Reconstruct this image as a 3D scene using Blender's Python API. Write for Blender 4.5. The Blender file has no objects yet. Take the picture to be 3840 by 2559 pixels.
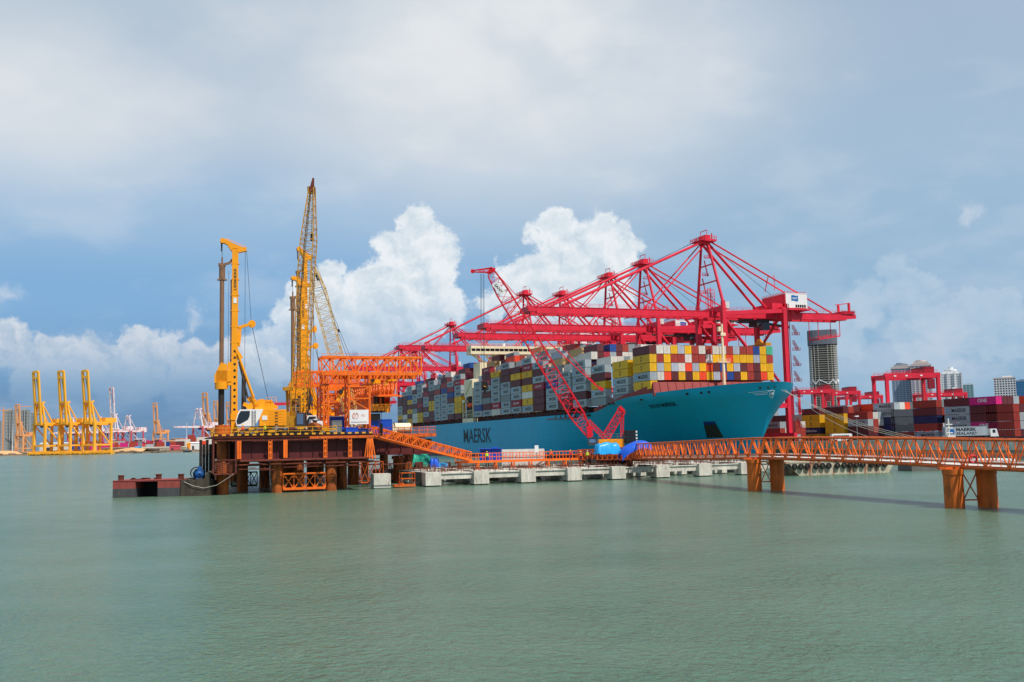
import bpy, math, random
from mathutils import Vector, Matrix
random.seed(7)
C = bpy.context.scene.collection
scene = bpy.context.scene
R = math.radians
# ------------------------------------------------------------------ camera
F = 3770.0; CAMZ = 7.5
PITCH = math.atan((1651-1279.5)/F); ROLL = R(-1.25)
CAMROT = Matrix.Rotation(math.pi/2+PITCH, 3, 'X') @ Matrix.Rotation(ROLL, 3, 'Z')
CAM = Vector((0, 0, CAMZ))
def ray(px, py):
    return (CAMROT @ Vector(((px-1920)/F, -(py-1279.5)/F, -1))).normalized()
cd = bpy.data.cameras.new('camera'); cam = bpy.data.objects.new('camera', cd); C.objects.link(cam)
cam.matrix_world = Matrix.Translation(CAM) @ CAMROT.to_4x4()
cd.sensor_width = 36; cd.lens = F/3840*36; cd.clip_start = 1; cd.clip_end = 60000
scene.camera = cam
# harbour frame: x = V (across the quay, landward), y = U (along the quay, away)
_d = ray(580, 1680); ALPHA = math.atan2(-_d.x, _d.y)
CA, SA = math.cos(ALPHA), math.sin(ALPHA)
def W(v, u, z=0): return Vector((CA*v-SA*u, SA*v+CA*u, z))
def Fr(p): return Vector((CA*p.x+SA*p.y, -SA*p.x+CA*p.y, p.z))
def atU(px, py, U):
    d = Fr(ray(px, py)); return Vector((0, 0, CAMZ)) + d*(U/d.y)
def atV(px, py, V):
    d = Fr(ray(px, py)); return Vector((0, 0, CAMZ)) + d*(V/d.x)
def atz(px, py, z):
    d = Fr(ray(px, py)); return Vector((0, 0, CAMZ)) + d*((z-CAMZ)/d.z)
def atY(px, py, Y):          # frame point at world depth Y
    d = ray(px, py); return Fr(CAM + d*(Y/d.y))
def wY(px, py, Y):
    d = ray(px, py); return CAM + d*(Y/d.y)
def proj(p):                  # frame point -> pixel (for ranking by size only)
    w = W(p[0], p[1], p[2]) - CAM; c = CAMROT.transposed() @ w
    return (1920 + F*c.x/-c.z, 1279.5 - F*c.y/-c.z)
# ------------------------------------------------------------------ mesh builder
class MB:
    def __init__(s): s.v = []; s.f = []; s.m = []; s.k = 0; s.sm = []
    def add(s, vs, fs, smooth=False):
        b = len(s.v); s.v += [tuple(x) for x in vs]
        for f in fs: s.f.append([b+i for i in f]); s.m.append(s.k); s.sm.append(smooth)
        return s
    def box(s, x0, x1, y0, y1, z0, z1):
        return s.add([(x0,y0,z0),(x1,y0,z0),(x1,y1,z0),(x0,y1,z0),(x0,y0,z1),(x1,y0,z1),(x1,y1,z1),(x0,y1,z1)],
                     [(0,3,2,1),(4,5,6,7),(0,1,5,4),(1,2,6,5),(2,3,7,6),(3,0,4,7)])
    def bar(s, a, b, w, h=None, n=4, up=(0,0,1), r2=None):
        a = Vector(a); b = Vector(b); d = (b-a)
        if d.length < 1e-6: return s
        d.normalize(); up = Vector(up)
        if abs(d.dot(up)) > .98: up = Vector((0,1,0)) if abs(d.y) < .9 else Vector((1,0,0))
        x = d.cross(up).normalized(); y = x.cross(d).normalized()
        h = w if h is None else h
        vs = []
        for e, p in enumerate((a, b)):
            q = 1 if (e == 0 or r2 is None) else r2
            for i in range(n):
                t = 2*math.pi*(i+.5)/n; k = (math.sqrt(2) if n == 4 else 1)*.5*q
                vs.append(p + x*math.cos(t)*w*k + y*math.sin(t)*h*k)
        fs = [(i, (i+1) % n, n+(i+1) % n, n+i) for i in range(n)]
        s.add(vs, fs, smooth=(n > 6))
        s.add(vs, [tuple(range(n))[::-1], tuple(range(n, 2*n))])
        return s
    def tube(s, a, b, r, n=12, r2=None): return s.bar(a, b, 2*r, n=n, r2=(None if r2 is None else r2/r))
    def path(s, pts, w, n=4):
        for a, b in zip(pts, pts[1:]): s.bar(a, b, w, n=n)
        return s
    def quad(s, *p): return s.add(p, [tuple(range(len(p)))])
    def lathe(s, c, prof, n=16, ax='z'):
        c = Vector(c); vs = []
        for r, z in prof:
            for i in range(n):
                t = 2*math.pi*i/n; q = (r*math.cos(t), r*math.sin(t), z)
                if ax == 'y': q = (q[0], q[2], q[1])
                if ax == 'x': q = (q[2], q[0], q[1])
                vs.append(c+Vector(q))
        fs = []
        for j in range(len(prof)-1):
            for i in range(n):
                fs.append((j*n+i, j*n+(i+1) % n, (j+1)*n+(i+1) % n, (j+1)*n+i))
        return s.add(vs, fs, smooth=len(prof) >= 6)
    def truss(s, a, b, w, h, n, chord=.2, br=.1, up=(0,0,1), w2=None, h2=None, x=False, tip0=None, tip1=None):
        """box lattice girder from a to b; w across, h along up; optional tapers at the ends"""
        a = Vector(a); b = Vector(b); d = (b-a).normalized(); up = Vector(up)
        sx = d.cross(up).normalized(); sy = sx.cross(d).normalized()
        w2 = w if w2 is None else w2; h2 = h if h2 is None else h2
        P = []
        for i in range(n+1):
            t = i/n; ww = w+(w2-w)*t; hh = h+(h2-h)*t
            if tip0 and t < tip0: q = .25+.75*t/tip0; ww *= q; hh *= q
            if tip1 and t > 1-tip1: q = .25+.75*(1-t)/tip1; ww *= q; hh *= q
            c = a.lerp(b, t)
            P.append([c+sx*ww/2*i1+sy*hh/2*i2 for i1, i2 in ((-1,-1),(1,-1),(1,1),(-1,1))])
        for i in range(n):
            for k in range(4):
                s.bar(P[i][k], P[i+1][k], chord)
                k2 = (k+1) % 4
                if i % 2: s.bar(P[i][k], P[i+1][k2], br)
                else: s.bar(P[i][k2], P[i+1][k], br)
                if x: s.bar(P[i][k2] if i % 2 else P[i][k], P[i+1][k] if i % 2 else P[i+1][k2], br)
                s.bar(P[i][k], P[i][k2], br)
        for k in range(4): s.bar(P[n][k], P[n][(k+1) % 4], br)
        return s
    def rail(s, pts, h=1.1, post=2.0, r=.05, mid=1):
        for a, b in zip(pts, pts[1:]):
            a = Vector(a); b = Vector(b); L = (b-a).length; n = max(1, int(L/post))
            for k in range(1, mid+2): s.bar(a+Vector((0,0,h*k/(mid+1))), b+Vector((0,0,h*k/(mid+1))), r)
            for i in range(n+1):
                p = a.lerp(b, i/n); s.bar(p, p+Vector((0,0,h)), r)
        return s
    def mesh(s, name, mats, off=None):
        me = bpy.data.meshes.new(name)
        vs = s.v if off is None else [(x-off[0], y-off[1], z-off[2]) for x, y, z in s.v]
        me.from_pydata(vs, [], s.f)
        if not isinstance(mats, (list, tuple)): mats = [mats]
        for m in mats: me.materials.append(m)
        me.polygons.foreach_set('material_index', s.m)
        me.polygons.foreach_set('use_smooth', s.sm)
        me.update(); return me
    def build(s, name, mats, parent=None, off=None, absf=False):
        """absf: vertices are harbour-frame coordinates; else local to the parent"""
        if absf and parent is not None: off = ROOT[parent.name]
        o = bpy.data.objects.new(name, s.mesh(name, mats, off)); C.objects.link(o)
        if parent is not None: o.parent = parent
        elif absf: o.rotation_euler.z = ALPHA
        return o
ROOT = {}
def tag(o, label=None, cat=None, group=None, kind=None):
    if label: o['label'] = label
    if cat: o['category'] = cat
    if group: o['group'] = group
    if kind: o['kind'] = kind
    return o
def thing(name, label, cat, loc=(0,0,0), rot=0.0, group=None, scale=None):
    """Empty at frame position loc, turned rot relative to the harbour frame"""
    o = bpy.data.objects.new(name, None); C.objects.link(o); o.empty_display_size = .5
    o.location = W(*loc); o.rotation_euler.z = ALPHA+rot
    if scale: o.scale = scale
    ROOT[o.name] = Vector(loc); tag(o, label, cat, group); return o
def solo(mb, name, mats, label, cat, loc, rot=0.0, group=None, absf=True):
    """a thing that is one mesh"""
    me = mb.mesh(name, mats, loc if absf else None)
    o = bpy.data.objects.new(name, me); C.objects.link(o); o.location = W(*loc); o.rotation_euler.z = ALPHA+rot
    ROOT[o.name] = Vector(loc); return tag(o, label, cat, group)
def dup(root, loc, rot=0.0, label=None, group=None, scale=None):
    r = root.copy(); C.objects.link(r); r.location = W(*loc); r.rotation_euler = (0, 0, ALPHA+rot)
    ROOT[r.name] = Vector(loc)
    if scale: r.scale = scale
    if label: r['label'] = label
    if group: r['group'] = group
    for ch in [o for o in C.objects if o.parent == root]:
        c = ch.copy(); C.objects.link(c); c.parent = r
        for g in [o for o in C.objects if o.parent == ch]:
            d = g.copy(); C.objects.link(d); d.parent = c
    return r
def struct(mb, name, mats):
    o = mb.build(name, mats, absf=True); o['kind'] = 'structure'; return o
# text as mesh faces: returns (verts2d, faces) centred, given height
_tc = {}
def text2d(s, bold=0.0):
    key = (s, bold)
    if key in _tc: return _tc[key]
    cu = bpy.data.curves.new('t', 'FONT'); cu.body = s; cu.size = 1; cu.resolution_u = 2; cu.offset = bold
    cu.align_x = 'CENTER'; cu.align_y = 'CENTER'
    ob = bpy.data.objects.new('t', cu); C.objects.link(ob)
    dg = bpy.context.evaluated_depsgraph_get(); dg.update()
    me = bpy.data.meshes.new_from_object(ob.evaluated_get(dg))
    vs = [(v.co.x, v.co.y) for v in me.vertices]; fs = [tuple(p.vertices) for p in me.polygons]
    bpy.data.objects.remove(ob); bpy.data.meshes.remove(me)
    x0 = min(v[0] for v in vs); x1 = max(v[0] for v in vs); y0 = min(v[1] for v in vs); y1 = max(v[1] for v in vs)
    vs = [((x-(x0+x1)/2)/(x1-x0), (y-(y0+y1)/2)/(y1-y0)) for x, y in vs]   # unit box
    _tc[key] = (vs, fs); return vs, fs
def put_text(mb, s, centre, right, up, w, h, bold=.02):
    vs, fs = text2d(s, bold); c = Vector(centre); r = Vector(right).normalized(); u = Vector(up).normalized()
    mb.add([c+r*x*w+u*y*h for x, y in vs], fs); return mb
# ------------------------------------------------------------------ materials
def lin(c): return tuple((x/12.92 if x <= .04045 else ((x+.055)/1.055)**2.4) for x in (c[0]/255, c[1]/255, c[2]/255))
def new_mat(name):
    m = bpy.data.materials.new(name); m.use_nodes = True; nt = m.node_tree
    return m, nt, nt.nodes['Principled BSDF']
def paint(name, rgb, rough=.5, var=.18, rust=0.0, scale=.6, metal=0.0, rustcol=(120,58,30), streak=1.0, spec=.4, randv=0.0):
    """painted / weathered surface: base colour mottled by noise, rust patches, vertical streaks"""
    m, nt, b = new_mat(name); N = nt.nodes; L = nt.links
    col = lin(rgb)
    tc = N.new('ShaderNodeTexCoord'); mp = N.new('ShaderNodeMapping'); L.new(tc.outputs['Object'], mp.inputs[0])
    mp.inputs['Scale'].default_value = (1, 1, .35 if streak else 1)
    n1 = N.new('ShaderNodeTexNoise'); n1.inputs['Scale'].default_value = scale; n1.inputs['Detail'].default_value = 6; n1.inputs['Roughness'].default_value = .65
    L.new(mp.outputs[0], n1.inputs['Vector'])
    r1 = N.new('ShaderNodeMapRange'); r1.inputs['From Min'].default_value = .3; r1.inputs['From Max'].default_value = .7
    r1.inputs['To Min'].default_value = 1-var; r1.inputs['To Max'].default_value = 1+var*.5
    L.new(n1.outputs['Fac'], r1.inputs['Value'])
    src = r1.outputs[0]
    if randv:
        oi = N.new('ShaderNodeObjectInfo'); mr = N.new('ShaderNodeMapRange'); mr.inputs['To Min'].default_value = 1-randv; mr.inputs['To Max'].default_value = 1+randv*.4
        L.new(oi.outputs['Random'], mr.inputs['Value']); mu = N.new('ShaderNodeMath'); mu.operation = 'MULTIPLY'
        L.new(src, mu.inputs[0]); L.new(mr.outputs[0], mu.inputs[1]); src = mu.outputs[0]
    vm = N.new('ShaderNodeVectorMath'); vm.operation = 'SCALE'; vm.inputs[0].default_value = col
    L.new(src, vm.inputs['Scale']); out = vm.outputs[0]
    if rust > 0:
        mp2 = N.new('ShaderNodeMapping'); mp2.inputs['Scale'].default_value = (1, 1, .25); L.new(tc.outputs['Object'], mp2.inputs[0])
        n2 = N.new('ShaderNodeTexNoise'); n2.inputs['Scale'].default_value = scale*1.7; n2.inputs['Detail'].default_value = 8; n2.inputs['Roughness'].default_value = .75
        L.new(mp2.outputs[0], n2.inputs['Vector'])
        rr = N.new('ShaderNodeMapRange'); rr.inputs['From Min'].default_value = .68-rust*.35; rr.inputs['From Max'].default_value = .78-rust*.3
        L.new(n2.outputs['Fac'], rr.inputs['Value'])
        mx = N.new('ShaderNodeMix'); mx.data_type = 'RGBA'; L.new(rr.outputs[0], mx.inputs[0]); L.new(out, mx.inputs[6])
        mx.inputs[7].default_value = (*lin(rustcol), 1); out = mx.outputs[2]
    L.new(out, b.inputs['Base Color'])
    b.inputs['Roughness'].default_value = rough; b.inputs['Metallic'].default_value = metal
    b.inputs['Specular IOR Level'].default_value = spec
    return m
M = {}
def mk(k, *a, **kw): M[k] = paint(k, *a, **kw)
mk('crane_red', (222,36,62), .5, .2, .2, scale=.3, rustcol=(216,84,96))
mk('crane_red_dark', (140,22,40), .5, .15)
mk('sany_red', (222,24,44), .4, .1, .03)
mk('rig_yellow', (248,160,14), .4, .12, .08, scale=.8, rustcol=(110,62,20))
mk('old_yellow', (205,150,40), .5, .2, .35, scale=1.2, rustcol=(95,60,35))
mk('pale_yellow', (214,180,110), .5, .2, .2, scale=1.2, rustcol=(130,90,60))
mk('far_yellow', (252,182,54), .5, .1, .05, scale=.05)
mk('far_orange', (222,158,104), .5, .1)
mk('orange', (244,112,22), .5, .22, .3, scale=1.3, rustcol=(176,78,26))
mk('orange_rust', (214,98,28), .55, .2, .45, scale=1.3, rustcol=(122,52,24))
mk('rust_brown', (112,50,36), .7, .3, .5, scale=.8, rustcol=(70,34,26))
mk('maroon', (92,30,30), .6, .25, .3, scale=.5, rustcol=(60,28,24))
mk('rust_pile', (172,86,24), .75, .35, .6, scale=.9, rustcol=(96,48,24))
mk('bridge_pile', (210,102,26), .6, .25, .4, scale=.8, rustcol=(150,76,24))
mk('kelly_steel', (142,104,76), .5, .3, .4, scale=1.5, rustcol=(86,58,42))
mk('dark_steel', (46,38,36), .7, .3, .4, scale=1.0, rustcol=(74,44,30))
mk('black', (22,22,24), .6, .2)
mk('tyre', (28,28,30), .8, .2)
mk('concrete', (212,207,194), .85, .3, .4, scale=.9, rustcol=(140,128,108), streak=1)
mk('concrete_dark', (110,108,104), .9, .25, .2, scale=.6, rustcol=(80,74,66))
mk('quay', (176,168,150), .9, .2, .3, scale=.3, rustcol=(130,116,92))
mk('asphalt', (86,86,86), .9, .2, scale=.1)
mk('cream', (238,224,188), .5, .1, .12, scale=.4, rustcol=(170,140,100))
mk('white', (232,232,230), .45, .08, .05, scale=.6, rustcol=(170,160,150))
mk('white_dirty', (214,214,206), .5, .15, .3, scale=.7, rustcol=(150,120,95))
mk('blue', (28,82,196), .4, .1, .03)
mk('blue_dark', (30,58,130), .5, .2, .15)
mk('tarp_blue', (20,92,214), .45, .2, scale=1.6)
mk('tarp_navy', (24,84,150), .6, .3, scale=2.4)
mk('tarp_cyan', (20,158,226), .4, .22, scale=2.2)
mk('tarp_green', (30,168,140), .6, .2, scale=1.5)
mk('grey', (120,126,128), .6, .15, .1)
mk('grey_dark', (66,68,72), .6, .15)
mk('rail_yellow', (224,160,30), .5, .2, .25, scale=2)
mk('rope', (196,190,176), .9, .1)
mk('wire', (52,54,60), .6, .1)
mk('sand', (206,164,116), .95, .2, scale=.05)
mk('rock', (128,112,94), .95, .3, .3, scale=.1, rustcol=(84,76,66))
mk('rebar', (116,70,54), .8, .3)
mk('skin', (120,80,58), .6, .1)
mk('vest_orange', (240,90,50), .7, .1)
mk('vest_lime', (206,222,50), .7, .1)
mk('trousers', (50,54,72), .8, .1)
mk('helmet_yellow', (240,200,50), .4, .05)
mk('logo_orange', (222,128,70), .6, .05)
mk('deck_red', (150,66,62), .7, .2, .2, scale=.4, rustcol=(110,46,40))
mk('lettering', (44,52,60), .6, .05)
mk('lettering_white', (226,230,232), .6, .05)
mk('logo_blue', (20,104,176), .5, .05)
mk('window_dark', (30,38,48), .15, .05, spec=.6)
# black and yellow warning stripe
def stripes(name, c1, c2, step=1.0):
    m, nt, b = new_mat(name); N = nt.nodes; L = nt.links
    tc = N.new('ShaderNodeTexCoord'); sx = N.new('ShaderNodeSeparateXYZ'); L.new(tc.outputs['Object'], sx.inputs[0])
    a = N.new('ShaderNodeMath'); a.operation = 'ADD'; L.new(sx.outputs[0], a.inputs[0]); L.new(sx.outputs[1], a.inputs[1])
    w = N.new('ShaderNodeMath'); w.operation = 'MULTIPLY'; w.inputs[1].default_value = 1/step; L.new(a.outputs[0], w.inputs[0])
    f = N.new('ShaderNodeMath'); f.operation = 'FRACT'; L.new(w.outputs[0], f.inputs[0])
    g = N.new('ShaderNodeMath'); g.operation = 'GREATER_THAN'; g.inputs[1].default_value = .5; L.new(f.outputs[0], g.inputs[0])
    mx = N.new('ShaderNodeMix'); mx.data_type = 'RGBA'; L.new(g.outputs[0], mx.inputs[0])
    mx.inputs[6].default_value = (*lin(c1), 1); mx.inputs[7].default_value = (*lin(c2), 1)
    L.new(mx.outputs[2], b.inputs['Base Color']); b.inputs['Roughness'].default_value = .6; return m
M['hazard'] = stripes('hazard', (226,160,30), (28,26,26), 1.15)
# ------------------------------------------------------------------ sky, sun
SUN_AZ = R(136); SUN_EL = R(57)       # azimuth from +Y towards +X
world = bpy.data.worlds.new('World'); scene.world = world; world.use_nodes = True
def make_sky():
    nt = world.node_tree; N = nt.nodes; L = nt.links
    bg = N['Background']; bg.inputs['Strength'].default_value = 0.1
    sky = N.new('ShaderNodeTexSky'); sky.sky_type = 'NISHITA'; sky.sun_disc = False
    sky.sun_elevation = SUN_EL; sky.sun_rotation = SUN_AZ; sky.air_density = 1.0; sky.dust_density = .6
    def math_(op, a, b=None, c=None, clamp=False):
        n = N.new('ShaderNodeMath'); n.operation = op; n.use_clamp = clamp
        for i, x in enumerate((a, b, c)):
            if x is None: continue
            if isinstance(x, (int, float)): n.inputs[i].default_value = x
            else: L.new(x, n.inputs[i])
        return n.outputs[0]
    def sstep(x, lo, hi):
        n = N.new('ShaderNodeMapRange'); n.interpolation_type = 'SMOOTHSTEP'
        n.inputs['From Min'].default_value = lo; n.inputs['From Max'].default_value = hi; L.new(x, n.inputs['Value']); return n.outputs[0]
    def mix(f, a, b):
        n = N.new('ShaderNodeMix'); n.data_type = 'RGBA'
        if isinstance(f, (int, float)): n.inputs[0].default_value = f
        else: L.new(f, n.inputs[0])
        for i, x in ((6, a), (7, b)):
            if isinstance(x, tuple): n.inputs[i].default_value = (*x, 1)
            else: L.new(x, n.inputs[i])
        return n.outputs[2]
    def K(c): return tuple(10*x for x in lin(c))       # colours are divided by the strength 0.1
    tc = N.new('ShaderNodeTexCoord'); sx = N.new('ShaderNodeSeparateXYZ'); L.new(tc.outputs['Generated'], sx.inputs[0])
    az = math_('MULTIPLY', math_('ARCTAN2', sx.outputs[0], sx.outputs[1]), 37.7)
    el = math_('MULTIPLY', math_('ARCSINE', sx.outputs[2]), 37.7)
    cb = N.new('ShaderNodeCombineXYZ'); L.new(az, cb.inputs[0]); L.new(el, cb.inputs[1]); P = cb.outputs[0]
    def ae(px, py):
        d = ray(px, py); return (math.atan2(d.x, d.y)*37.7, math.asin(d.z)*37.7, 0)
    def noise(vec, scale, detail=5, rough=.55, sy=1.0, off=0):
        mp = N.new('ShaderNodeMapping'); L.new(vec, mp.inputs[0]); mp.inputs['Scale'].default_value = (1, sy, 1); mp.inputs['Location'].default_value = (off, off*.7, off)
        n = N.new('ShaderNodeTexNoise'); n.inputs['Scale'].default_value = scale; n.inputs['Detail'].default_value = detail; n.inputs['Roughness'].default_value = rough
        L.new(mp.outputs[0], n.inputs['Vector']); return n
    # base gradient by elevation (unit: hundreds of px, 6.6 = one degree*...)
    def ramp(stops):
        n = N.new('ShaderNodeValToRGB'); r = n.color_ramp; r.interpolation = 'EASE'
        f = math_('DIVIDE', el, 24.0, clamp=True); L.new(f, n.inputs[0])
        while len(r.elements) < len(stops): r.elements.new(.5)
        for e, (p, c) in zip(r.elements, stops): e.position = p/24.0; e.color = (*K(c), 1)
        return n.outputs[0]
    left = ramp([(0,(76,126,172)), (1.6,(86,136,184)), (3.2,(112,160,206)), (5.4,(126,174,218)), (8.5,(160,192,222)), (12,(188,204,220)), (15.5,(192,207,220)), (22,(168,186,208))])
    right = ramp([(0,(140,180,212)), (1.6,(128,172,208)), (4,(140,180,213)), (7,(156,188,215)), (10,(168,194,217)), (14,(172,193,214)), (17,(164,186,209)), (22,(146,168,194))])
    base = mix(sstep(az, -8, 12), left, right)
    base = mix(.12, base, sky.outputs[0])
    # high veil of thin grey-white cloud
    v1 = noise(P, .09, 4, .5, 1.8, 3); v2 = noise(P, .22, 5, .55, 2.2, 11)
    def gauss(px, py, rx, ry):
        s = N.new('ShaderNodeVectorMath'); s.operation = 'SUBTRACT'; L.new(P, s.inputs[0]); s.inputs[1].default_value = ae(px, py)
        t = N.new('ShaderNodeVectorMath'); t.operation = 'MULTIPLY'; L.new(s.outputs[0], t.inputs[0]); t.inputs[1].default_value = (1/rx, 1/ry, 0)
        d = N.new('ShaderNodeVectorMath'); d.operation = 'LENGTH'; L.new(t.outputs[0], d.inputs[0])
        return sstep(d.outputs['Value'], 1.0, 0.0)
    g = math_('ADD', gauss(1900, 250, 15, 7.5), math_('MULTIPLY', gauss(150, 420, 8, 4.5), .75))
    g = math_('MULTIPLY', g, math_('MULTIPLY_ADD', v1.outputs[0], 1.5, .3))
    g = math_('ADD', g, math_('MULTIPLY', sstep(v2.outputs[0], .45, .75), .22), clamp=True)
    base = mix(math_('MULTIPLY', g, 1.0, clamp=True), base, K((226,230,234)))
    # darker slate patches of the veil in the upper part
    v3 = noise(P, .16, 4, .5, 1.5, 29)
    base = mix(math_('MULTIPLY', math_('MULTIPLY', sstep(v3.outputs[0], .48, .7), sstep(el, 9, 14)), .3), base, K((158,182,206)))
    # soft grey-blue clouds low on the right
    sr = noise(P, .42, 6, .55, 1.5, 41)
    sm = math_('MULTIPLY', math_('ADD', gauss(3350, 1180, 6.5, 3.2), gauss(3700, 1330, 5, 2)), sstep(sr.outputs[0], .36, .56))
    base = mix(math_('MULTIPLY', sm, .6, clamp=True), base, K((184,200,220)))
    # cumulus: warped coordinates, union of round lobes
    wn = noise(P, .75, 6, .6, 1, 5)
    wv = N.new('ShaderNodeVectorMath'); wv.operation = 'SUBTRACT'; L.new(wn.outputs['Color'], wv.inputs[0]); wv.inputs[1].default_value = (.5, .5, .5)
    ws = N.new('ShaderNodeVectorMath'); ws.operation = 'MULTIPLY'; L.new(wv.outputs[0], ws.inputs[0]); ws.inputs[1].default_value = (1.5, 1.5, 0)
    wa = N.new('ShaderNodeVectorMath'); wa.operation = 'ADD'; L.new(P, wa.inputs[0]); L.new(ws.outputs[0], wa.inputs[1]); PW = wa.outputs[0]
    def field(blobs, vec=PW):
        acc = None
        for bx, by, r in blobs:
            d = N.new('ShaderNodeVectorMath'); d.operation = 'DISTANCE'; L.new(vec, d.inputs[0]); d.inputs[1].default_value = ae(bx, by)
            v = math_('SUBTRACT', r/100, d.outputs['Value'])
            acc = v if acc is None else math_('SMOOTH_MAX', acc, v, .25)
        return acc
    fine = noise(P, 2.3, 7, .62, 1, 17)
    fn = math_('MULTIPLY', math_('SUBTRACT', fine.outputs[0], .5), .9)
    A = [(1565,850,88),(1640,900,82),(1480,950,100),(1600,1020,140),(1690,960,42),(1380,1070,110),(1225,1030,70),(1130,1110,72),(1055,1180,62),(1250,1190,150),(1450,1190,180),(1650,1160,120),(1150,1300,160),(1480,1340,170),(1000,1330,120)]
    B = [(2075,855,82),(2000,880,50),(2265,865,92),(2170,920,100),(2350,940,80),(2090,990,130),(2260,1010,130),(1960,1050,100),(2060,1130,150),(2250,1130,140),(1860,1150,80)]
    Lb = [(40,1300,95),(200,1340,100),(380,1340,100),(520,1290,66),(620,1310,80),(740,1350,80),(900,1350,105),(200,1430,150),(480,1430,150),(760,1440,150),(1000,1440,150)]
    Rb = [(3350,1010,80),(3420,1100,110),(3240,1150,100),(3650,1130,80),(3720,1220,140),(3150,1260,110),(3500,1260,160)]
    S = [(3635,808,36),(3665,795,30),(742,1165,34),(712,1215,34),(680,1250,20),(30,1090,38)]
    fA = math_('SMOOTH_MAX', field(A), field(B), .2)
    mA = sstep(math_('ADD', fA, fn), -.02, .3)
    mL = sstep(math_('ADD', field(Lb), fn), 0.0, .3)
    mS = sstep(math_('ADD', field(S), fn), -.1, .55)
    # shading: billow noise, bright on the upper right edges and darker inside / below
    bil = noise(PW, .9, 6, .6, 1, 23)
    shift = N.new('ShaderNodeVectorMath'); shift.operation = 'ADD'; L.new(PW, shift.inputs[0]); shift.inputs[1].default_value = (.22, .3, 0)
    bil2 = noise(shift.outputs[0], .9, 6, .6, 1, 23)
    lit = math_('MULTIPLY_ADD', math_('SUBTRACT', bil.outputs[0], bil2.outputs[0]), 3.0, .45, clamp=True)
    lit = math_('ADD', lit, math_('MULTIPLY', sstep(math_('ADD', fA, fn), 1.2, .0), .35), clamp=True)
    cA = mix(lit, K((200,216,228)), K((236,241,245)))
    fadeA = sstep(el, 2.2, 6.0)
    base = mix(math_('MULTIPLY', mL, math_('MULTIPLY', sstep(el, .9, 3.0), .86)), base, mix(math_('MULTIPLY', lit, sstep(el, 2.0, 4.2)), K((148,178,206)), K((216,222,231))))
    base = mix(math_('MULTIPLY', mA, math_('MULTIPLY_ADD', fadeA, .75, .22)), base, cA)
    base = mix(math_('MULTIPLY', mS, .75), base, K((206,216,230)))
    mR = sstep(math_('ADD', field(Rb), fn), 0.0, .35)
    base = mix(math_('MULTIPLY', mR, math_('MULTIPLY_ADD', lit, .24, .12)), base, K((204,218,230)))
    # faint streaks near the left horizon
    st = noise(P, .5, 5, .5, 4.5, 55)
    base = mix(math_('MULTIPLY', math_('MULTIPLY', sstep(st.outputs[0], .5, .72), sstep(el, 3.4, 1.0)), .25), base, K((150,180,210)))
    # below the horizon: sea-like grey
    base = mix(sstep(el, 0.0, -.6), base, K((96,120,122)))
    L.new(base, bg.inputs[0])
make_sky()
sd = bpy.data.lights.new('sun', 'SUN'); sun = bpy.data.objects.new('sun', sd); C.objects.link(sun)
sd.energy = 4.7; sd.angle = R(.53); sd.color = (1, .93, .84)
sv = Vector((math.sin(SUN_AZ)*math.cos(SUN_EL), math.cos(SUN_AZ)*math.cos(SUN_EL), math.sin(SUN_EL)))
sun.rotation_euler = sv.to_track_quat('Z', 'Y').to_euler()
scene.view_settings.view_transform = 'Standard'; scene.view_settings.look = 'None'; scene.view_settings.exposure = 0
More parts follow.
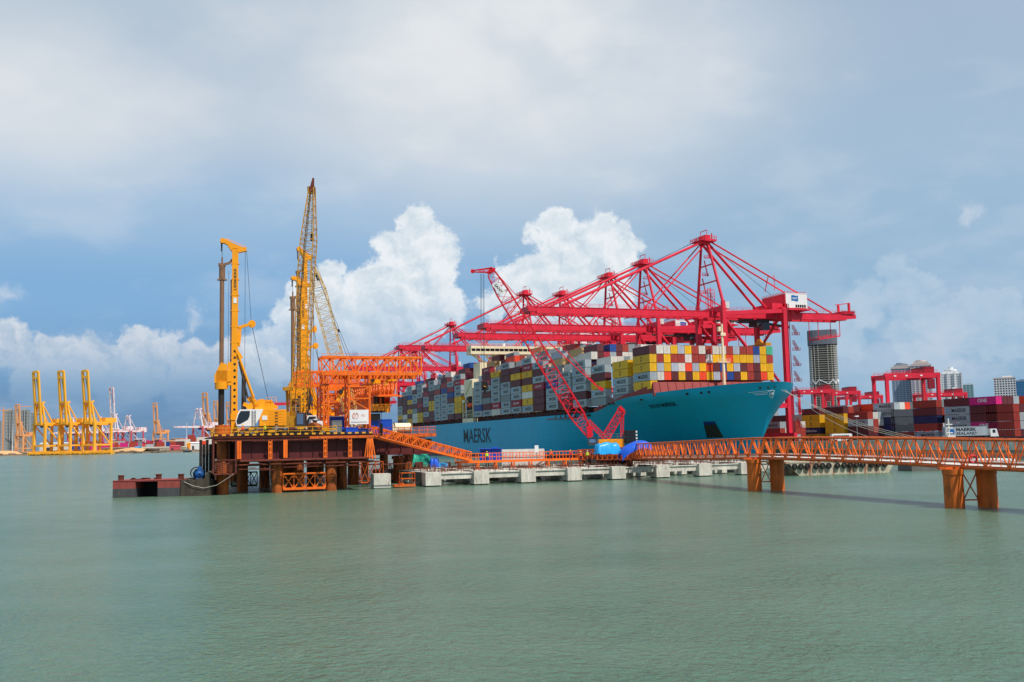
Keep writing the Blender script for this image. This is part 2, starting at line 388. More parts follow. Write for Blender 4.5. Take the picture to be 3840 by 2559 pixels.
# ------------------------------------------------------------------ water
def make_water():
    m, nt, b = new_mat('harbour_water'); N = nt.nodes; L = nt.links
    geo = N.new('ShaderNodeNewGeometry')
    def noise(sc, sxy, det, rough, dist=0):
        mp = N.new('ShaderNodeMapping'); L.new(geo.outputs['Position'], mp.inputs[0]); mp.inputs['Scale'].default_value = (sxy[0], sxy[1], 1); mp.inputs['Rotation'].default_value = (0, 0, R(14))
        n = N.new('ShaderNodeTexNoise'); n.inputs['Scale'].default_value = sc; n.inputs['Detail'].default_value = det; n.inputs['Roughness'].default_value = rough; n.inputs['Distortion'].default_value = dist
        L.new(mp.outputs[0], n.inputs['Vector']); return n.outputs['Fac']
    big = noise(.012, (1, 1.5), 4, .55); mid = noise(.08, (1, 1.6), 5, .6)
    w1 = noise(.6, (1, 1.0), 4, .62, .5); w2 = noise(2.2, (1, 1.0), 3, .6, .3); w3 = noise(.2, (1, .8), 3, .5)
    cr = N.new('ShaderNodeValToRGB'); L.new(big, cr.inputs[0]); cr.color_ramp.elements[0].position = .3; cr.color_ramp.elements[1].position = .7
    cr.color_ramp.elements[0].color = (*lin((68,102,84)), 1); cr.color_ramp.elements[1].color = (*lin((92,118,96)), 1)
    L.new(cr.outputs[0], b.inputs['Base Color'])
    b.inputs['Roughness'].default_value = .2; b.inputs['IOR'].default_value = 1.33
    add = N.new('ShaderNodeMath'); add.operation = 'MULTIPLY_ADD'; L.new(w1, add.inputs[0]); add.inputs[1].default_value = .62
    s2 = N.new('ShaderNodeMath'); s2.operation = 'MULTIPLY_ADD'; L.new(w2, s2.inputs[0]); s2.inputs[1].default_value = .55
    s3 = N.new('ShaderNodeMath'); s3.operation = 'MULTIPLY'; L.new(w3, s3.inputs[0]); s3.inputs[1].default_value = .8
    L.new(s3.outputs[0], s2.inputs[2]); L.new(s2.outputs[0], add.inputs[2])
    # calmer and rougher areas
    mr = N.new('ShaderNodeMapRange'); L.new(mid, mr.inputs['Value']); mr.inputs['From Min'].default_value = .3; mr.inputs['From Max'].default_value = .7; mr.inputs['To Min'].default_value = .4; mr.inputs['To Max'].default_value = 1.0
    bp = N.new('ShaderNodeBump'); bp.inputs['Distance'].default_value = .7; L.new(add.outputs[0], bp.inputs['Height']); L.new(mr.outputs[0], bp.inputs['Strength'])
    L.new(bp.outputs[0], b.inputs['Normal'])
    mb = MB(); S = 30000
    mb.quad((-S, -400, 0), (S, -400, 0), (S, S, 0), (-S, S, 0))
    o = mb.build('water', m); o['kind'] = 'structure'
make_water()
# ------------------------------------------------------------------ container ship
VC = 175.0; HB = 28.2; STERN = 644.0
def interp(tab, x):
    if x <= tab[0][0]: return tab[0][1]
    for (a, b), (c, d) in zip(tab, tab[1:]):
        if x <= c:
            t = (x-a)/(c-a); return b+(d-b)*t
    return tab[-1][1]
def smooth_tab(tab, k=6):
    # Catmull style densify for rounder curves
    out = []
    n = len(tab)
    for i in range(n-1):
        p0 = tab[max(i-1, 0)]; p1 = tab[i]; p2 = tab[i+1]; p3 = tab[min(i+2, n-1)]
        for j in range(k):
            t = j/k; x = p1[0]+(p2[0]-p1[0])*t
            m1 = (p2[1]-p0[1])/max(p2[0]-p0[0], 1e-6); m2 = (p3[1]-p1[1])/max(p3[0]-p1[0], 1e-6)
            h = p2[0]-p1[0]; a = 2*t**3-3*t*t+1; b = t**3-2*t*t+t; c = -2*t**3+3*t*t; d = t**3-t*t
            out.append((x, a*p1[1]+b*h*m1+c*p2[1]+d*h*m2))
    out.append(tab[-1]); return out
STEM = smooth_tab([(-3,270),(0,269.3),(3.5,267.9),(7.1,265.4),(10.75,263.6),(13.2,262.3),(16,260.6),(19.5,258.3),(23.2,256.2)])
DECKB = [(0,0),(.3,2.0),(1,3.9),(2,5.5),(3,6.8),(6,9.8),(12,14.2),(20,19.0),(30,23.9),(45,26.4),(60,27.6),(85,28.2),(400,28.2)]
WLB = [(0,0),(4,.9),(12,2.6),(28,7),(48,13),(72,20.5),(95,25.6),(118,28.0),(130,28.2),(340,28.2),(372,22),(400,14)]
SHEER = [(256,23.2),(266,22.8),(286,21.7),(296,21.3),(305,20.75),(312,20.0),(320,18.6),(326,17.5),(331,16.8),(336,16.7),(700,16.7)]
def halfb(U, z):
    d = U-interp(STEM, z)
    if d <= 0: return 0
    w = max(0, min(1, z/20.3))**1.25
    return interp(WLB, d)*(1-w)+interp(DECKB, d)*w
def sheer(U): return interp(SHEER, U)
ship = thing('container_ship', 'long light blue container ship moored at the quay, loaded with stacked containers', 'container ship', (VC, 445, 0))
def hull_mat():
    m = paint('hull_blue', (4,168,206), .42, .1, .10, scale=.12, rustcol=(30,92,100))
    nt = m.node_tree; N = nt.nodes; L = nt.links; b = N['Principled BSDF']
    src = b.inputs['Base Color'].links[0].from_socket
    geo = N.new('ShaderNodeNewGeometry'); sx = N.new('ShaderNodeSeparateXYZ'); L.new(geo.outputs['Position'], sx.inputs[0])
    # faint plate seams and rust weeping down from the deck edge
    mp = N.new('ShaderNodeMapping'); L.new(geo.outputs['Position'], mp.inputs[0]); mp.inputs['Scale'].default_value = (1, 1, .05)
    n = N.new('ShaderNodeTexNoise'); n.inputs['Scale'].default_value = .55; n.inputs['Detail'].default_value = 5; n.inputs['Roughness'].default_value = .7; L.new(mp.outputs[0], n.inputs['Vector'])
    r = N.new('ShaderNodeMapRange'); r.inputs['From Min'].default_value = .58; r.inputs['From Max'].default_value = .72; L.new(n.outputs['Fac'], r.inputs['Value'])
    mu = N.new('ShaderNodeMath'); mu.operation = 'MULTIPLY'; mu.inputs[1].default_value = .35; L.new(r.outputs[0], mu.inputs[0])
    mx = N.new('ShaderNodeMix'); mx.data_type = 'RGBA'; L.new(mu.outputs[0], mx.inputs[0]); L.new(src, mx.inputs[6]); mx.inputs[7].default_value = (*lin((92,108,96)), 1)
    def band(period, width):
        d = N.new('ShaderNodeMath'); d.operation = 'FRACT'; q = N.new('ShaderNodeMath'); q.operation = 'MULTIPLY'; q.inputs[1].default_value = 1/period
        L.new(sx.outputs[2], q.inputs[0]); L.new(q.outputs[0], d.inputs[0]); g = N.new('ShaderNodeMath'); g.operation = 'LESS_THAN'; g.inputs[1].default_value = width; L.new(d.outputs[0], g.inputs[0])
        k = N.new('ShaderNodeMath'); k.operation = 'MULTIPLY'; k.inputs[1].default_value = .14; L.new(g.outputs[0], k.inputs[0]); return k.outputs[0]
    m2 = N.new('ShaderNodeMix'); m2.data_type = 'RGBA'; L.new(band(3.1, .05), m2.inputs[0]); L.new(mx.outputs[2], m2.inputs[6]); m2.inputs[7].default_value = (*lin((10,60,80)), 1)
    # dark red boot topping near the water
    lt = N.new('ShaderNodeMath'); lt.operation = 'LESS_THAN'; lt.inputs[1].default_value = 1.6; L.new(sx.outputs[2], lt.inputs[0])
    m3 = N.new('ShaderNodeMix'); m3.data_type = 'RGBA'; L.new(lt.outputs[0], m3.inputs[0]); L.new(m2.outputs[2], m3.inputs[6]); m3.inputs[7].default_value = (*lin((70,34,36)), 1)
    L.new(m3.outputs[2], b.inputs['Base Color']); b.inputs['Specular IOR Level'].default_value = .35
    return m
M['hull'] = hull_mat()
def make_hull():
    hb = MB(); nz = 22; na = 90
    avals = [(i/na)**2.0 for i in range(na+1)]
    for side in (-1, 1):
        vs = []
        for a in avals:
            for j in range(nz+1):
                t = j/nz
                # height of this row: follows the sheer at the station it ends on
                z = -3+t*26.2
                for _ in range(4):
                    U = interp(STEM, z)+a*(STERN-interp(STEM, z)); zt = sheer(U); z = -3+t*(zt+3)
                vs.append((VC+side*halfb(U, z), U, z))
        fs = []
        for i in range(na):
            for j in range(nz):
                q = (i*(nz+1)+j, (i+1)*(nz+1)+j, (i+1)*(nz+1)+j+1, i*(nz+1)+j+1)
                fs.append(q if side < 0 else q[::-1])
        fs = [f[::-1] for f in fs]
        hb.add(vs, fs, smooth=True)
    # transom
    hb.box(VC-27.5, VC+27.5, STERN-.5, STERN, 2, 16.7)
    hb.build('hull', M['hull'], ship, absf=True)
    db = MB()
    us = [257, 259, 262, 266, 273, 284, 296, 310, 330, 345]
    for a, b in zip(us, us[1:]):
        za = sheer(a)-1.25; zb = sheer(b)-1.25; ha = halfb(a, za)-.05; hb2 = halfb(b, zb)-.05
        db.quad((VC-ha, a, za), (VC+ha, a, za), (VC+hb2, b, zb), (VC-hb2, b, zb))
    db.box(VC-28, VC+28, 345, STERN-1, 15.2, 15.5)
    db.build('deck', M['deck_red'], ship, absf=True)
    # breakwater and red coaming around the forward bays
    bw = MB(); zt = 25.1
    bw.add([(150.6,288,20.6),(199.4,288,20.6),(199.4,289.2,zt),(150.6,289.2,zt),(150.6,289.6,20.6),(199.4,289.6,20.6),(199.4,289.5,zt),(150.6,289.5,zt)],
           [(0,1,2,3),(7,6,5,4),(3,2,6,7),(0,3,7,4),(1,5,6,2)])
    pts = [(289,25.1),(292,24.2),(300,22.6),(308,21.6),(316,20.2),(326,18.9),(333,18.3)]
    for (a, za), (b, zb) in zip(pts, pts[1:]):
        va = VC-halfb(a, sheer(a)-.3)+.5; vb = VC-halfb(b, sheer(b)-.3)+.5; qa = sheer(a)-.4; qb = sheer(b)-.4
        bw.quad((va, a, qa), (va, a, za), (vb, b, zb), (vb, b, qb))
        bw.quad((va+.25, a, qa), (vb+.25, b, qb), (vb+.25, b, zb), (va+.25, a, za))
        bw.quad((va, a, za), (va+.25, a, za), (vb+.25, b, zb), (vb, b, zb))
    bw.quad((151.6,288.02,20.6),(153.2,288.02,20.6),(151.8,289.0,24.7),(150.7,289.0,24.9))
    for i in range(16):
        v = 153+i*3; bw.bar((v, 287.9, 20.6), (v, 289.1, 25.0), .3)
    bw.build('breakwater', M['deck_red'], ship, absf=True)
    # coaming boxes, the gap's shade put into their black colour, with lashing posts under the container rows
    gp = MB(); gp.box(148.6, 201, 335, 470, 15.5, 18.9); gp.box(148.6, 201, 482, 640, 15.5, 18.9); gp.box(156, 194, 295, 334, 15.5, 19.4)
    gp.build('hatch_coaming', M['black'], ship, absf=True)
    for u0, u1 in ((334, 470), (482, 642)):
        n = int((u1-u0)/4.6)
        lp = MB()
        for i in range(n):
            u = u0+(i+.5)*(u1-u0)/n
            lp.bar((147.3, u, 15.4), (147.3, u, 19.0), .35)
            if i % 3 == 0: lp.box(147.1, 148.5, u-.6, u+.6, 18.2, 18.9); lp.bar((147.3, u+1.1, 15.4), (147.3, u+1.1, 18.4), .3)
        lp.rail([(147.0, u0, 16.7), (147.0, u1, 16.7)], h=1.0, post=3, r=.06)
        lp.build('lashing_posts', M['rust_brown'], ship, absf=True)
make_hull()
BAYU = [290.7, 305.5, 320.6, 334.8, 349.1, 362.2, 376.9, 389.9, 404.2, 417.8, 432.0, 445.3, 458.8, 493.0, 506.7, 519.2, 533.1, 545.4, 558.3, 572.3, 584.5, 597.2, 610.3, 623.5]
def hull_hit(px, py):
    d = Fr(ray(px, py)); o = Vector((0, 0, CAMZ)); t = 200.0
    while t < 900:
        p = o+d*t
        if p.z < 30 and p.y > interp(STEM, p.z) and VC-halfb(p.y, p.z) <= p.x: return p
        t += .1
    return None
def on_hull(U, z, off=.06): return Vector((VC-halfb(U, z)-off, U, z))
def hull_text():
    a = hull_hit(1739, 1635); b = hull_hit(1842, 1630); zt = 7.5+(1653-1607)/7.6; zb = 7.5-(1660-1653)/7.6
    mb = MB(); vs, fs = text2d('MAERSK', .012); uc = (a.y+b.y)/2; w = a.y-b.y
    mb.add([tuple(on_hull(uc-x*w, (zt+zb)/2+y*(zt-zb), .08)) for x, y in vs], fs)
    mb.build('hull_lettering', M['lettering'], ship, absf=True)
    a = hull_hit(2440, 1527); b = hull_hit(2538, 1515); mb = MB(); vs, fs = text2d('EVELYN MÆRSK', .01); w = a.y-b.y; uc = (a.y+b.y)/2; h = 1.15
    mb.add([tuple(on_hull(uc-x*w, a.z+(b.z-a.z)*(x+.5)+y*h, .2)) for x, y in vs], fs)
    mb.build('name_lettering', M['black'], ship, absf=True)
    # anchor pocket: recess shade painted as flat dark patches, stain mottled in
    def patch(cs, name, mat, off, n=8):
        mb = MB(); P = []
        for i in range(n+1):
            for j in range(n+1):
                s, t = i/n, j/n
                x = (cs[0][0]*(1-s)+cs[1][0]*s)*(1-t)+(cs[3][0]*(1-s)+cs[2][0]*s)*t
                y = (cs[0][1]*(1-s)+cs[1][1]*s)*(1-t)+(cs[3][1]*(1-s)+cs[2][1]*s)*t
                p = hull_hit(x, y)
                P.append(on_hull(p.y, p.z, off))
        fs = [(i*(n+1)+j, i*(n+1)+j+1, (i+1)*(n+1)+j+1, (i+1)*(n+1)+j) for i in range(n) for j in range(n)]
        mb.add(P, fs, smooth=True); return mb.build(name, mat, ship, absf=True)
    patch([(2638,1583),(2681,1581),(2714,1641),(2652,1643)], 'anchor_pocket', paint('pocket', (52,54,46), .9, .5, .4, scale=.8, rustcol=(24,52,60)), .08)
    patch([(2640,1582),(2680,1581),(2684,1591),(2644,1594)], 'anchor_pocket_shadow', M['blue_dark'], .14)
    # bow emblem: white lines, shield and star
    em = MB()
    def seg(x0, y0, x1, y1, wpx):
        a = hull_hit(x0, y0); b = hull_hit(x1, y1)
        if a is None or b is None: return
        k = 4
        for i in range(k):
            p = hull_hit(x0+(x1-x0)*i/k, y0+(y1-y0)*i/k); q = hull_hit(x0+(x1-x0)*(i+1)/k, y0+(y1-y0)*(i+1)/k)
            if p and q: em.bar(on_hull(p.y, p.z, .08), on_hull(q.y, q.z, .08), wpx)
    for x0, y0, x1, y1 in ((2809,1473,2885,1466),(2826,1478,2886,1472),(2836,1482,2884,1478),(2920,1466,2960,1470),(2914,1474,2944,1478)): seg(x0, y0, x1, y1, .12)
    sh = [(2890,1466),(2889,1480),(2893,1490),(2898,1493),(2905,1488),(2911,1477),(2913,1468),(2905,1463),(2890,1466)]
    for (a, b), (c, d) in zip(sh, sh[1:]): seg(a, b, c, d, .12)
    for k in range(4):
        t = k*math.pi/4; seg(2900-4*math.cos(t), 1477-5*math.sin(t), 2900+4*math.cos(t), 1477+5*math.sin(t), .3)
    em.build('bow_emblem', M['lettering_white'], ship, absf=True)
    # mooring openings
    for px, py in ((2578,1478),(2631,1474),(2660,1471),(2853,1455),(2884,1453),(2911,1451),(2931,1452),(2285,1515),(2300,1513),(2406,1499)):
        p = hull_hit(px, py)
        if p is None: continue
        mb = MB(); a = hull_hit(px-4, py) or p; q = hull_hit(px+4, py) or p; mb.bar(on_hull(a.y, p.z, .1), on_hull(q.y, p.z, .1), .45, .7, n=6); mb.build('fairlead', M['dark_steel'], ship, absf=True)
hull_text()
def make_superstructure():
    U0 = 472.0
    mb = MB()
    mb.box(151, 199, U0, U0+11, 15.5, 46)                 # accommodation block
    mb.box(160, 190, U0+.5, U0+10, 46, 50.2)
    mb.build('deckhouse', M['cream'], ship, absf=True)
    w = MB(); w.box(146.4, 203.6, U0, U0+8, 50.2, 51.6); w.box(146.6, 203.4, U0+.2, U0+7.8, 53.0, 54.3)
    for i in range(24):
        v = 146.5+i*57/23.; w.box(v-.1, v+.1, U0+.1, U0+.35, 51.5, 53.1)
    for i in range(5): w.box(146.5, 146.8, U0+.2+i*1.85, U0+.4+i*1.85, 51.5, 53.1)
    w.box(147.2, 202.8, U0+4, U0+7.5, 51.6, 53.0)
    # wing brackets
    for s in (-1, 1):
        w.bar((VC+s*27, U0+4, 50.3), (VC+s*15.5, U0+4, 43.8), .9); w.bar((VC+s*20, U0+4, 50.3), (VC+s*15.2, U0+4, 44.2), .7)
    w.rail([(146.6, U0, 54.3), (203.4, U0, 54.3)], 1.2, 2.5, .08); w.rail([(146.6, U0+7.8, 54.3), (146.6, U0, 54.3)], 1.2, 2.5, .08)
    w.build('bridge_wing', M['cream'], ship, absf=True)
    g = MB(); g.box(147.0, 203.0, U0+.6, U0+4, 51.6, 53.0); g.build('wheelhouse_window', M['window_dark'], ship, absf=True)
    for v in (178, 165):
        t = MB(); t.tube((v, U0+4, 54.3), (v, U0+4, 57 if v == 178 else 56), 3.0 if v == 178 else .6, n=14); t.build('funnel_top' if v == 178 else 'vent', M['tarp_cyan'] if v == 178 else M['white'], ship, absf=True)
    # lifeboat recess tower on the near side
    r = MB(); r.box(147.0, 150.6, U0+.6, U0+14.5, 29.6, 38.0); r.box(147.0, 147.5, U0+.3, U0+1.0, 19, 29.6); r.box(146.9, 150.9, U0+14.5, U0+18.5, 26.8, 28.2)
    r.box(147.0, 147.5, U0+17.6, U0+18.3, 19, 28); r.box(147.0, 151, U0+.3, U0+18.5, 16.6, 18.6); r.bar((146.8, U0+2, 37.5), (146.8, U0+12, 30.5), .5); r.bar((146.8, U0+12, 37.5), (146.8, U0+5, 30.5), .3)
    for z in (20.5, 22.5): r.bar((146.9, U0+.3, z), (146.9, U0+18.3, z), .14)
    for i in range(9): r.bar((146.9, U0+.6+i*2.1, 18.6), (146.9, U0+.6+i*2.1, 22.6), .14)
    r.build('boat_recess', M['cream'], ship, absf=True)
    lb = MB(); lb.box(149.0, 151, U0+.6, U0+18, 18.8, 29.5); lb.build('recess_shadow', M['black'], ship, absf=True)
    bt = MB(); bt.lathe((148.2, U0+8.5, 25.2), [(0,-4.2),(.7,-3.6),(1.1,-2),(1.2,0),(1.1,2),(.7,3.6),(0,4.2)], 12, ax='y'); bt.build('lifeboat', M['vest_orange'], ship, absf=True)
    ft = MB(); ft.tube((VC, 286, 20.5), (VC, 286, 44), .62, r2=.3); ft.box(VC-2.2, VC+2.2, 285.3, 286.7, 31.2, 31.5); ft.rail([(VC-2.2,285.3,31.5),(VC+2.2,285.3,31.5)], .9, 1.1, .08)
    ft.box(VC-1.5, VC-.7, 285.5, 286.5, 41.5, 43); ft.box(VC-.9, VC+.9, 285.3, 285.6, 40, 41); ft.bar((VC-.4, 285.3, 22), (VC-.4, 285.5, 40), .1)
    ft.build('foremast', M['cream'], ship, absf=True)
make_superstructure()
# ------------------------------------------------------------------ containers
CC = dict(D=((104,48,52),'maroon'), R=((170,64,54),'red-brown'), Y=((236,184,30),'yellow'), M=((168,179,184),'grey'), m=((140,150,152),'plain grey'),
          W=((226,222,212),'white'), B=((36,76,150),'blue'), H=((164,44,60),'dark red'), O=((238,78,44),'orange'), S=((178,186,198),'silver'),
          G=((86,190,150),'pale green'), K=((34,48,96),'navy'), P=((214,40,128),'magenta'), T=((206,168,116),'tan'), L=((20,150,210),'sky blue'), C=((110,120,124),'dark grey'))
CM = {k: paint('container_'+v[1].replace(' ', '_').replace('-', '_'), v[0], .55, .14, .14 if k not in 'WT' else .3, scale=.8, rustcol=(tuple(int(x*.55) for x in v[0]) if k not in 'WTS' else (176,140,108)), randv=.16) for k, v in CC.items()}
LOGO = {'M': 'MAERSK', 'Y': 'MSC', 'H': 'HAMBURG SÜD', 'B': 'CMA CGM', 'P': 'ONE', 'S': 'MAERSK', 'K': None}
CH = 2.74; CP = 2.87; CL = 12.19; CW = 2.44
def container_mb(col, L=CL, logo=None, logo_end=False):
    mb = MB(); h = CH; w = CW
    mb.box(.04, w-.04, .04, L-.04, .12, h-.06)
    for x in (0, w-.16):
        for y in (0, L-.16): mb.box(x, x+.16, y, y+.16, 0, h)
    for x in (0, w-.1):
        mb.box(x+.005, x+.095, .16, L-.16, .01, .16); mb.box(x+.005, x+.095, .16, L-.16, h-.12, h-.01)
    for y in (0, L-.1):
        mb.box(.16, w-.16, y+.005, y+.095, .01, .16); mb.box(.16, w-.16, y+.005, y+.095, h-.12, h-.01)
    for x in (.55, .95, 1.5, 1.9): mb.box(x-.03, x+.03, -.005, .05, .16, h-.12)
    n = int(L/.9)
    for i in range(1, n): mb.box(.012, .05, i*L/n-.12, i*L/n+.12, .2, h-.15)
    mb.box(1.2, 1.24, .0, .05, .16, h-.12)
    mats = [CM[col], M['lettering'], M['lettering_white'], M['logo_blue'], CM['L'], CM['Y']]
    if logo:
        mb.k = 1 if col in 'MSmWY' else 2
        if logo == 'MAERSK':
            put_text(mb, 'MAERSK', (-.01, L*.42, h*.5), (0,-1,0), (0,0,1), L*.58, 1.35, .012)
            mb.k = 4; mb.box(-.012, .02, L*.80, L*.80+1.25, h*.5-.62, h*.5+.62)
            mb.k = 2; c = (-.03, L*.80+.62, h*.5)
            for k in range(4):
                t = k*math.pi/4; mb.bar((c[0], c[1]-.42*math.cos(t), c[2]-.42*math.sin(t)), (c[0], c[1]+.42*math.cos(t), c[2]+.42*math.sin(t)), .04, .16)
        elif logo == 'MSC':
            put_text(mb, 'm', (-.01, L*.5, h*.68), (0,-1,0), (0,0,1), 1.2, .65, .015); put_text(mb, 'sc', (-.01, L*.5, h*.36), (0,-1,0), (0,0,1), 1.2, .65, .015)
        elif logo == 'ONE':
            put_text(mb, 'ONE', (-.01, L*.5, h*.55), (0,-1,0), (0,0,1), L*.34, 1.3, .02)
        elif logo == 'CMA CGM':
            put_text(mb, 'CMA CGM', (-.01, L*.5, h*.5), (0,-1,0), (0,0,1), L*.55, .8, .01)
        elif logo == 'HAMBURG SÜD':
            put_text(mb, 'HAMBURG SÜD', (-.01, L*.5, h*.5), (0,-1,0), (0,0,1), L*.62, .7, .02)
        elif logo == 'Safmarine':
            put_text(mb, 'Safmarine', (-.01, L*.5, h*.5), (0,-1,0), (0,0,1), L*.6, 1.1, .02)
        elif logo == 'SEALAND':
            put_text(mb, 'MAERSK', (-.01, L*.42, h*.7), (0,-1,0), (0,0,1), L*.5, .9, .01); put_text(mb, 'SEALAND', (-.01, L*.42, h*.27), (0,-1,0), (0,0,1), L*.5, .8, .01)
    return mb, mats
_cmesh = {}
def cmesh(col, L=CL, logo=None):
    k = (col, round(L, 2), logo)
    if k not in _cmesh:
        mb, mats = container_mb(col, L, logo); _cmesh[k] = mb.mesh('container_mesh', mats)
    return _cmesh[k]
def ordw(n):
    w = ['first','second','third','fourth','fifth','sixth','seventh','eighth','ninth','tenth','eleventh','twelfth','thirteenth','fourteenth','fifteenth','sixteenth','seventeenth','eighteenth','nineteenth','twentieth','twenty-first','twenty-second','twenty-third','twenty-fourth','twenty-fifth','twenty-sixth']
    return w[n-1] if 1 <= n <= len(w) else str(n)
CAND = []   # (pixel area, loc, colour, length, logo, label, group)
SIDE = {1:'mMMYY', 2:'mMYDM', 3:'MDMMMM', 4:'DHMMM', 5:'MMMBMM', 6:'DDDHMDM', 7:'MYWYDYHM', 8:'MHMMDYD', 9:'MMmMMDDM', 10:'WHMMMMY', 11:'MDmDMHDH', 12:'MBMMMM',
        13:'DYYYMMHM', 14:'DMMDBHM', 15:'MMMMMBRD', 16:'MMMMMRm', 17:'DDYYDDMM', 18:'DMDMMHD', 19:'YYDHDMMM', 20:'WWmDMMD', 21:'YDYDYBMM', 22:'MWDDDDM', 23:'DYMMDD'}
INNER = {0:[6]*18, 1:[5], 2:[5,6,6], 3:[6,7,8], 4:[5,6,8,8], 5:[6,8,8,9], 6:[7,8,8,9], 7:[8,8,8,9], 8:[7,8,8,9,10,9], 9:[8,9,9,9], 10:[7,8,9,10,9], 11:[8,9,10,9], 12:[6,7,8,8],
         13:[8,9,10,10,10,9], 14:[7,8,9,9,10,9], 15:[8,9,9,9], 16:[7,8,9,9], 17:[8,8,9,8], 18:[7,8,8,8], 19:[8,8,9,8], 20:[7,8,8,8], 21:[8,8,9,9,8], 22:[7,8,8], 23:[6,7,7]}
FRONT0 = ['RYYW','WRSW','WYYO','YRSD','SRWY','YWOD','RRSY','WRYO','RWOY','WYDS','WYBR','ROYB','SYSD','RYDY','RYRR','BSDD','YYYO','GRYY']
PORT0 = 'DYMYYD'
def ship_containers():
    rnd = random.Random(11)
    nb = len(BAYU); rows = {}; v0 = {}; base = {}
    for b in range(nb):
        n = 18 if b == 0 else 20 if b == 1 else 21 if b == 2 else 22
        st = 2.6 if b == 0 else 2.53
        v0[b] = {0:150.6, 1:149.9, 2:148.4}.get(b, 147.2); rows[b] = (n, st)
        base[b] = {0:20.1, 1:19.4}.get(b, 19.05)
    def hgt(b, r):
        if b < 0 or r < 0 or r >= rows[b][0]: return -1
        t = INNER[b]; return t[r] if r < len(t) else t[-1]-(1 if (b*7+r*3) % 5 == 0 and b > 1 else 0)
    for b in range(nb):
        n, st = rows[b]
        for r in range(n):
            for t in range(hgt(b, r)):
                z = base[b]+t*CP; V = v0[b]+r*st; U = BAYU[b]
                port = (r == 0) or hgt(b, r-1) <= t
                # hidden low down by the hull at the bow
                if b == 0: front = True
                elif b == 13: front = z > 44 or r == 0
                else:
                    rf = r if b > 3 else max(0, min(rows[b-1][0]-1, int((V-v0[b-1])/rows[b-1][1]+.5)))
                    front = hgt(b-1, rf) <= t
                if b == 0 and (t < 2 and r > 0 or t < 1): continue
                if not (port or front): continue
                if port and r > 0 and not front and r > 9: continue
                # colour
                if b == 0:
                    if r == 0: c = 'DYMYYD'[t] if t < 6 else 'D'
                    if t >= 2: cf = FRONT0[r][5-t]
                    c = c if r == 0 else cf
                    if r == 0: c = ['Y','Y','M','Y','Y','D'][t]
                elif r == 0: c = SIDE[b][t] if t < len(SIDE[b]) else 'D'
                else:
                    c = rnd.choice('WWWWWSRRDOMmTHBDW') if b < 6 else rnd.choice('WWRRODMDSTDHmBRW')
                logo = None
                if c == 'M': logo = 'MAERSK'
                elif c == 'Y' and (r == 0): logo = 'MSC'
                elif c == 'B': logo = 'CMA CGM' if r == 0 else None
                elif c == 'H': logo = 'CMA CGM'
                k = 3770/(.942*U+.3355*V)
                area = (port*CL*(.3355+.0)*1.0*CH*k*k if port else 0)+(CW*CH*k*k*.95 if front else 0)
                if port:
                    a = proj((V, U, z)); q = proj((V, U+CL, z)); area = abs(a[0]-q[0])*CH*k + (CW*CH*k*k*.93 if front else 0)
                px = proj((V, U, z))[0]
                if z < 27 and px < 1440: area *= .2
                nm = CC[c][1]
                if b == 0: lab = f"{nm} container end, {ordw(6-t)} from the top in {ordw(r+1)} column from left of bow stack" if r else f"{nm} container side and end, {ordw(6-t)} from the top at left corner of bow stack"
                elif r == 0: lab = f"{nm} container in the ship's outer row, tier {t+1} up, {ordw(b+1)} bay from bow"
                else: lab = f"{nm} container on tier {t+1} of the ship's {ordw(b+1)} bay, {ordw(r+1)} row inward"
                off = rnd.uniform(-.05, .05)
                CAND.append((area, (V+rnd.uniform(-.03, .03), U+off, z), c, CL, logo, lab, 'containers stacked on the ship'))
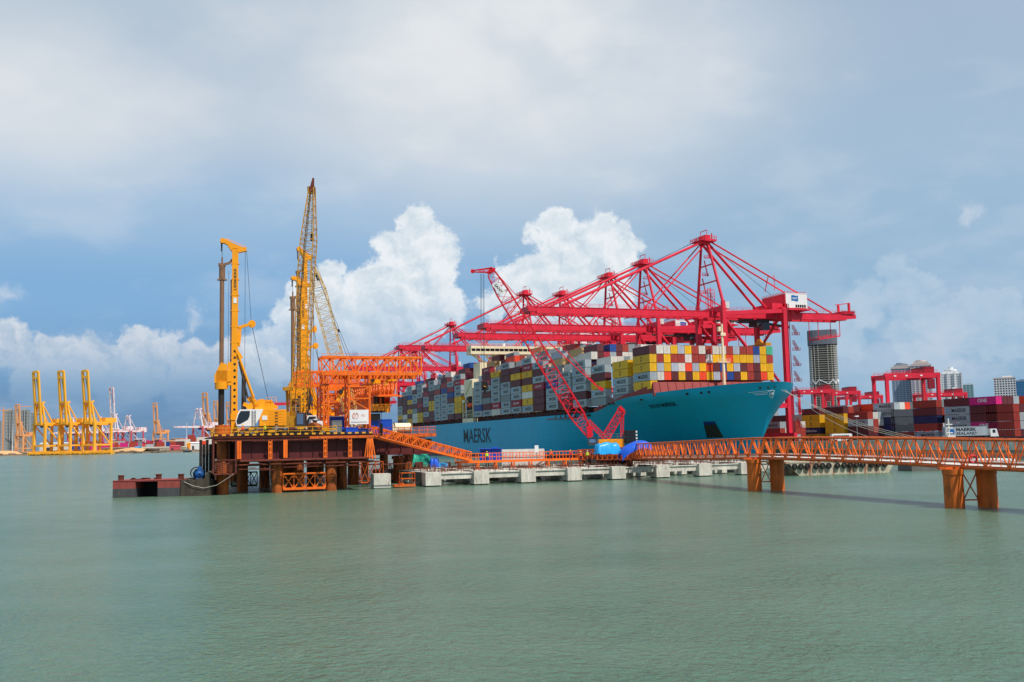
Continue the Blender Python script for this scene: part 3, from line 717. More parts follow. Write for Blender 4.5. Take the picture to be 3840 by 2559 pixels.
    # a 20 ft pair below the third bay stands as drawn in the photo
ship_containers()
def yard_containers():
    rnd = random.Random(5)
    Q = 4.62; V0 = 269.5
    # (px of the left and right end of the long side, colours bottom to top)
    stacks = [(3905,3830,'RDMmM'), (3805,3755,'RRRRR'[:4]), (3742,3640.5,'PPDDP'), (3641,3547,'mMMMD'), (3516,3428,'MRKDR'), (3427,3388,'RCmm'), (3358,3295,'CKKMM'), (3290,3250,'DDKK'),
              (3244,3200,'DDMD'), (3194,3150,'RDDM')]
    def U_at(px): return atV(px, 1600, V0).y
    n = 0
    for i, (xr, xl, cols) in enumerate(stacks):
        xr, xl = max(xr, xl), min(xr, xl)
        if i == 0: u0 = 236.2
        elif i == 1: u0 = U_at(3805)
        else: u0 = U_at(xr)
        for row in range(6):
            for t, c in enumerate(cols):
                if row: c = rnd.choice('DRDMKRWmOCB')
                hh = len(cols) if row < 4 else len(cols)-rnd.choice((0, 1, 1))
                if t >= hh: continue
                u = u0
                front = True
                if row and i > 1 and t < 4: front = rnd.random() < .2
                if row > 0 and not (front or t == hh-1): continue
                logo = {'M':'MAERSK','P':'ONE','Y':'MSC','K':None,'H':'HAMBURG SÜD'}.get(c)
                k = 3770/(.942*u+.3355*V0); area = 0
                if row == 0: area = abs(proj((V0,u,8))[0]-proj((V0,u+CL,8))[0])*CH*k
                area += 9*k*k*(.6 if row else .8)*(1 if front else .2)/(1+row*.4)
                nm = CC[c][1]
                lab = f"{nm} container, tier {t+1} of {ordw(i+1)} yard stack from the right, " + ("facing row" if row == 0 else f"row {row+1} behind")
                CAND.append((area, (V0+row*2.55, u, Q+t*CP), c, CL, logo, lab, 'containers in the yard behind the bridge'))
    # low yellow block and its neighbours behind the mooring ropes
    blocks = [(3136, 'YYYY', 0), (3082, 'YYKYD', 1)]
    blk = [(3166,3083,'YYYYDD'), (3075,2995,'YKYYD'), (3256,3205,'DDMR'), (2958,2915,'mRM')]
    for i, (xr, xl, cols) in enumerate(blk):
        V1 = 262.0+(.01*i); Ui = atV(xr, 1600, V1).y if i != 3 else 300
        for row in range(5):
            for t, c in enumerate(cols[:5]):
                if i == 3: V1 = atY(2925, 1600, 420).x; Ui = atY(2925, 1600, 420).y
                if row: c = {'Y':'Y'}.get(c, rnd.choice('RDMW')) if row < 3 else rnd.choice('RWDM')
                z = Q+t*2.6; logo = {'M':'MAERSK','Y':'MSC','K':'Safmarine'}.get(c); k = 3770/(.942*Ui+.3355*V1)
                area = (abs(proj((V1,Ui,8))[0]-proj((V1,Ui+CL,8))[0])*CH*k if row == 0 else 0)+4*k*k/(1+row*.5)
                nm = CC[c][1]
                lab = f"{nm} container, tier {t+1}, {['yellow block right part','yellow block left part','stack by the lamp post','small stack behind the ship bow'][i]}, row {row+1}"
                CAND.append((area, (V1+row*2.52, Ui, Q+t*CP*.93), c, CL, logo, lab, 'containers in the yard behind the bow ropes'))
yard_containers()
# distant yard rows along the quay towards the stern: many, small
def far_rows():
    rnd = random.Random(3)
    for k in range(26):
        u = 330+k*14
        for row in range(6):
            for t in range(rnd.choice((3, 4, 4, 5))):
                V = 268+row*2.55; c = rnd.choice('DRMKWRDOBm')
                if row and t < 3: continue
                kk = 3770/(.942*u+.3355*V)
                CAND.append((2.0*kk*kk*(1 if row == 0 else .3), (V, u, 4.62+t*CP), c, CL, 'MAERSK' if c == 'M' else None,
                             f"{CC[c][1]} container, tier {t+1}, far yard block {k+1} beyond the gantry, row {row+1}", 'containers in the far yard'))
far_rows()
CAND.sort(key=lambda c: -c[0])
seen = set()
for area, loc, c, L, logo, lab, grp in CAND[:300]:
    o = bpy.data.objects.new('shipping_container', cmesh(c, L, logo)); C.objects.link(o)
    o.location = W(*loc); o.rotation_euler.z = ALPHA
    assert lab not in seen, lab
    seen.add(lab); tag(o, lab, 'container', grp)
# the remaining, smaller-showing ones as one mass
rest = MB(); rk = list(CM.keys())
for area, (v, u, z), c, L, logo, lab, grp in CAND[300:]:
    rest.k = rk.index(c); rest.box(v, v+CW, u, u+CL, z, z+CH)
    if logo == 'MAERSK' and v < 160: rest.k = len(rk); put_text(rest, 'MAERSK', (v-.02, u+CL*.45, z+CH*.5), (0,-1,0), (0,0,1), CL*.5, 1.1, .012); rest.k = rk.index('L'); rest.box(v-.03, v, u+CL*.8, u+CL*.8+1.2, z+.8, z+2.0)
    if logo == 'MSC' and v < 160: rest.k = len(rk); rest.box(v-.02, v, u+CL*.46, u+CL*.54, z+.5, z+2.3)
ro = rest.build('stacked_containers', [CM[k] for k in rk]+[M['lettering']], absf=True)
tag(ro, 'mass of small container ends on the inner ship rows and in the far yard', 'containers', kind='stuff')
print('containers', len(CAND))
# ------------------------------------------------------------------ quay on the right and its cranes
def make_quay():
    mb = MB(); mb.box(205, 1400, 60, 1500, -3, 4.5); struct(mb, 'quay', M['quay'])
    mb = MB(); mb.quad((207.5,60,4.51),(1399,60,4.51),(1399,1499,4.51),(207.5,1499,4.51)); struct(mb, 'quay_pavement', M['asphalt'])
    mb = MB(); mb.box(204.4, 205.0, 60, 1499, 2.2, 4.9); struct(mb, 'quay_edge_beam', M['concrete'])
    g = MB()
    for k in range(90):
        g.bar((258, 150+k*4, 4.5), (258, 150+k*4, 7.2), .12)
    for z in (5.3, 6.2, 7.1): g.bar((258, 150, z), (258, 506, z), .08)
    g.box(257.9, 258.1, 150, 506, 4.5, 5.2)
    solo(g, 'yard_fence', M['grey_dark'], 'long grey mesh fence in front of the container yard', 'fence', (258, 150, 4.5))
make_quay()
def quay_crane_parts(root, hs=1.0, sign=True, detail=True):
    """ship-to-shore crane, boom lowered. local x landward from the waterside rail, y along the quay, z above water"""
    o = (0, 0, 0); Y = 9.7; XL = 28.4; ZB = 54.6
    a = MB()
    for y in (-Y, Y):
        a.bar((0, y, 7), (0, y, 56), 1.9, 1.9); a.bar((0, y, 56), (0, y, 60.5), 1.7, 1.7, r2=.75)
        a.build('leg', M['crane_red'], root); a = MB()
        a.bar((XL, y, 7), (XL, y, 58), 1.6, 1.9); a.build('leg', M['crane_red'], root); a = MB()
    p = MB()
    for y in (-Y, Y):
        p.bar((0, y, 19), (XL, y, 19), 1.5, 2.0); p.bar((0, y, 54), (XL, y, 20.5), 1.3, n=8)
        p.bar((0, y, 55.5), (XL, y, 57), 1.2, 1.6)
    for x in (0, XL):
        p.bar((x, -Y-4, 7.2), (x, Y+4, 7.2), 1.5, 1.8); p.bar((x, -Y, 19), (x, Y, 19), 1.3, 1.8)
        p.bar((x, -Y, 57.5), (x, Y, 57.5), 1.3, 2.2)
    p.bar((0, -Y, 20), (0, Y, 36), .7); p.bar((0, Y, 20), (0, -Y, 36), .7)
    p.bar((XL, -Y, 24), (XL, Y, 42), .8); p.bar((XL, Y, 42), (XL, -Y, 57), .8)
    p.build('portal_frame', M['crane_red'], root)
    bo = MB()
    for x in (0, XL):
        for y in (-Y, Y): bo.box(x-1.1, x+1.1, y-4.5, y+4.5, 4.9, 6.3)
    bo.build('bogie', M['crane_red_dark'], root)
    b = MB()
    for y in (-3.4, 3.4):
        b.bar((-78, y, 55.9), (0, y, 55.9), 1.3, 2.6)
        b.bar((-80.5, y, 56.4), (-78, y, 55.9), 1.1, 1.6)
    for k in range(14): b.bar((-78+k*6, -3.4, 56.3), (-78+k*6, 3.4, 56.3), .5)
    b.box(-81.5, -79, -4.4, 4.4, 55.2, 57.2)
    for y in (-4.6, 4.6): b.rail([(-80, y, 57.2), (0, y, 57.2)], 1.2, 4, .1)
    for k in range(8): b.bar((-74+k*9.3, -5, 54.2), (-74+k*9.3, 5, 54.2), .25)
    b.bar((-79, -4.9, 54.2), (0, -4.9, 54.2), .22)
    for x in (-64, -28):
        for y in (-3.4, 3.4): b.bar((x-1.2, y, 57), (x, y, 59.4), .5); b.bar((x+1.2, y, 57), (x, y, 59.4), .5)
    b.build('boom', M['crane_red'], root)
    g = MB()
    for y in (-3.4, 3.4): g.bar((0, y, 55.9), (64, y, 55.9), 1.3, 2.8); g.bar((64, y, 55.9), (69, y, 56.3), 1.1, 1.8)
    for k in range(11): g.bar((4+k*6, -3.4, 56.3), (4+k*6, 3.4, 56.3), .5)
    g.rail([(0, -4.6, 57.4), (28, -4.6, 57.4)], 1.2, 3, .1); g.rail([(42, -4.6, 57.4), (68, -4.6, 57.4)], 1.2, 3, .1)
    g.box(62, 68, -4.4, 4.4, 57.2, 58.4); g.bar((66, -3.4, 58), (66, -3.4, 62), .8); g.bar((66, 3.4, 58), (66, 3.4, 62), .8); g.bar((59, -3.4, 61), (66, -3.4, 61.8), .3)
    # maintenance cage hanging at the back
    for x in (50, 61):
        for y in (-3, 3): g.bar((x, y, 54.5), (x, y, 46.5 if x == 50 else 48), .22)
    g.rail([(50, -3, 46.5), (61, -3, 48)], 1.1, 2, .14); g.rail([(50, 3, 46.5), (61, 3, 48)], 1.1, 2, .14); g.bar((50, -3, 46.5), (50, 3, 46.5), .2); g.bar((50,-3,46.5),(61,-3,48),.5); g.bar((50,3,46.5),(61,3,48),.5)
    g.build('girder', M['crane_red'], root)
    A = MB(); za = 86.0
    for y in (-1, 1):
        A.bar((0, y*Y, 60), (-1.5, y*2.2, za), 1.25, n=10, r2=.8)
        A.bar((XL-3, y*3.4, 58), (-1.2, y*2.0, za-1), 1.05, n=8)
        A.bar((57, y*3.4, 57.5), (-1.2, y*2.4, za), .7, n=6)
        A.bar((29, y*3.4, 66.5), (30, y*2, 73.0), .3); 
    for k in range(3):
        z = 62+k*7; t = (z-60)/26; w = Y*(1-t)+2.2*t
        if k: A.bar((-1.5*t, -w, z), (-1.5*t, w, z), .5)
    A.build('a_frame', M['crane_red'], root)
    S = MB()
    for y in (-2.6, 2.6):
        S.bar((-64, y*1.3, 59), (-1.8, y, za), .85, n=6); S.bar((-28, y*1.3, 59), (-1.8, y, za-.8), .55, n=6)
    S.build('forestay', M['crane_red'], root)
    wr = MB(); wr.bar((-30, .5, 74.0), (-2, .5, za+1.6), .12); wr.bar((-60, .5, 61), (-2, .5, za+1.2), .12); wr.bar((30, .5, 65), (-2, .5, za+1), .12)
    wr.build('boom_hoist_wire', M['wire'], root)
    T = MB(); T.box(-3.5, 1.8, -4.2, 4.2, za-.6, za+.2)
    for x0, x1, z in ((-5.6,-3.0,za-.2),(-3.5,1.8,za+.3)): T.rail([(x0,-4.2,z),(x1,-4.2,z)], 1.2, 1, .14); T.rail([(x0,4.2,z),(x1,4.2,z)], 1.2, 1, .14); T.rail([(x0,-4.2,z),(x0,4.2,z)], 1.2, 1.4, .14)
    T.box(-5.6,-3.2,-4.2,4.2,za-.4,za-.2); T.box(-2.6,0,-2.4,2.4,za+.2,za+2.2); T.bar((-1.6,-2.4,za+2),(-1.6,-2.4,za+4.2),.2); T.bar((-1.6,2.4,za+2),(-1.6,2.4,za+4.2),.2); T.bar((-1.6,-2.4,za+4.2),(-1.6,2.4,za+4.2),.25)
    T.bar((.9,-2,za-.2),(.9,-2,za+3),.4)
    T.build('apex_platform', M['crane_red'], root)
    # stair flights on the far mast leg
    st = MB()
    for k in range(3):
        z = 66+k*7; t = (z-60)/26; y = Y*(1-t)+2.2*t
        st.rail([(.6, y, z), (3.6, y, z)], 1.1, 1.2, .14); st.bar((.6, y, z), (3.6, y, z), .3)
        st.bar((3.2, y, z), (1.2, y-1, z+6), .35)
    for k in range(7): st.rail([(2.2, 5, 58+k*1.4), (5.4, 5, 58+k*1.4)], .9, .9, .12)
    for y in (5, 7): st.bar((3.5, y, 57), (3.5, y, 68), .3); st.bar((5.4, y, 57), (5.4, y, 66), .2)
    st.build('service_tower', M['crane_red'], root)
    h = MB(); h.box(30.5, 41, -8, 8, 58.2, 64.2); h.box(29.5, 42, -9, 9, 57.6, 58.2); h.rail([(30.5,-8,64.2),(41,-8,64.2)], 1, 1.5, .1); h.rail([(30.5,8,64.2),(30.5,-8,64.2)], 1, 1.5, .1)
    h.box(25, 30, -7, 7, 58.0, 60.5)
    hm = h.build('machinery_house', M['crane_red'], root)
    f = MB(); f.box(30.9, 41.3, -8.15, -8.0, 58.6, 64.5); f.box(30.4, 41.4, -8.2, 8.1, 64.3, 64.6)
    f.build('house_panel', M['white'], hm)
    v = MB()
    for k in range(5): v.box(35.5+k*1.05, 36.2+k*1.05, -8.3, -8.1, 58.9, 59.9)
    v.build('vent', M['black'], hm)
    if sign:
        sg = MB(); n = 8
        for i in range(n):
            x0 = 33.6+i*3.3/n; x1 = 33.6+(i+1)*3.3/n; z0 = .12*math.sin(i/n*6.28); z1 = .12*math.sin((i+1)/n*6.28)
            sg.quad((x0,-8.2,61.4+z0),(x1,-8.2,61.4+z1),(x1,-8.2,63.7+z1),(x0,-8.2,63.7+z0))
        sgo = sg.build('house_sign', M['logo_blue'], hm)
        tx = MB(); put_text(tx, 'CICT', (35.25, -8.26, 62.5), (1,0,0), (0,0,1), 2.5, .75, .04); tx.build('sign_lettering', M['lettering_white'], sgo)
    c = MB(); c.box(20, 26, -3, 3, 51.6, 54.2); c.box(14, 19, -2.6, 2.6, 53.2, 54.4); c.bar((26, 0, 53), (38, 0, 51.6), .5, 1.0); c.bar((13,0,53.6),(2,0,53.6),.4,.7)
    c.build('trolley', M['grey_dark'], root)
    cb = MB(); cb.box(21, 24, -6, -3.2, 49.6, 52.4); cb.build('operator_cab', M['window_dark'], root)
    # lift shaft and zig-zag stairs on the near landside leg
    e = MB(); x = XL+1.6
    e.bar((x, -Y, 7), (x, -Y, 60), .5); e.bar((x+.9, -Y, 7), (x+.9, -Y, 60), .2)
    for k in range(8):
        z = 10+k*6.2
        e.rail([(x+1, -Y-1.3, z), (x+4.6, -Y-1.3, z)], 1.0, 1, .14); e.bar((x+1, -Y-1.2, z), (x+4.6, -Y-1.2, z), .3, .2)
        [e.bar((x+4.0, -Y-1+d, z+h), (x+1.8, -Y-1+d, z+3.1+h), .2) or e.bar((x+1.8, -Y-1+d, z+3.1+h), (x+3.6, -Y-1+d, z+6.1+h), .2) for d in (0, .8) for h in (0, 1)]
    e.build('lift_and_stairs', M['crane_red_dark'], root)
    if detail:
        s2 = MB(); s2.box(9, 20.5, -Y-.95, -Y-.8, 18.0, 20.2)
        s2.build('beam_sign', M['white'], root)
        eb = MB(); eb.box(.8, 3.0, -Y+.2, -Y+2.6, 57.6, 60.2); eb.build('electrical_cabinet', M['white_dirty'], root)
sts = [(346.4,1,'nearest red quay crane, blue sign on its white machinery house, boom over the bow'),
       (400,1,'second red quay crane from the bow, its apex just left of the tallest one'),
       (437,1,'third red quay crane from the bow with lowered boom over the ship'),
       (496,1,'fourth red quay crane from the bow, apex left of the white cloud edge'),
       (553,1.1,'tall fifth red quay crane whose boom tip sticks out left of the bridge wing'),
       (711,1.1,'sixth red quay crane with apex standing alone left of the lattice boom tip'),
       (803,1,'seventh red quay crane near the ship stern, apex behind the sixth crane boom'),
       (828,1,'eighth red quay crane near the stern, partly behind the orange truss'),
       (880,1.08,'ninth red quay crane far along the quay, seen through the orange gantry legs'),
       (1190,1,'farthest red quay crane, boom showing between the two yellow machines')]
cr0 = thing('quay_crane', sts[0][2], 'quay crane', (207, sts[0][0], 0), group='red quay cranes along the ship', scale=(.965, 1, .985))
quay_crane_parts(cr0)
for u, s, lab in sts[1:]:
    r = dup(cr0, (207, u, 0), 0, lab, scale=(.965, 1, .985*s))
    r.location.z = 0
# lifting spreader hanging from the nearest crane
sp = thing('spreader', 'yellow lifting spreader hanging on wires behind the right end of the bow stack', 'spreader', (229, 346.4, 43.2))
m_ = MB(); m_.box(-1.2, 1.2, -6, 6, -.2, .5); m_.box(-1.3, 1.3, -6.3, -5.6, -.6, .6); m_.box(-1.3, 1.3, 5.6, 6.3, -.6, .6); m_.build('frame', M['old_yellow'], sp)
m_ = MB(); m_.lathe((0, 0, 1.6), [(0,-.5),(1.1,-.4),(1.1,.4),(0,.5)], 14, ax='y'); m_.box(-1, 1, -1.6, 1.6, .5, 1.4); m_.build('headblock', M['rig_yellow'], sp)
m_ = MB()
for x in (-1, 1):
    for y in (-2, 2): m_.bar((x, y, 1), (x*.8, y*.9, 9), .08)
m_.build('wire', M['wire'], sp)
# ---- rubber tyred gantries in the yard
def rtg(root, gauge=24, H=24, span=17, w=1.4):
    """local x across the rows (gauge), y travel direction"""
    for x in (0, gauge):
        for y in (0, span):
            m = MB(); m.bar((x, y, 6.4), (x, y, 4.6+H), w, w*1.3); m.build('leg', M['crane_red'], root)
    for y in (0, span): m = MB(); m.bar((-1, y, 4.6+H), (gauge+1, y, 4.6+H), 1.4, 2.0); m.rail([(0, y, 5.55+H), (gauge, y, 5.55+H)], 1.1, 2.5, .12); m.build('portal_beam', M['crane_red'], root)
    for x in (0, gauge):
        m = MB(); m.bar((x, 0, 4.6+H-.2), (x, span, 4.6+H-.2), 1.0, 1.6); m.build('end_beam', M['crane_red'], root)
        m = MB(); m.bar((x, -1, 6.3), (x, span+1, 6.3), 1.2, 1.2); m.build('sill_beam', M['crane_red'], root)
    t = MB()
    [t.box(x, x+1.1, -.85, -.7, H+4.3, H+4.8) for x in (3.2, 8.6, 15.5)]
    t.build('walkway_panel', M['white'], root)
    t = MB(); t.box(gauge-6, gauge-1, 1, span-1, 5.7+H, 8.0+H); t.box(gauge-5, gauge-2, -1.4, .2, H-.6, H+3.2); t.build('trolley', M['crane_red_dark'], root)
    t = MB()
    for x in (0, gauge):
        for y in (0, span):
            for d in (-1.3, 1.3): t.lathe((x, y+d, 5.3), [(0,-.35),(.75,-.35),(.75,.35),(0,.35)], 12, ax='x')
    t.build('wheel', M['tyre'], root)
    s = MB(); s.box(gauge-9, gauge-1.5, span/2-1.2, span/2+1.2, H-8, H-7.3); s.box(gauge-6.5, gauge-3, span/2-1, span/2+1, H-7.3, H-5.6)
    for x in (gauge-6, gauge-3.4): s.bar((x, span/2, H-6), (x, span/2, H+5), .1)
    s.build('lifting_frame', M['old_yellow'], root)
def place_rtg(pl, pr, ytop, Yd, lab, first=[None]):
    p = atY(pl, 1600, Yd); q = atY(pr, 1600, Yd)
    ang = math.atan2((q-p).y, (q-p).x)
    k = 3770/Yd; g = (Vector((q.x-p.x, q.y-p.y, 0))).length
    top = (1651-(0.0218*((pl+pr)/2-1920))-ytop)/k+CAMZ
    s = g/24.0; sz = top/(24+4.6+1.0)
    if first[0] is None:
        r = thing('gantry_crane', lab, 'gantry crane', (p.x, p.y, 0), ang, 'red yard gantry cranes', scale=(s, s, sz)); rtg(r); first[0] = r
    else: r = dup(first[0], (p.x, p.y, 0), ang, lab, scale=(s, s, sz))
    return r
# the largest: near frame spans px 3322..3535, far frame px 3280..3470
_r = place_rtg(3335, 3528, 1400, 400, 'large red yard gantry crane standing over the container stacks, legs in front of pale towers')
place_rtg(3090, 3228, 1468, 640, 'red yard gantry crane with low beam right of the unfinished tower')
place_rtg(3002, 3128, 1462, 560, 'red yard gantry crane in front of the unfinished tower foot')
place_rtg(3180, 3312, 1484, 720, 'red yard gantry crane left of the big gantry, half hidden')
place_rtg(3478, 3628, 1474, 560, 'red yard gantry crane right of the big gantry under the white tower')
# ---- towers of the city behind the yard
def tower(name, lab, px0, px1, ytop, Yd, base, floors, bays, mats, kind):
    p = wY(px0, 1600, Yd); q = wY(px1, 1600, Yd); k = 3770/Yd
    w = (q.x-p.x); H = CAMZ+(1651-.0218*((px0+px1)/2-1920)-ytop)/k
    c = Fr(Vector(((p.x+q.x)/2, Yd, 0)))
    r = thing(name, lab, 'building', (c.x, c.y, 0), rot=-ALPHA+math.atan2(-(p.x+q.x)/2, Yd))
    D = w*.8; fh = (H-base)/floors
    body = MB(); slab = MB(); extra = MB()
    if kind == 'frame':      # open concrete frame, round corners, netting crown
        n = 22
        def ring(s, z): return [(w/2*s*math.copysign(abs(math.cos(t))**.55, math.cos(t)), D/2*s*math.copysign(abs(math.sin(t))**.55, math.sin(t)), z) for t in [2*math.pi*i/n for i in range(n)]]
        for f in range(floors+1):
            z = base+f*fh; a = ring(1, z); b = ring(1, z+fh*.22); slab.add(a+b, [(i, (i+1) % n, n+(i+1) % n, n+i) for i in range(n)]+[tuple(range(n))[::-1], tuple(range(n, 2*n))])
        for i in range(n):
            a = ring(.985, 0)[i]; slab.bar((a[0], a[1], 0), (a[0], a[1], H), w*.022)
        a = ring(.8, 0); b = ring(.8, H-2); body.add(a+b, [(i, (i+1) % n, n+(i+1) % n, n+i) for i in range(n)])
        slab.build('wall', mats[0], r); body.build('core', mats[1], r)
        h0 = H-(H-base)*.115; a = ring(1.06, h0); b = ring(1.06, H+4)
        extra.add(a+b, [(i, (i+1) % n, n+(i+1) % n, n+i) for i in range(n)]+[tuple(range(n, 2*n))]); extra.build('scaffold_net', mats[2], r)
        e = MB(); a = ring(1.01, base+(H-base)*.50)
        for i in range(n):
            q1 = a[i]; q2 = a[(i+1) % n]; up = 1 if i % 2 else -1
            e.bar((q1[0], q1[1], q1[2]-fh*up), (q2[0], q2[1], q2[2]+fh*up), w*.03)
        e.build('belt_truss', mats[3], r)
    else:
        body.box(-w/2, w/2, -D/2, D/2, 0, H)
        if kind in ('step', 'round'):
            body.box(-w*.36, w*.36, -D*.36, D*.36, H, H+w*.13); body.lathe((0,0,H+w*.13), [(w*.25,0),(w*.25,w*.08),(0,w*.08)], 12)
        if kind == 'slab': body.box(-w*.1, w*.35, -D*.2, D*.3, H, H+w*.12)
        body.build('wall', mats[0], r)
        win = MB()
        for f in range(floors):
            z = base+f*fh+fh*.3
            for s in (-1, 1):
                for i in range(bays):
                    x = -w/2+w*(i+.2)/bays; win.box(x, x+w*.6/bays, s*D/2-.15, s*D/2+.15, z, z+fh*.5)
                for i in range(bays):
                    y = -D/2+D*(i+.2)/bays; win.box(s*w/2-.15, s*w/2+.15, y, y+D*.6/bays, z, z+fh*.5)
        win.build('window', mats[1], r)['kind'] = 'stuff'
        tr = MB()
        if kind == 'round':
            for x in (-.48, -.16, .16, .48): tr.bar((x*w, -D/2-.8, 0), (x*w, -D/2-.8, H+w*.06), w*.06)
            tr.lathe((0,0,H+w*.13), [(w*.3,0),(w*.3,w*.07),(w*.12,w*.1),(w*.12,w*.2),(0,w*.2)], 12)
            tr.build('fin', mats[2], r)
        elif kind == 'step':
            for i in range(6): tr.box(-w*(.42-.05*i), w*(.42-.05*i), -D*(.42-.05*i), D*(.42-.05*i), H+w*.03*i, H+w*.03*(i+.6))
            tr.box(-w*.52, w*.52, -D*.52, D*.52, H-fh, H); tr.build('roof', mats[2], r)
        else:
            tr.box(-w*.51, w*.51, -D*.51, D*.51, H-fh*.3, H+.8); tr.build('roof', mats[2], r)
    return r
glass_b = paint('tower_glass', (92,124,160), .25, .15, scale=.02, spec=.6); net = paint('scaffold_net', (104,110,120), .8, .25, scale=.08)
conc = paint('tower_concrete', (176,172,160), .8, .15, scale=.03); dk2 = paint('tower_core', (112,114,112), .8, .15, scale=.03); dk = paint('tower_dark', (54,60,68), .6, .1); wh = paint('tower_white', (222,224,224), .6, .05, scale=.03)
pinkw = paint('tower_pink', (206,192,186), .7, .08, scale=.03); teal = paint('tower_teal', (40,140,140), .3, .1); greyb = paint('tower_grey', (150,160,168), .7, .1, scale=.03); blueb = paint('tower_blue', (60,120,164), .25, .1, spec=.6)
tower('high_rise_tower', 'tall unfinished concrete tower with dark netting around its top floors', 3049, 3151, 1253, 1250, 10, 44, 8, [conc, dk2, net, wh], 'frame')
tower('high_rise_tower', 'bluish glass tower with pale stepped crown, left one behind the big gantry', 3357, 3428, 1378, 1500, 6, 34, 6, [greyb, glass_b, pinkw], 'step')
tower('high_rise_tower', 'pale pink tower with stepped crown, right one behind the big gantry', 3430, 3502, 1368, 1480, 6, 36, 5, [pinkw, glass_b, pinkw], 'step')
tower('high_rise_tower', 'white ribbed tower with round drum on its roof right of the gantry', 3540, 3616, 1403, 1300, 6, 24, 7, [wh, greyb, wh], 'round')
tower('high_rise_tower', 'small grey tower with a teal glass strip beside the white ribbed tower', 3622, 3658, 1443, 1900, 6, 26, 3, [greyb, teal, wh], 'slab')
tower('high_rise_tower', 'white gridded apartment tower near the right edge of the picture', 3742, 3816, 1420, 1500, 6, 22, 8, [wh, dk, pinkw], 'slab')
tower('high_rise_tower', 'blue glass tower at the right edge, next to the white gridded one', 3817, 3862, 1430, 1550, 6, 20, 1, [blueb, blueb, greyb], 'slab')
tower('water_tower', 'small pale concrete drum building below the bluish glass tower', 3380, 3404, 1560, 900, 2, 4, 2, [pinkw, greyb, pinkw], 'round')
# ---- truck with container, bus, lamp posts on the quay
Yt = 300; c0 = wY(3530, 1600, Yt); f0 = Fr(Vector((c0.x, Yt, 4.5)))
tr = thing('container_truck', 'white truck hauling a grey container along the quay, facing right', 'truck', (f0.x, f0.y, 4.5), rot=-ALPHA+R(-4))
m_ = MB(); m_.box(-.5, 14.6, -.5, .5, 1.0, 1.35); m_.box(14.2, 15.6, -1.1, 1.1, .9, 1.3); m_.build('chassis', M['grey_dark'], tr)
m_ = MB(); m_.add([(13.6,-1.2,1.0),(15.9,-1.2,1.0),(15.9,1.2,1.0),(13.6,1.2,1.0),(13.6,-1.2,3.3),(15.4,-1.2,3.3),(15.4,1.2,3.3),(13.6,1.2,3.3)], [(0,3,2,1),(4,5,6,7),(0,1,5,4),(1,2,6,5),(2,3,7,6),(3,0,4,7)]); m_.build('cab', M['white'], tr)
m_ = MB(); m_.box(14.2, 15.0, -1.24, -1.18, 2.1, 3.0); m_.box(15.42, 15.72, -1, 1, 2.1, 3.0); m_.build('windscreen', M['window_dark'], tr)
for x in (1, 2.3, 3.6, 12.2, 14.7):
    m_ = MB(); m_.lathe((x, 0, .5), [(0,-1.2),(.5,-1.2),(.5,-.8),(.3,-.8),(.3,.8),(.5,.8),(.5,1.2),(0,1.2)], 14, ax='y'); m_.build('wheel', M['tyre'], tr)
mb_, mats_ = container_mb('M', CL, None); 
mb_.k = 1; put_text(mb_, 'MAERSK', (2.45, CL*.5, CH*.7), (0,1,0), (0,0,1), 5.8, .95, .03); put_text(mb_, 'SEALAND', (2.45, CL*.5, CH*.28), (0,1,0), (0,0,1), 5.8, .85, .01); mb_.k = 3; mb_.box(2.3, 2.46, 1.3, 2.6, .7, 2.0)
mb_.k = 1; 
lo = bpy.data.objects.new('shipping_container', mb_.mesh('container_mesh', mats_)); C.objects.link(lo)
# long side with the writing turned to the camera
rz = R(-4); lo.rotation_euler.z = rz-math.pi/2; pp = Vector((c0.x, Yt, 4.5)) + Matrix.Rotation(rz, 3, 'Z') @ Vector((.6, 1.22, 1.36)); lo.location = pp
tag(lo, 'grey container with dark lettering riding on the white truck', 'container')
# bus
cbp = wY(3118, 1600, 330); fb = Fr(Vector((cbp.x, 330, 4.5)))
bus = thing('bus', 'small white bus parked on the quay behind the orange bridge', 'bus', (fb.x, fb.y, 4.5), rot=-ALPHA)
m_ = MB(); m_.box(0, 6.6, 0, 2.2, .45, 2.6); m_.box(.1, 6.4, .1, 2.1, 2.6, 2.75); m_.build('body', M['white'], bus)
m_ = MB(); m_.box(.4, 5.6, -.03, .02, 1.5, 2.2); m_.box(6.55, 6.65, .2, 2.0, 1.4, 2.3); m_.build('window', M['window_dark'], bus)
for x in (1.2, 5.2):
    m_ = MB(); m_.lathe((x, 1.1, .45), [(0,-1.1),(.45,-1.1),(.45,1.1),(0,1.1)], 14, ax='y'); m_.build('wheel', M['tyre'], bus)
def lamp_post(px, ytop, Yd, lab):
    c = atY(px, 1600, Yd); k = 3770/Yd; H = CAMZ+(1651-.0218*(px-1920)-ytop)/k
    r = thing('lamp_post', lab, 'lamp post', (c.x, c.y, 4.5), group='lamp posts of the port')
    m = MB(); m.tube((0,0,0), (0,0,H-4.5), .22, n=8, r2=.12); m.build('post', M['grey'], r)
    m = MB(); m.box(-.8, .8, -.5, .5, H-4.9, H-4.5); m.build('lamp_head', M['white'], r)
lamp_post(3583, 1455, 420, 'thin grey lamp post rising in front of the white ribbed tower')
lamp_post(3213, 1560, 380, 'thin grey lamp post left of the big red gantry')
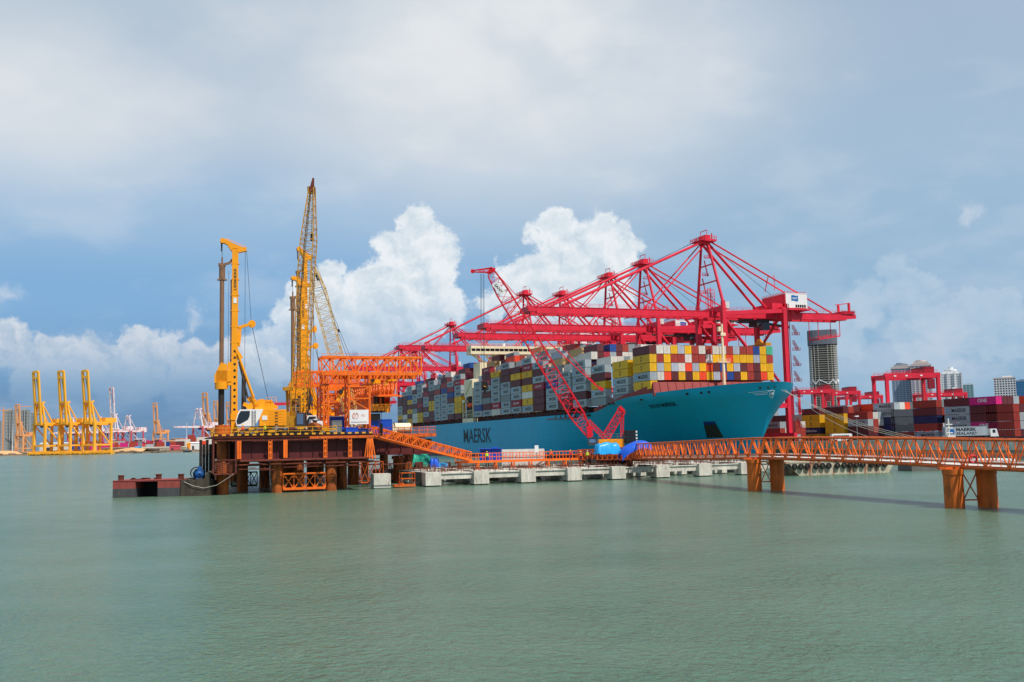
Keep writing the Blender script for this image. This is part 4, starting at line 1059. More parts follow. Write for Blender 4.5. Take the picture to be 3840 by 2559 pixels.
# white tug-like mast and deckhouse beyond the fence
wt = thing('signal_mast', 'white steel mast with crosspieces standing on the quay left of the truck', 'mast', tuple(atY(3557, 1600, 292).xy)+(4.5,))
m_ = MB(); m_.bar((0,0,0),(0,0,6.5),.35); m_.build('pole', M['white_dirty'], wt)
m_ = MB()
for z in (2.2, 3.6, 4.6): m_.box(-1.2, 1.2, -.3, .3, z, z+.3)
m_.box(-1.5, 1.4, -1, 1, 0, 1.6); m_.build('crosspiece', M['white_dirty'], wt)
# mooring ropes
def rope(name, a, b, lab, sag=1.0):
    mb = MB(); n = 12; pts = []
    for i in range(n+1):
        t = i/n; p = a.lerp(b, t); p.z -= sag*4*t*(1-t); pts.append(p)
    mb.path(pts, .1, n=5); solo(mb, name, M['rope'], lab, 'rope', tuple(a), group='mooring ropes from the bow')
for i, (x0, y0, x1, y1, sg, lab) in enumerate(((2956,1460,3492,1642,2.0,'uppermost pale mooring rope running from the bow to the quay'),(2950,1464,3474,1641,2.4,'second pale mooring rope from the bow, just below the uppermost'),
        (2944,1466,3455,1641,2.8,'third pale mooring rope from the bow, lowest of the long ones'),(2938,1470,3306,1640,2.2,'pale mooring rope from the bow ending first, left of the others'))):
    a = on_hull(258+i*.6, 20.5, -.2); a = Vector((VC+halfb(258+i*.5, 21)*.9, 258+i*.5, 20.8)); b = atV(x1, y1, 209)
    b = Vector((209, b.y, 5.0)); rope('mooring_rope', a, b, lab, sg)
# ------------------------------------------------------------------ orange truss bridge on piles
def bpt(x, Y, z): f = Fr(Vector((x, Y, 0))); return Vector((f.x, f.y, z))
# plan line of the bridge, world coordinates (x, Y, top height)
BL = [(23.4,188,6.25),(27.0,168,6.55),(31.0,149,6.85),(34.7,136.5,7.05),(39.5,120,6.93),(43.6,106,6.72),(45.5,99.5,6.56),(48.9,88,6.4),(53.5,72,6.3),(57,60,6.2)]
bridge = thing('truss_bridge', 'long orange pipe-truss footbridge crossing the right side on round piles', 'bridge', tuple(bpt(34.4,133,0)))
def make_bridge():
    top = MB(); bot = MB(); brace = MB(); deck = MB(); inner = MB()
    HT = 2.7; WB = 3.6
    pts = []
    for (a, b) in zip(BL, BL[1:]):
        n = max(1, int(round(math.hypot(b[0]-a[0], b[1]-a[1])/1.55)))
        for i in range(n): t = i/n; pts.append(tuple(a[j]+(b[j]-a[j])*t for j in range(3)))
    pts.append(BL[-1])
    def P(i, s, z):
        i = max(0, min(len(pts)-1, i)); x, y, zt = pts[i]; j = min(i+1, len(pts)-1); k = max(i-1, 0)
        dx, dy = pts[j][0]-pts[k][0], pts[j][1]-pts[k][1]; L = math.hypot(dx, dy); nx, ny = -dy/L, dx/L   # left normal of direction toward camera
        return bpt(x+nx*s*WB/2, y+ny*s*WB/2, zt+z)
    N = len(pts)-1
    for i in range(N):
        for s in (-1, 1):
            top.bar(P(i, s, 0), P(i+1, s, 0), .26, n=8)
            bot.bar(P(i, s, -HT), P(i+1, s, -HT), .3, n=6)
            bot.bar(P(i, s, -HT+.55), P(i+1, s, -HT+.55), .14)
            w = .15
            a, b = (0, -HT) if i % 2 else (-HT, 0)
            brace.bar(P(i, s, a), P(i+1, s, b), w, n=6)
            if i % 2 == 0: brace.bar(P(i, s, 0), P(i, s, -HT), .12, n=6)
            m = tuple((P(i, s, 0)[k]+P(i+1, s, 0)[k])/2 for k in range(3)); l = tuple((P(i, s, -HT)[k]+P(i+1, s, -HT)[k])/2 for k in range(3))
            # raking outriggers
            if i % 2: brace.bar(P(i, s, -.4), P(i, s*1.45, -HT+.1), .1, n=5)
        brace.bar(P(i, -1, -HT), P(i, 1, -HT), .16)
        brace.bar(P(i, -1 if i % 2 else 1, -HT), P(i+1, 1 if i % 2 else -1, -HT), .1)
        a, b, c, d = P(i, -.8, -HT+.22), P(i, .8, -HT+.22), P(i+1, .8, -HT+.22), P(i+1, -.8, -HT+.22)
        deck.quad(a, d, c, b); deck.quad(*[q-Vector((0,0,.08)) for q in (a, b, c, d)])
        inner.bar(P(i, -.75, -HT+1.3), P(i+1, -.75, -HT+1.3), .06); inner.bar(P(i, .75, -HT+1.3), P(i+1, .75, -HT+1.3), .06)
        inner.bar(P(i, -.75, -HT+.2), P(i, -.75, -HT+1.3), .06)
        # pipe bundle beside the walkway
        deck.bar(P(i, .9, -HT+.45), P(i+1, .9, -HT+.45), .28, n=8)
    top.build('top_chord', M['orange_rust'], bridge, absf=True); bot.build('bottom_chord', M['orange_rust'], bridge, absf=True)
    brace.build('truss_bracing', M['orange'], bridge, absf=True); deck.build('walkway', M['white_dirty'], bridge, absf=True); inner.build('handrail', M['orange'], bridge, absf=True)
make_bridge()
def pile(a, b, r, parent=None, name='pile'):
    m = MB(); m.tube(a, b, r, n=24); m.tube((b[0], b[1], b[2]-.5), (b[0], b[1], b[2]+.02), r+.06, n=24)
    m.bar((a[0],a[1],.35),(a[0],a[1],.95), 2*r+.02, n=24)
    o = m.build(name, M['bridge_pile'], parent, absf=True); return o
PP = [(wY(3581,1900,99.3).x,99.3,3.72),(wY(3706,1900,99.3).x,99.3,3.72),(wY(2831,1840,136.4).x,136.4,4.2),(wY(2917,1840,136.4).x,136.4,4.2)]
for (x, Y, zt) in PP:
    f = bpt(x, Y, 0); pile((f.x, f.y, -4), (f.x, f.y, zt), .93, bridge)
for xa, xb, Y, zt in ((PP[0][0],PP[1][0],99.3,3.72),(PP[2][0],PP[3][0],136.4,4.2)):
    m_ = MB(); a = bpt(xa, Y, 0); b = bpt(xb, Y, 0); e = (b-a).normalized()
    m_.bar(a-e*1.4+Vector((0,0,zt+.12)), b+e*1.4+Vector((0,0,zt+.12)), .5, .25)
    a = a+e*.9; b = b-e*.9
    m_.bar(a+Vector((0,0,zt-.3)), b+Vector((0,0,zt-3.0)), .1); m_.bar(b+Vector((0,0,zt-.3)), a+Vector((0,0,zt-3.0)), .1); m_.bar(a+Vector((0,0,zt-3.0)), b+Vector((0,0,zt-3.0)), .14)
    m_.build('pile_bracing', M['orange_rust'], bridge, absf=True)
lb_ = MB(); c = atY(3648, 1717, 96.5); lb_.lathe((0,0,0), [(.34+.09*math.cos(t), .09*math.sin(t)) for t in [2*math.pi*i/8 for i in range(9)]], 20, ax='y')
solo(lb_, 'lifebuoy', M['sany_red'], 'red ring lifebuoy hung inside the orange bridge near the right edge', 'lifebuoy', (c.x, c.y, 4.75), absf=False, rot=-ALPHA)
# ------------------------------------------------------------------ unfinished concrete pier
pier = thing('concrete_pier', 'unfinished grey concrete pier of blocks and beams with rusty rebar on top', 'pier', tuple(atz(1625, 1818, 0)))
UP = 165.3; Vb = [atU(px, 1800, UP).x for px in (1625.5, 1806.5, 1982.5, 2156, 2322, 2488, 2648, 2805, 2960)]
def make_pier():
    r = random.Random(4)
    for i, v in enumerate(Vb):
        for u in (UP, UP+9.5, UP+19, UP+28.5):
            m = MB(); m.box(v-1.35, v+1.35, u, u+2.6, .18, 2.36); m.box(v-1.05, v+1.05, u+.3, u+2.3, -.6, .18)
            m.build('block', M['concrete'], pier, absf=True)
            if u == UP:
                s = MB(); s.box(v-1.2, v+1.2, u+.12, u+2.5, .02, .17); s.build('block_shadow_gap', M['black'], pier, absf=True)
    for v0, v1 in zip(Vb, Vb[1:]):
        for u in (UP+.9, UP+10.3, UP+19.8, UP+29.3):
            b = MB(); b.box(v0+1.352, v1-1.352, u, u+.7, 1.12, 2.2); b.box(v0+1.352, v1-1.352, u-.18, u-.002, 2.02, 2.2)
            b.build('cross_beam', M['concrete'], pier, absf=True)
    for v in Vb:
        for k in range(3):
            u = UP+2.6+k*9.5; b = MB(); b.box(v-.4, v+.4, u+.002, u+6.89, 1.1, 2.3); b.build('long_beam', M['concrete_dark'], pier, absf=True)
    b = MB(); b.box(Vb[0]-1.3, Vb[0]-.9, UP+2.61, UP+31, .75, 2.35); b.build('edge_beam', M['concrete_dark'], pier, absf=True)
    for v0, v1 in zip(Vb, Vb[1:]):
        for k in range(3):
            if (k+int(v0)) % 3: sl = MB(); sl.box(v0+.5, v1-.5, UP+2.8+k*9.5, UP+8.8+k*9.5, 2.0, 2.16); sl.build('deck_slab', M['concrete'], pier, absf=True)
    rb = MB()
    for i in range(1500):
        v = r.uniform(Vb[0]-1.2, Vb[-1]); u = UP+.4+9.5*r.choice((0, 1, 2, 3))+r.uniform(0, 2.2) if r.random() < .7 else r.uniform(UP+2, UP+30)
        h = r.uniform(.35, 1.0); rb.bar((v, u, 2.2), (v+r.uniform(-.08, .08), u, 2.3+h), .045)
    for k in range(40):
        v = r.uniform(Vb[0], Vb[-1]-6); u = UP+.6+9.5*r.choice((0, 1, 2)); rb.bar((v, u, 2.75), (v+r.uniform(3, 8), u, 2.75), .05)
    ro = rb.build('rebar', M['rebar'], pier, absf=True); ro['kind'] = 'stuff'
make_pier()
sb = MB(); v = atU(1434, 1800, UP).x; sb.box(v-1.42, v+1.42, UP, UP+2.6, .12, 2.42); sb.box(v-1.1, v+1.1, UP+.2, UP+2.4, -1, .12)
solo(sb, 'concrete_block', M['concrete'], 'single square concrete block standing in the water left of the pier', 'concrete block', (v, UP, 0))
# orange painter's float beside it
v0 = atU(1478, 1820, UP+1).x; v1 = atU(1556, 1820, UP+1).x
fl = thing('work_float', 'small orange floating work platform with railing between two concrete blocks', 'platform', (v0, UP+.5, 0))
m_ = MB(); m_.box(v0, v1, UP+.5, UP+2.5, .15, .5); m_.box(v0+1, v0+1.6, UP+.7, UP+1.3, .5, .8); m_.build('deck', M['orange_rust'], fl, absf=True)
m_ = MB(); m_.rail([(v0+1.2, UP+.6, .5), (v1-.1, UP+.6, .5), (v1-.1, UP+2.4, .5), (v0+1.2, UP+2.4, .5), (v0+1.2, UP+.6, .5)], 1.9, 1.2, .12); m_.build('railing', M['orange_rust'], fl, absf=True)
# ------------------------------------------------------------------ orange walkway over the pier and the gangway from the platform
UW = 181.0
a = atU(1711, 1731, UW); b = atU(2190, 1718, UW); zw = 3.75
wk = thing('walkway', 'low orange steel walkway with railings running over the unfinished pier', 'walkway', (a.x, UW, zw))
m_ = MB(); m_.box(a.x, b.x, UW-.9, UW-.6, zw-.35, zw+.05); m_.box(a.x, b.x, UW+.6, UW+.9, zw-.35, zw+.05); m_.box(a.x, b.x, UW-.6, UW+.6, zw-.06, zw)
n = int((b.x-a.x)/3.4)
m_.build('deck_beam', M['orange'], wk, absf=True)
for i in range(n+1):
    v = a.x+.6+i*(b.x-a.x-1.2)/n; s = MB()
    s.bar((v, UW-.75, 2.2), (v, UW-.75, zw-.35), .22); s.bar((v, UW+.75, 2.2), (v, UW+.75, zw-.35), .22); s.box(v-.5, v+.5, UW-.9, UW+.9, 2.2, 2.35); s.bar((v-.6, UW-.75, 2.4), (v, UW-.75, zw-.4), .12)
    s.build('support', M['orange'], wk, absf=True)
s = MB(); s.rail([(a.x, UW-.75, zw+.05), (b.x, UW-.75, zw+.05)], 1.35, 1.35, .1); s.rail([(a.x, UW+.75, zw+.05), (b.x, UW+.75, zw+.05)], 1.35, 1.35, .1); s.build('railing', M['orange'], wk, absf=True)
# link truss from the walkway to the bridge, partly under tarpaulins
c0 = Vector((b.x, UW, 3.9)); c1 = bpt(23.6, 189, 3.9); c1.z = 4.0
lk = thing('link_bridge', 'short rusty orange truss joining walkway and long bridge under blue covers', 'footbridge', tuple(c0))
m_ = MB(); m_.truss(c0+Vector((-.6,0,.5)), c1+Vector((1,0,.4)), 2.6, 1.9, 13, .16, .1, x=True); m_.build('truss_frame', M['orange_rust'], lk, absf=True)
m_ = MB(); m_.bar(c0+Vector((-.6,0,-.55)), c1+Vector((2,0,-.75)), 2.4, .35)
for t in (.15, .5, .8): p = c0.lerp(c1, t); m_.bar((p.x, p.y, 2.1), (p.x, p.y, 3.3), .9, .9)
m_.build('deck_beam', M['rust_brown'], lk, absf=True)
def cloth(name, mat, lab, c, sx, sy, h, rot, seed=1, full=True):
    r = random.Random(seed); mb = MB(); nx, ny = 16, 10; P = []
    for j in range(ny+1):
        for i in range(nx+1):
            x = i/nx*2-1; y = j/ny*2-1
            e = max(0, 1-abs(y)**4)**.5*max(0, 1-abs(x)**(6))**.4
            z = h*e+r.uniform(-.06, .06)*h+.06*h*math.sin(x*7+seed)
            P.append((x*sx/2*(1+.03*math.sin(j*2)), y*sy/2, max(0, z)))
    mb.add(P, [(j*(nx+1)+i, j*(nx+1)+i+1, (j+1)*(nx+1)+i+1, (j+1)*(nx+1)+i) for j in range(ny) for i in range(nx)], smooth=True)
    return solo(mb, name, mat, lab, 'tarpaulin', c, rot, absf=False)
p = Vector(atY(2277, 1700, 187.5)); cloth('tarpaulin', M['tarp_cyan'], 'bright light blue tarpaulin draped over the link truss below the red crane', (p.x, p.y, 4.5), 4.8, 2.4, 2.1, 0, 2)
def big_tarp():
    mb = MB(); r = random.Random(9); base = Vector(atY(2368, 1700, 185.5)); base.z = 0
    # loose dark blue sheet wrapped around the bridge end
    prof = [(-2.2, 4.6, 1.2), (-1.9, 5.2, 1.5), (-1.2, 5.9, 1.7), (-.3, 6.35, 1.8), (.7, 6.75, 1.9), (1.7, 6.95, 1.9), (2.6, 6.8, 1.9), (3.3, 6.5, 1.7)]
    P = []; n = 12
    for x, top, w in prof:
        for j in range(n+1):
            t = j/n*math.pi; y = -math.cos(t)*w; z = top-(1-math.sin(t)**.45)*1.4+.05*math.sin(j*2.3+x)
            P.append((x, y, z))
    mb.add(P, [(i*(n+1)+j, (i+1)*(n+1)+j, (i+1)*(n+1)+j+1, i*(n+1)+j+1) for i in range(len(prof)-1) for j in range(n)], smooth=True)
    solo(mb, 'tarpaulin', M['tarp_blue'], 'deep blue tarpaulin wrapped around the end of the long bridge', 'tarpaulin', (base.x, base.y, 0), absf=False, rot=-.1)
big_tarp()
# gangway
g0 = atU(1393, 1640, 170); g0.z = 8.75; g1 = atU(1756, 1728, UW-1.0); g1.z = 3.95
gw = thing('gangway', 'sloping orange truss gangway leading from the work platform down to the walkway', 'gangway', tuple(g0))
m_ = MB(); m_.truss(g0+Vector((0,0,.75)), g1+Vector((0,0,.75)), 1.6, 1.5, 24, .16, .09); m_.build('truss_frame', M['orange'], gw, absf=True)
m_ = MB(); m_.bar(g0+Vector((-.5,-.8,-.05)), g1+Vector((.5,-.8,-.05)), .22, .34); m_.bar(g0+Vector((-.5,.8,-.05)), g1+Vector((.5,.8,-.05)), .22, .34); m_.build('stringer', M['orange'], gw, absf=True)
m_ = MB(); m_.bar(g0+Vector((0,0,.1)), g1+Vector((0,0,.1)), 1.4, .08); m_.build('walkway', M['grey'], gw, absf=True)
# ------------------------------------------------------------------ things on and behind the pier
def hut(px0, px1, yb, yt, Yd, mat, name, lab, cat, depth=2.5, roof=True):
    a = atY(px0, yb, Yd); b = atY(px1, yb, Yd); k = 3770/Yd; h = (yb-yt)/k; w = (b-a).length
    z = CAMZ-(yb-(1651-.0218*((px0+px1)/2-1920)))/k
    r = thing(name, lab, cat, (a.x, a.y, z), rot=-ALPHA)
    m = MB(); m.box(0, w, 0, depth, 0, h)
    for i in range(int(w/.35)): m.box(i*.35+.1, i*.35+.2, -.04, 0, .1, h-.1)
    m.build('wall', mat, r)
    if roof:
        m = MB(); m.box(-.4, w+.2, -.4, depth+.3, h, h+.12); m.box(w*.55, w*.85, .2, depth-.3, h+.12, h+.3); m.build('roof', mat, r)
        m = MB(); m.box(w*.1, w*.1+.9, -.06, -.03, .1, 2.0); m.build('door', M['blue_dark'], r)
    return r
hut(1800, 1880, 1729, 1684, 193, M['blue'], 'site_hut', 'blue corrugated site hut with overhanging roof on the pier', 'hut')
r_ = thing('beam_stack', 'pale precast concrete beams stacked behind the walkway railing', 'concrete beams', tuple(atY(1882, 1722, 196).xy)+(2.3,), rot=-ALPHA)
for i in range(3):
    m_ = MB(); m_.box(0, 8.3, i*.9, i*.9+.7, 1.9, 3.0+.2*i); m_.box(.0, 8.3, i*.9, i*.9+.7, .3, 1.75); m_.build('beam', M['white_dirty'], r_)
m_ = MB()
for x in (1, 4, 7): m_.box(x, x+.3, -.1, 2.8, 0, .3); m_.box(x, x+.3, 0, 2.6, 1.75, 1.9)
m_.build('timber_spacer', M['rust_brown'], r_)
p = atY(2013, 1715, 186); bd = thing('notice_board', 'small pale notice board on a thin pole above the walkway', 'notice board', (p.x, p.y, 3.9), rot=-ALPHA)
m_ = MB(); m_.box(-.35, .35, -.03, .03, 1.3, 2.55); m_.build('panel', M['white'], bd); m_ = MB(); m_.bar((0,.06,0), (0,.06,2.4), .07); m_.build('pole', M['grey_dark'], bd)
# work barge behind the pier with covered goods
bg = MB(); A_ = atz(1440, 1748, 0); 
wb = thing('work_barge', 'flat dark grey work barge lying behind the concrete pier', 'barge', (A_.x, 203, 0))
m_ = MB(); m_.box(44, 66, 203, 215, -.5, 1.9); m_.build('hull', M['grey_dark'], wb, absf=True)
m_ = MB(); m_.rail([(44, 203, 1.9), (66, 203, 1.9)], 1.0, 1.4, .07); m_.build('railing', M['rust_brown'], wb, absf=True)
m_ = MB(); m_.box(48, 64, 204, 206, 1.9, 2.3); m_.box(51, 52.5, 204, 205, 2.3, 3.4); m_.box(57, 58.4, 204, 205, 2.3, 3.2); m_.build('deck_gear', M['rust_brown'], wb, absf=True)
p = Vector(atY(1572, 1700, 212)); cloth('tarpaulin', M['tarp_green'], 'teal green sheet covering goods on the barge behind the gangway', (p.x, p.y, 1.9), 5.4, 3.2, 3.0, -ALPHA, 5)
p = Vector(atY(1629, 1700, 210)); cloth('tarpaulin', M['tarp_blue'], 'crumpled blue sheet right of the teal green cover', (p.x, p.y, 1.9), 2.0, 2.0, 2.2, -ALPHA, 6)
p = Vector(atY(1660, 1700, 210)); cloth('tarpaulin', M['tarp_cyan'], 'small light blue sheet under the lower end of the gangway', (p.x, p.y, 1.9), 2.4, 2.0, 1.2, -ALPHA, 8)
# tyre-fendered barge beyond the bridge
q0 = atz(3004, 1784, 0); 
tb = thing('tyre_barge', 'pale rusty barge with black tyre fenders moored behind the bridge', 'barge', tuple(q0), rot=R(-4))
m_ = MB(); Lb_ = 20.2
m_.add([(0,0,-.3),(Lb_-2,0,-.3),(Lb_-2,7,-.3),(0,7,-.3),(-3.2,0,2.5),(Lb_,0,2.5),(Lb_,7,2.5),(-3.2,7,2.5)], [(0,3,2,1),(4,5,6,7),(0,1,5,4),(1,2,6,5),(2,3,7,6),(3,0,4,7)])
m_.box(-3.2, Lb_, -.06, 0, 2.2, 2.5)
m_.build('hull', paint('barge_hull', (190,184,160), .8, .25, .6, scale=.5, rustcol=(140,80,50)), tb)
for x in (-2.7,-1.4,-.1,1.2,3.0,4.3,5.6,7.4,8.8,10.1,11.4,12.7,14.6,16,17.4):
    m_ = MB(); m_.lathe((x, -.32, 1.6), [(.40+.18*math.cos(t), .22*math.sin(t)) for t in [2*math.pi*i/8 for i in range(9)]], 18, ax='y'); m_.build('tyre_fender', M['tyre'], tb)
pn = thing('pontoon', 'long low white pontoon seen through the right part of the bridge', 'pontoon', tuple(atz(3420, 1768, 0)), rot=R(-16))
m_ = MB(); m_.box(0, 20, 0, 6, -.3, 1.4); m_.build('hull', M['concrete_dark'], pn); m_ = MB(); m_.box(-.2, 20.2, -.2, 6.2, 1.4, 1.9); m_.build('deck', M['white'], pn)
# ------------------------------------------------------------------ piling work platform
ZD = 9.1; UF = 162.4
V0 = atU(799, 1640, UF).x; V1 = atU(1399, 1630, UF).x
def VX(px, U=UF): return atU(px, 1640, U).x
plat = thing('work_platform', 'rusty brown steel work platform on round piles carrying the yellow machines', 'work platform', (V0, UF, 0))
def make_platform():
    r = random.Random(2)
    d = MB(); d.box(V0+.05, V1, UF+.05, 192, ZD-.22, ZD-.02); d.box(V1, 49, 181, 197, ZD-.22, ZD-.02)
    d.build('deck', M['rust_brown'], plat, absf=True)
    e = MB()
    e.box(V0, V1, UF-.1, UF+.12, ZD-.75, ZD-.24); e.box(V0, V1, UF-.28, UF-.1, ZD-.80, ZD-.70); e.box(V0, V1, UF-.28, UF-.1, ZD-.34, ZD-.26)
    e.build('edge_beam', M['rust_brown'], plat, absf=True)
    e = MB(); e.box(VX(1160), V1+.1, UF-.34, UF-.285, ZD-.7, ZD-.3); e.build('edge_plate', M['orange_rust'], plat, absf=True)
    for u in (UF-.16, ):
        h = MB(); h.box(V0, V1, u, u+.05, ZD, ZD+.26); h.build('toe_board', M['hazard'], plat, absf=True)
    # deep girders hung below, with stiffeners
    for u in (UF+.9, UF+8, UF+16, UF+24):
        g = MB(); ga = VX(900) if u < UF+2 else V0+1.5
        g.box(ga, V1-.4, u, u+.08, 5.5, 7.9); g.box(ga, V1-.4, u-.3, u+.38, 5.3, 5.5); g.box(ga, V1-.4, u-.3, u+.38, 7.9, 8.1)
        v = ga
        while v < V1-.6: g.box(v, v+.06, u-.22, u, 5.5, 7.9); v += 1.9
        g.build('girder', M['maroon'], plat, absf=True)
    for v in (V0+2.5, 18.6, 27.1, V1-1):
        g = MB(); g.box(v-.15, v+.15, UF+1.6, 191, 4.6, 8.1); g.build('cross_girder', M['maroon'], plat, absf=True)
    g = MB()
    for u in (182, 190, 196): g.box(V1-.4, 48.5, u, u+.1, 5.5, 8.1); g.box(V1-.4, 48.5, u-.3, u+.4, 5.3, 5.5)
    for k in range(6): g.box(V1+2+k*2.4, V1+2.08+k*2.4, 181.75, 182, 5.5, 8.1)
    g.build('rear_girder', M['maroon'], plat, absf=True)
    # edge of the rear extension, orange rusty
    g = MB(); g.box(V1, 49, 180.8, 181, ZD-.6, ZD); g.box(48.9, 49.1, 181, 197, ZD-.6, ZD); g.build('rear_edge_beam', M['orange_rust'], plat, absf=True)
    # orange hangers
    for px, kind in ((897, 1), (1013.7, 0), (1070.5, 1), (1220, 0), (1312.6, 0), (1380, 2), (1392, 2)):
        v = VX(px, UF-.4); m = MB()
        if kind == 1: m.box(v-.32, v-.08, UF-.45, UF-.2, 5.5, ZD-.8); m.box(v+.08, v+.32, UF-.45, UF-.2, 5.5, ZD-.8); m.box(v-.08, v+.08, UF-.36, UF-.3, 5.5, ZD-.8)
        elif kind == 0:
            m.box(v-.3, v-.18, UF-.45, UF-.25, 5.0, ZD-.8); m.box(v+.18, v+.3, UF-.45, UF-.25, 5.0, ZD-.8)
            for z in (5.4, 6.3, 7.2, 7.9): m.box(v-.18, v+.18, UF-.42, UF-.28, z, z+.22)
            m.bar((v, UF-.35, 5.5), (v, UF-.35, 8), .12)
        else:
            for k in range(4): m.bar((v-.6+k*.4, UF-.4-.1*k, 5.0), (v-.1+k*.1, UF-.3, ZD-.8), .14)
        m.build('hanger', M['orange'], plat, absf=True)
    # lower walers, hanging platforms, clutter
    w = MB()
    for z, va, vb, u, t in ((5.15, VX(900), V1, UF-.5, .34), (4.55, VX(880), V1+1, UF+.2, .22), (4.45, VX(900), VX(1240), UF+2, .3), (3.9, VX(895), VX(1010), UF-.6, .14), (4.0, VX(1060), V1+8, UF+.8, .14)):
        w.bar((va, u, z), (vb, u, z), t, n=6)
    w.build('waler', M['rust_brown'], plat, absf=True)
    c = MB()
    for k in range(46):
        v = r.uniform(V0+3, V1+12); u = r.uniform(UF-.3, UF+4) if v < V1 else r.uniform(181, 184); z = r.uniform(3.6, 4.8)
        if r.random() < .55: c.bar((v, u, z), (v, u, z+r.uniform(.5, 1.6)), r.uniform(.05, .12))
        else: c.bar((v, u, z), (v+r.uniform(.8, 3), u, z), r.uniform(.06, .2), .12)
    c.build('scaffold_clutter', M['rust_brown'], plat, absf=True)['kind'] = 'stuff'
    # dark soffit hangers behind the edge beam
    c = MB()
    for k in range(60):
        v = V0+4+k*.36; c.box(v, v+.1, UF+.5, UF+.6, 8.1, 8.9)
    c.build('deck_rib', M['black'], plat, absf=True)
    # piles
    for v, u, zt in ((10.2,164.9,8.3),(18.6,164.9,4.6),(27.1,164.9,4.6),(13.9,175,4.6),(22,175,4.6),(30.5,175,4.6),(11,186,4.6),(18.6,186,4.6),(27,186,4.6),(34.5,186,4.6),(43,186,4.6),(45,194,4.6),(36,194,4.6)):
        if v == 10.2: v = VX(836, 164.9)
        elif v == 18.6 and u < 165: v = VX(1040, 164.9)
        elif v == 27.1: v = VX(1240, 164.9)
        m = MB(); m.tube((v, u, -4), (v, u, zt), .92, n=24); m.tube((v, u, zt-.15), (v, u, zt+.35), 1.2, n=8)
        m.build('pile', M['rust_pile'], plat, absf=True)
    # braced frames between piles
    def xframe(va, vb, u, z0, z1, n, mat, t):
        m = MB(); m.bar((va, u, z0), (vb, u, z0), t*2, t*2.4); m.bar((va, u, z1), (vb, u, z1), t*1.8, t*1.8)
        for i in range(n+1):
            v = va+(vb-va)*i/n; m.bar((v, u, z0), (v, u, z1), t)
            if i < n:
                q = va+(vb-va)*(i+1)/n; m.bar((v, u, z0), (q, u, z1), t*.9); m.bar((v, u, z1), (q, u, z0), t*.9)
        m.build('braced_frame', mat, plat, absf=True)
    xframe(VX(1062,164.2), VX(1219,164.2), 164.1, .55, 2.9, 4, M['orange'], .16)
    xframe(VX(868,175), VX(965,175), 175, .9, 3.1, 4, M['dark_steel'], .13)
    xframe(V1+.5, V1+9.5, 186, .9, 3.6, 6, M['orange_rust'], .12)
    xframe(V1+1.0, V1+5, 178, .6, 4.2, 3, M['orange_rust'], .1)
    # access cage at the left end
    m = MB(); a, b = V0+.05, VX(884); u0, u1 = UF-.5, UF+2.4
    for v in (a, b):
        for u in (u0, u1): m.bar((v, u, 3.3), (v, u, ZD-.8), .22)
    m.box(a, b, u0, u1, 3.15, 3.35)
    for z in (5.4,): m.bar((a, u0, z), (b, u0, z), .16)
    m.rail([(a, u0-.05, 3.4), (b-.6, u0-.05, 3.4)], 1.2, 1.0, .08, 3); m.box(a+.3, b-1, u0-.1, u0, 4.75, 4.95)
    m.build('access_cage', M['rust_brown'], plat, absf=True)
    # dark mud-stained sheet piles at the left corner
    m = MB()
    for k in range(5):
        v = V0-1.6+k*.5; m.bar((v, UF+5+k*.2, -2), (v, UF+5+k*.2, 8.6-.7*(k % 2)), .5, .4, n=6)
    for k in range(9): m.box(V0-1.7, V0+.6, UF+4.8, UF+5.4, .8+k*.9, .9+k*.9) if k % 3 == 0 else None
    m.build('sheet_pile', M['dark_steel'], plat, absf=True)
    # handrails
    m = MB(); m.rail([(V0, UF, ZD), (VX(1262), UF, ZD)], 1.25, 1.9, .07); m.rail([(V0, UF+5, ZD), (V0, UF, ZD)], 1.25, 1.6, .07)
    m.build('railing', M['rail_yellow'], plat, absf=True)
    m = MB(); m.rail([(V1+.2, UF+1, ZD), (V1+.2, 181, ZD), (49, 181, ZD), (49, 197, ZD)], 1.2, 1.5, .07); m.build('railing', M['orange'], plat, absf=True)
    # light mess of hoses and cables along the front
    c = MB()
    for k in range(90):
        v = r.uniform(VX(900), VX(1200)); u = UF+r.uniform(.6, 2.2); z = ZD+r.uniform(.05, .8)
        c.bar((v, u, z), (v+r.uniform(.3, 1.4), u+r.uniform(-.3, .3), z+r.uniform(-.2, .35)), r.uniform(.05, .22), r.uniform(.05, .22))
    c.build('cable_clutter', M['dark_steel'], plat, absf=True)['kind'] = 'stuff'
    c = MB()
    for k in range(230):
        v = r.uniform(VX(880), VX(1240)); u = UF+r.uniform(.5, 4.2); z = ZD+r.uniform(0, .9)*(1 if k % 3 else .4); c.k = r.choice((0,0,0,1,1,2,3))
        s = r.uniform(.1, .5); c.box(v, v+s*r.uniform(1, 3), u, u+s, z, z+s*r.uniform(.3, 1.0))
    c.build('deck_clutter', [M['dark_steel'], M['rail_yellow'], M['rust_brown'], M['grey']], plat, absf=True)['kind'] = 'stuff'
    m = MB(); m.rail([(V0+.1, UF+4.4, ZD), (VX(1200), UF+4.4, ZD)], 1.2, 1.3, .08, 2); m.build('inner_railing', M['rail_yellow'], plat, absf=True)
make_platform()
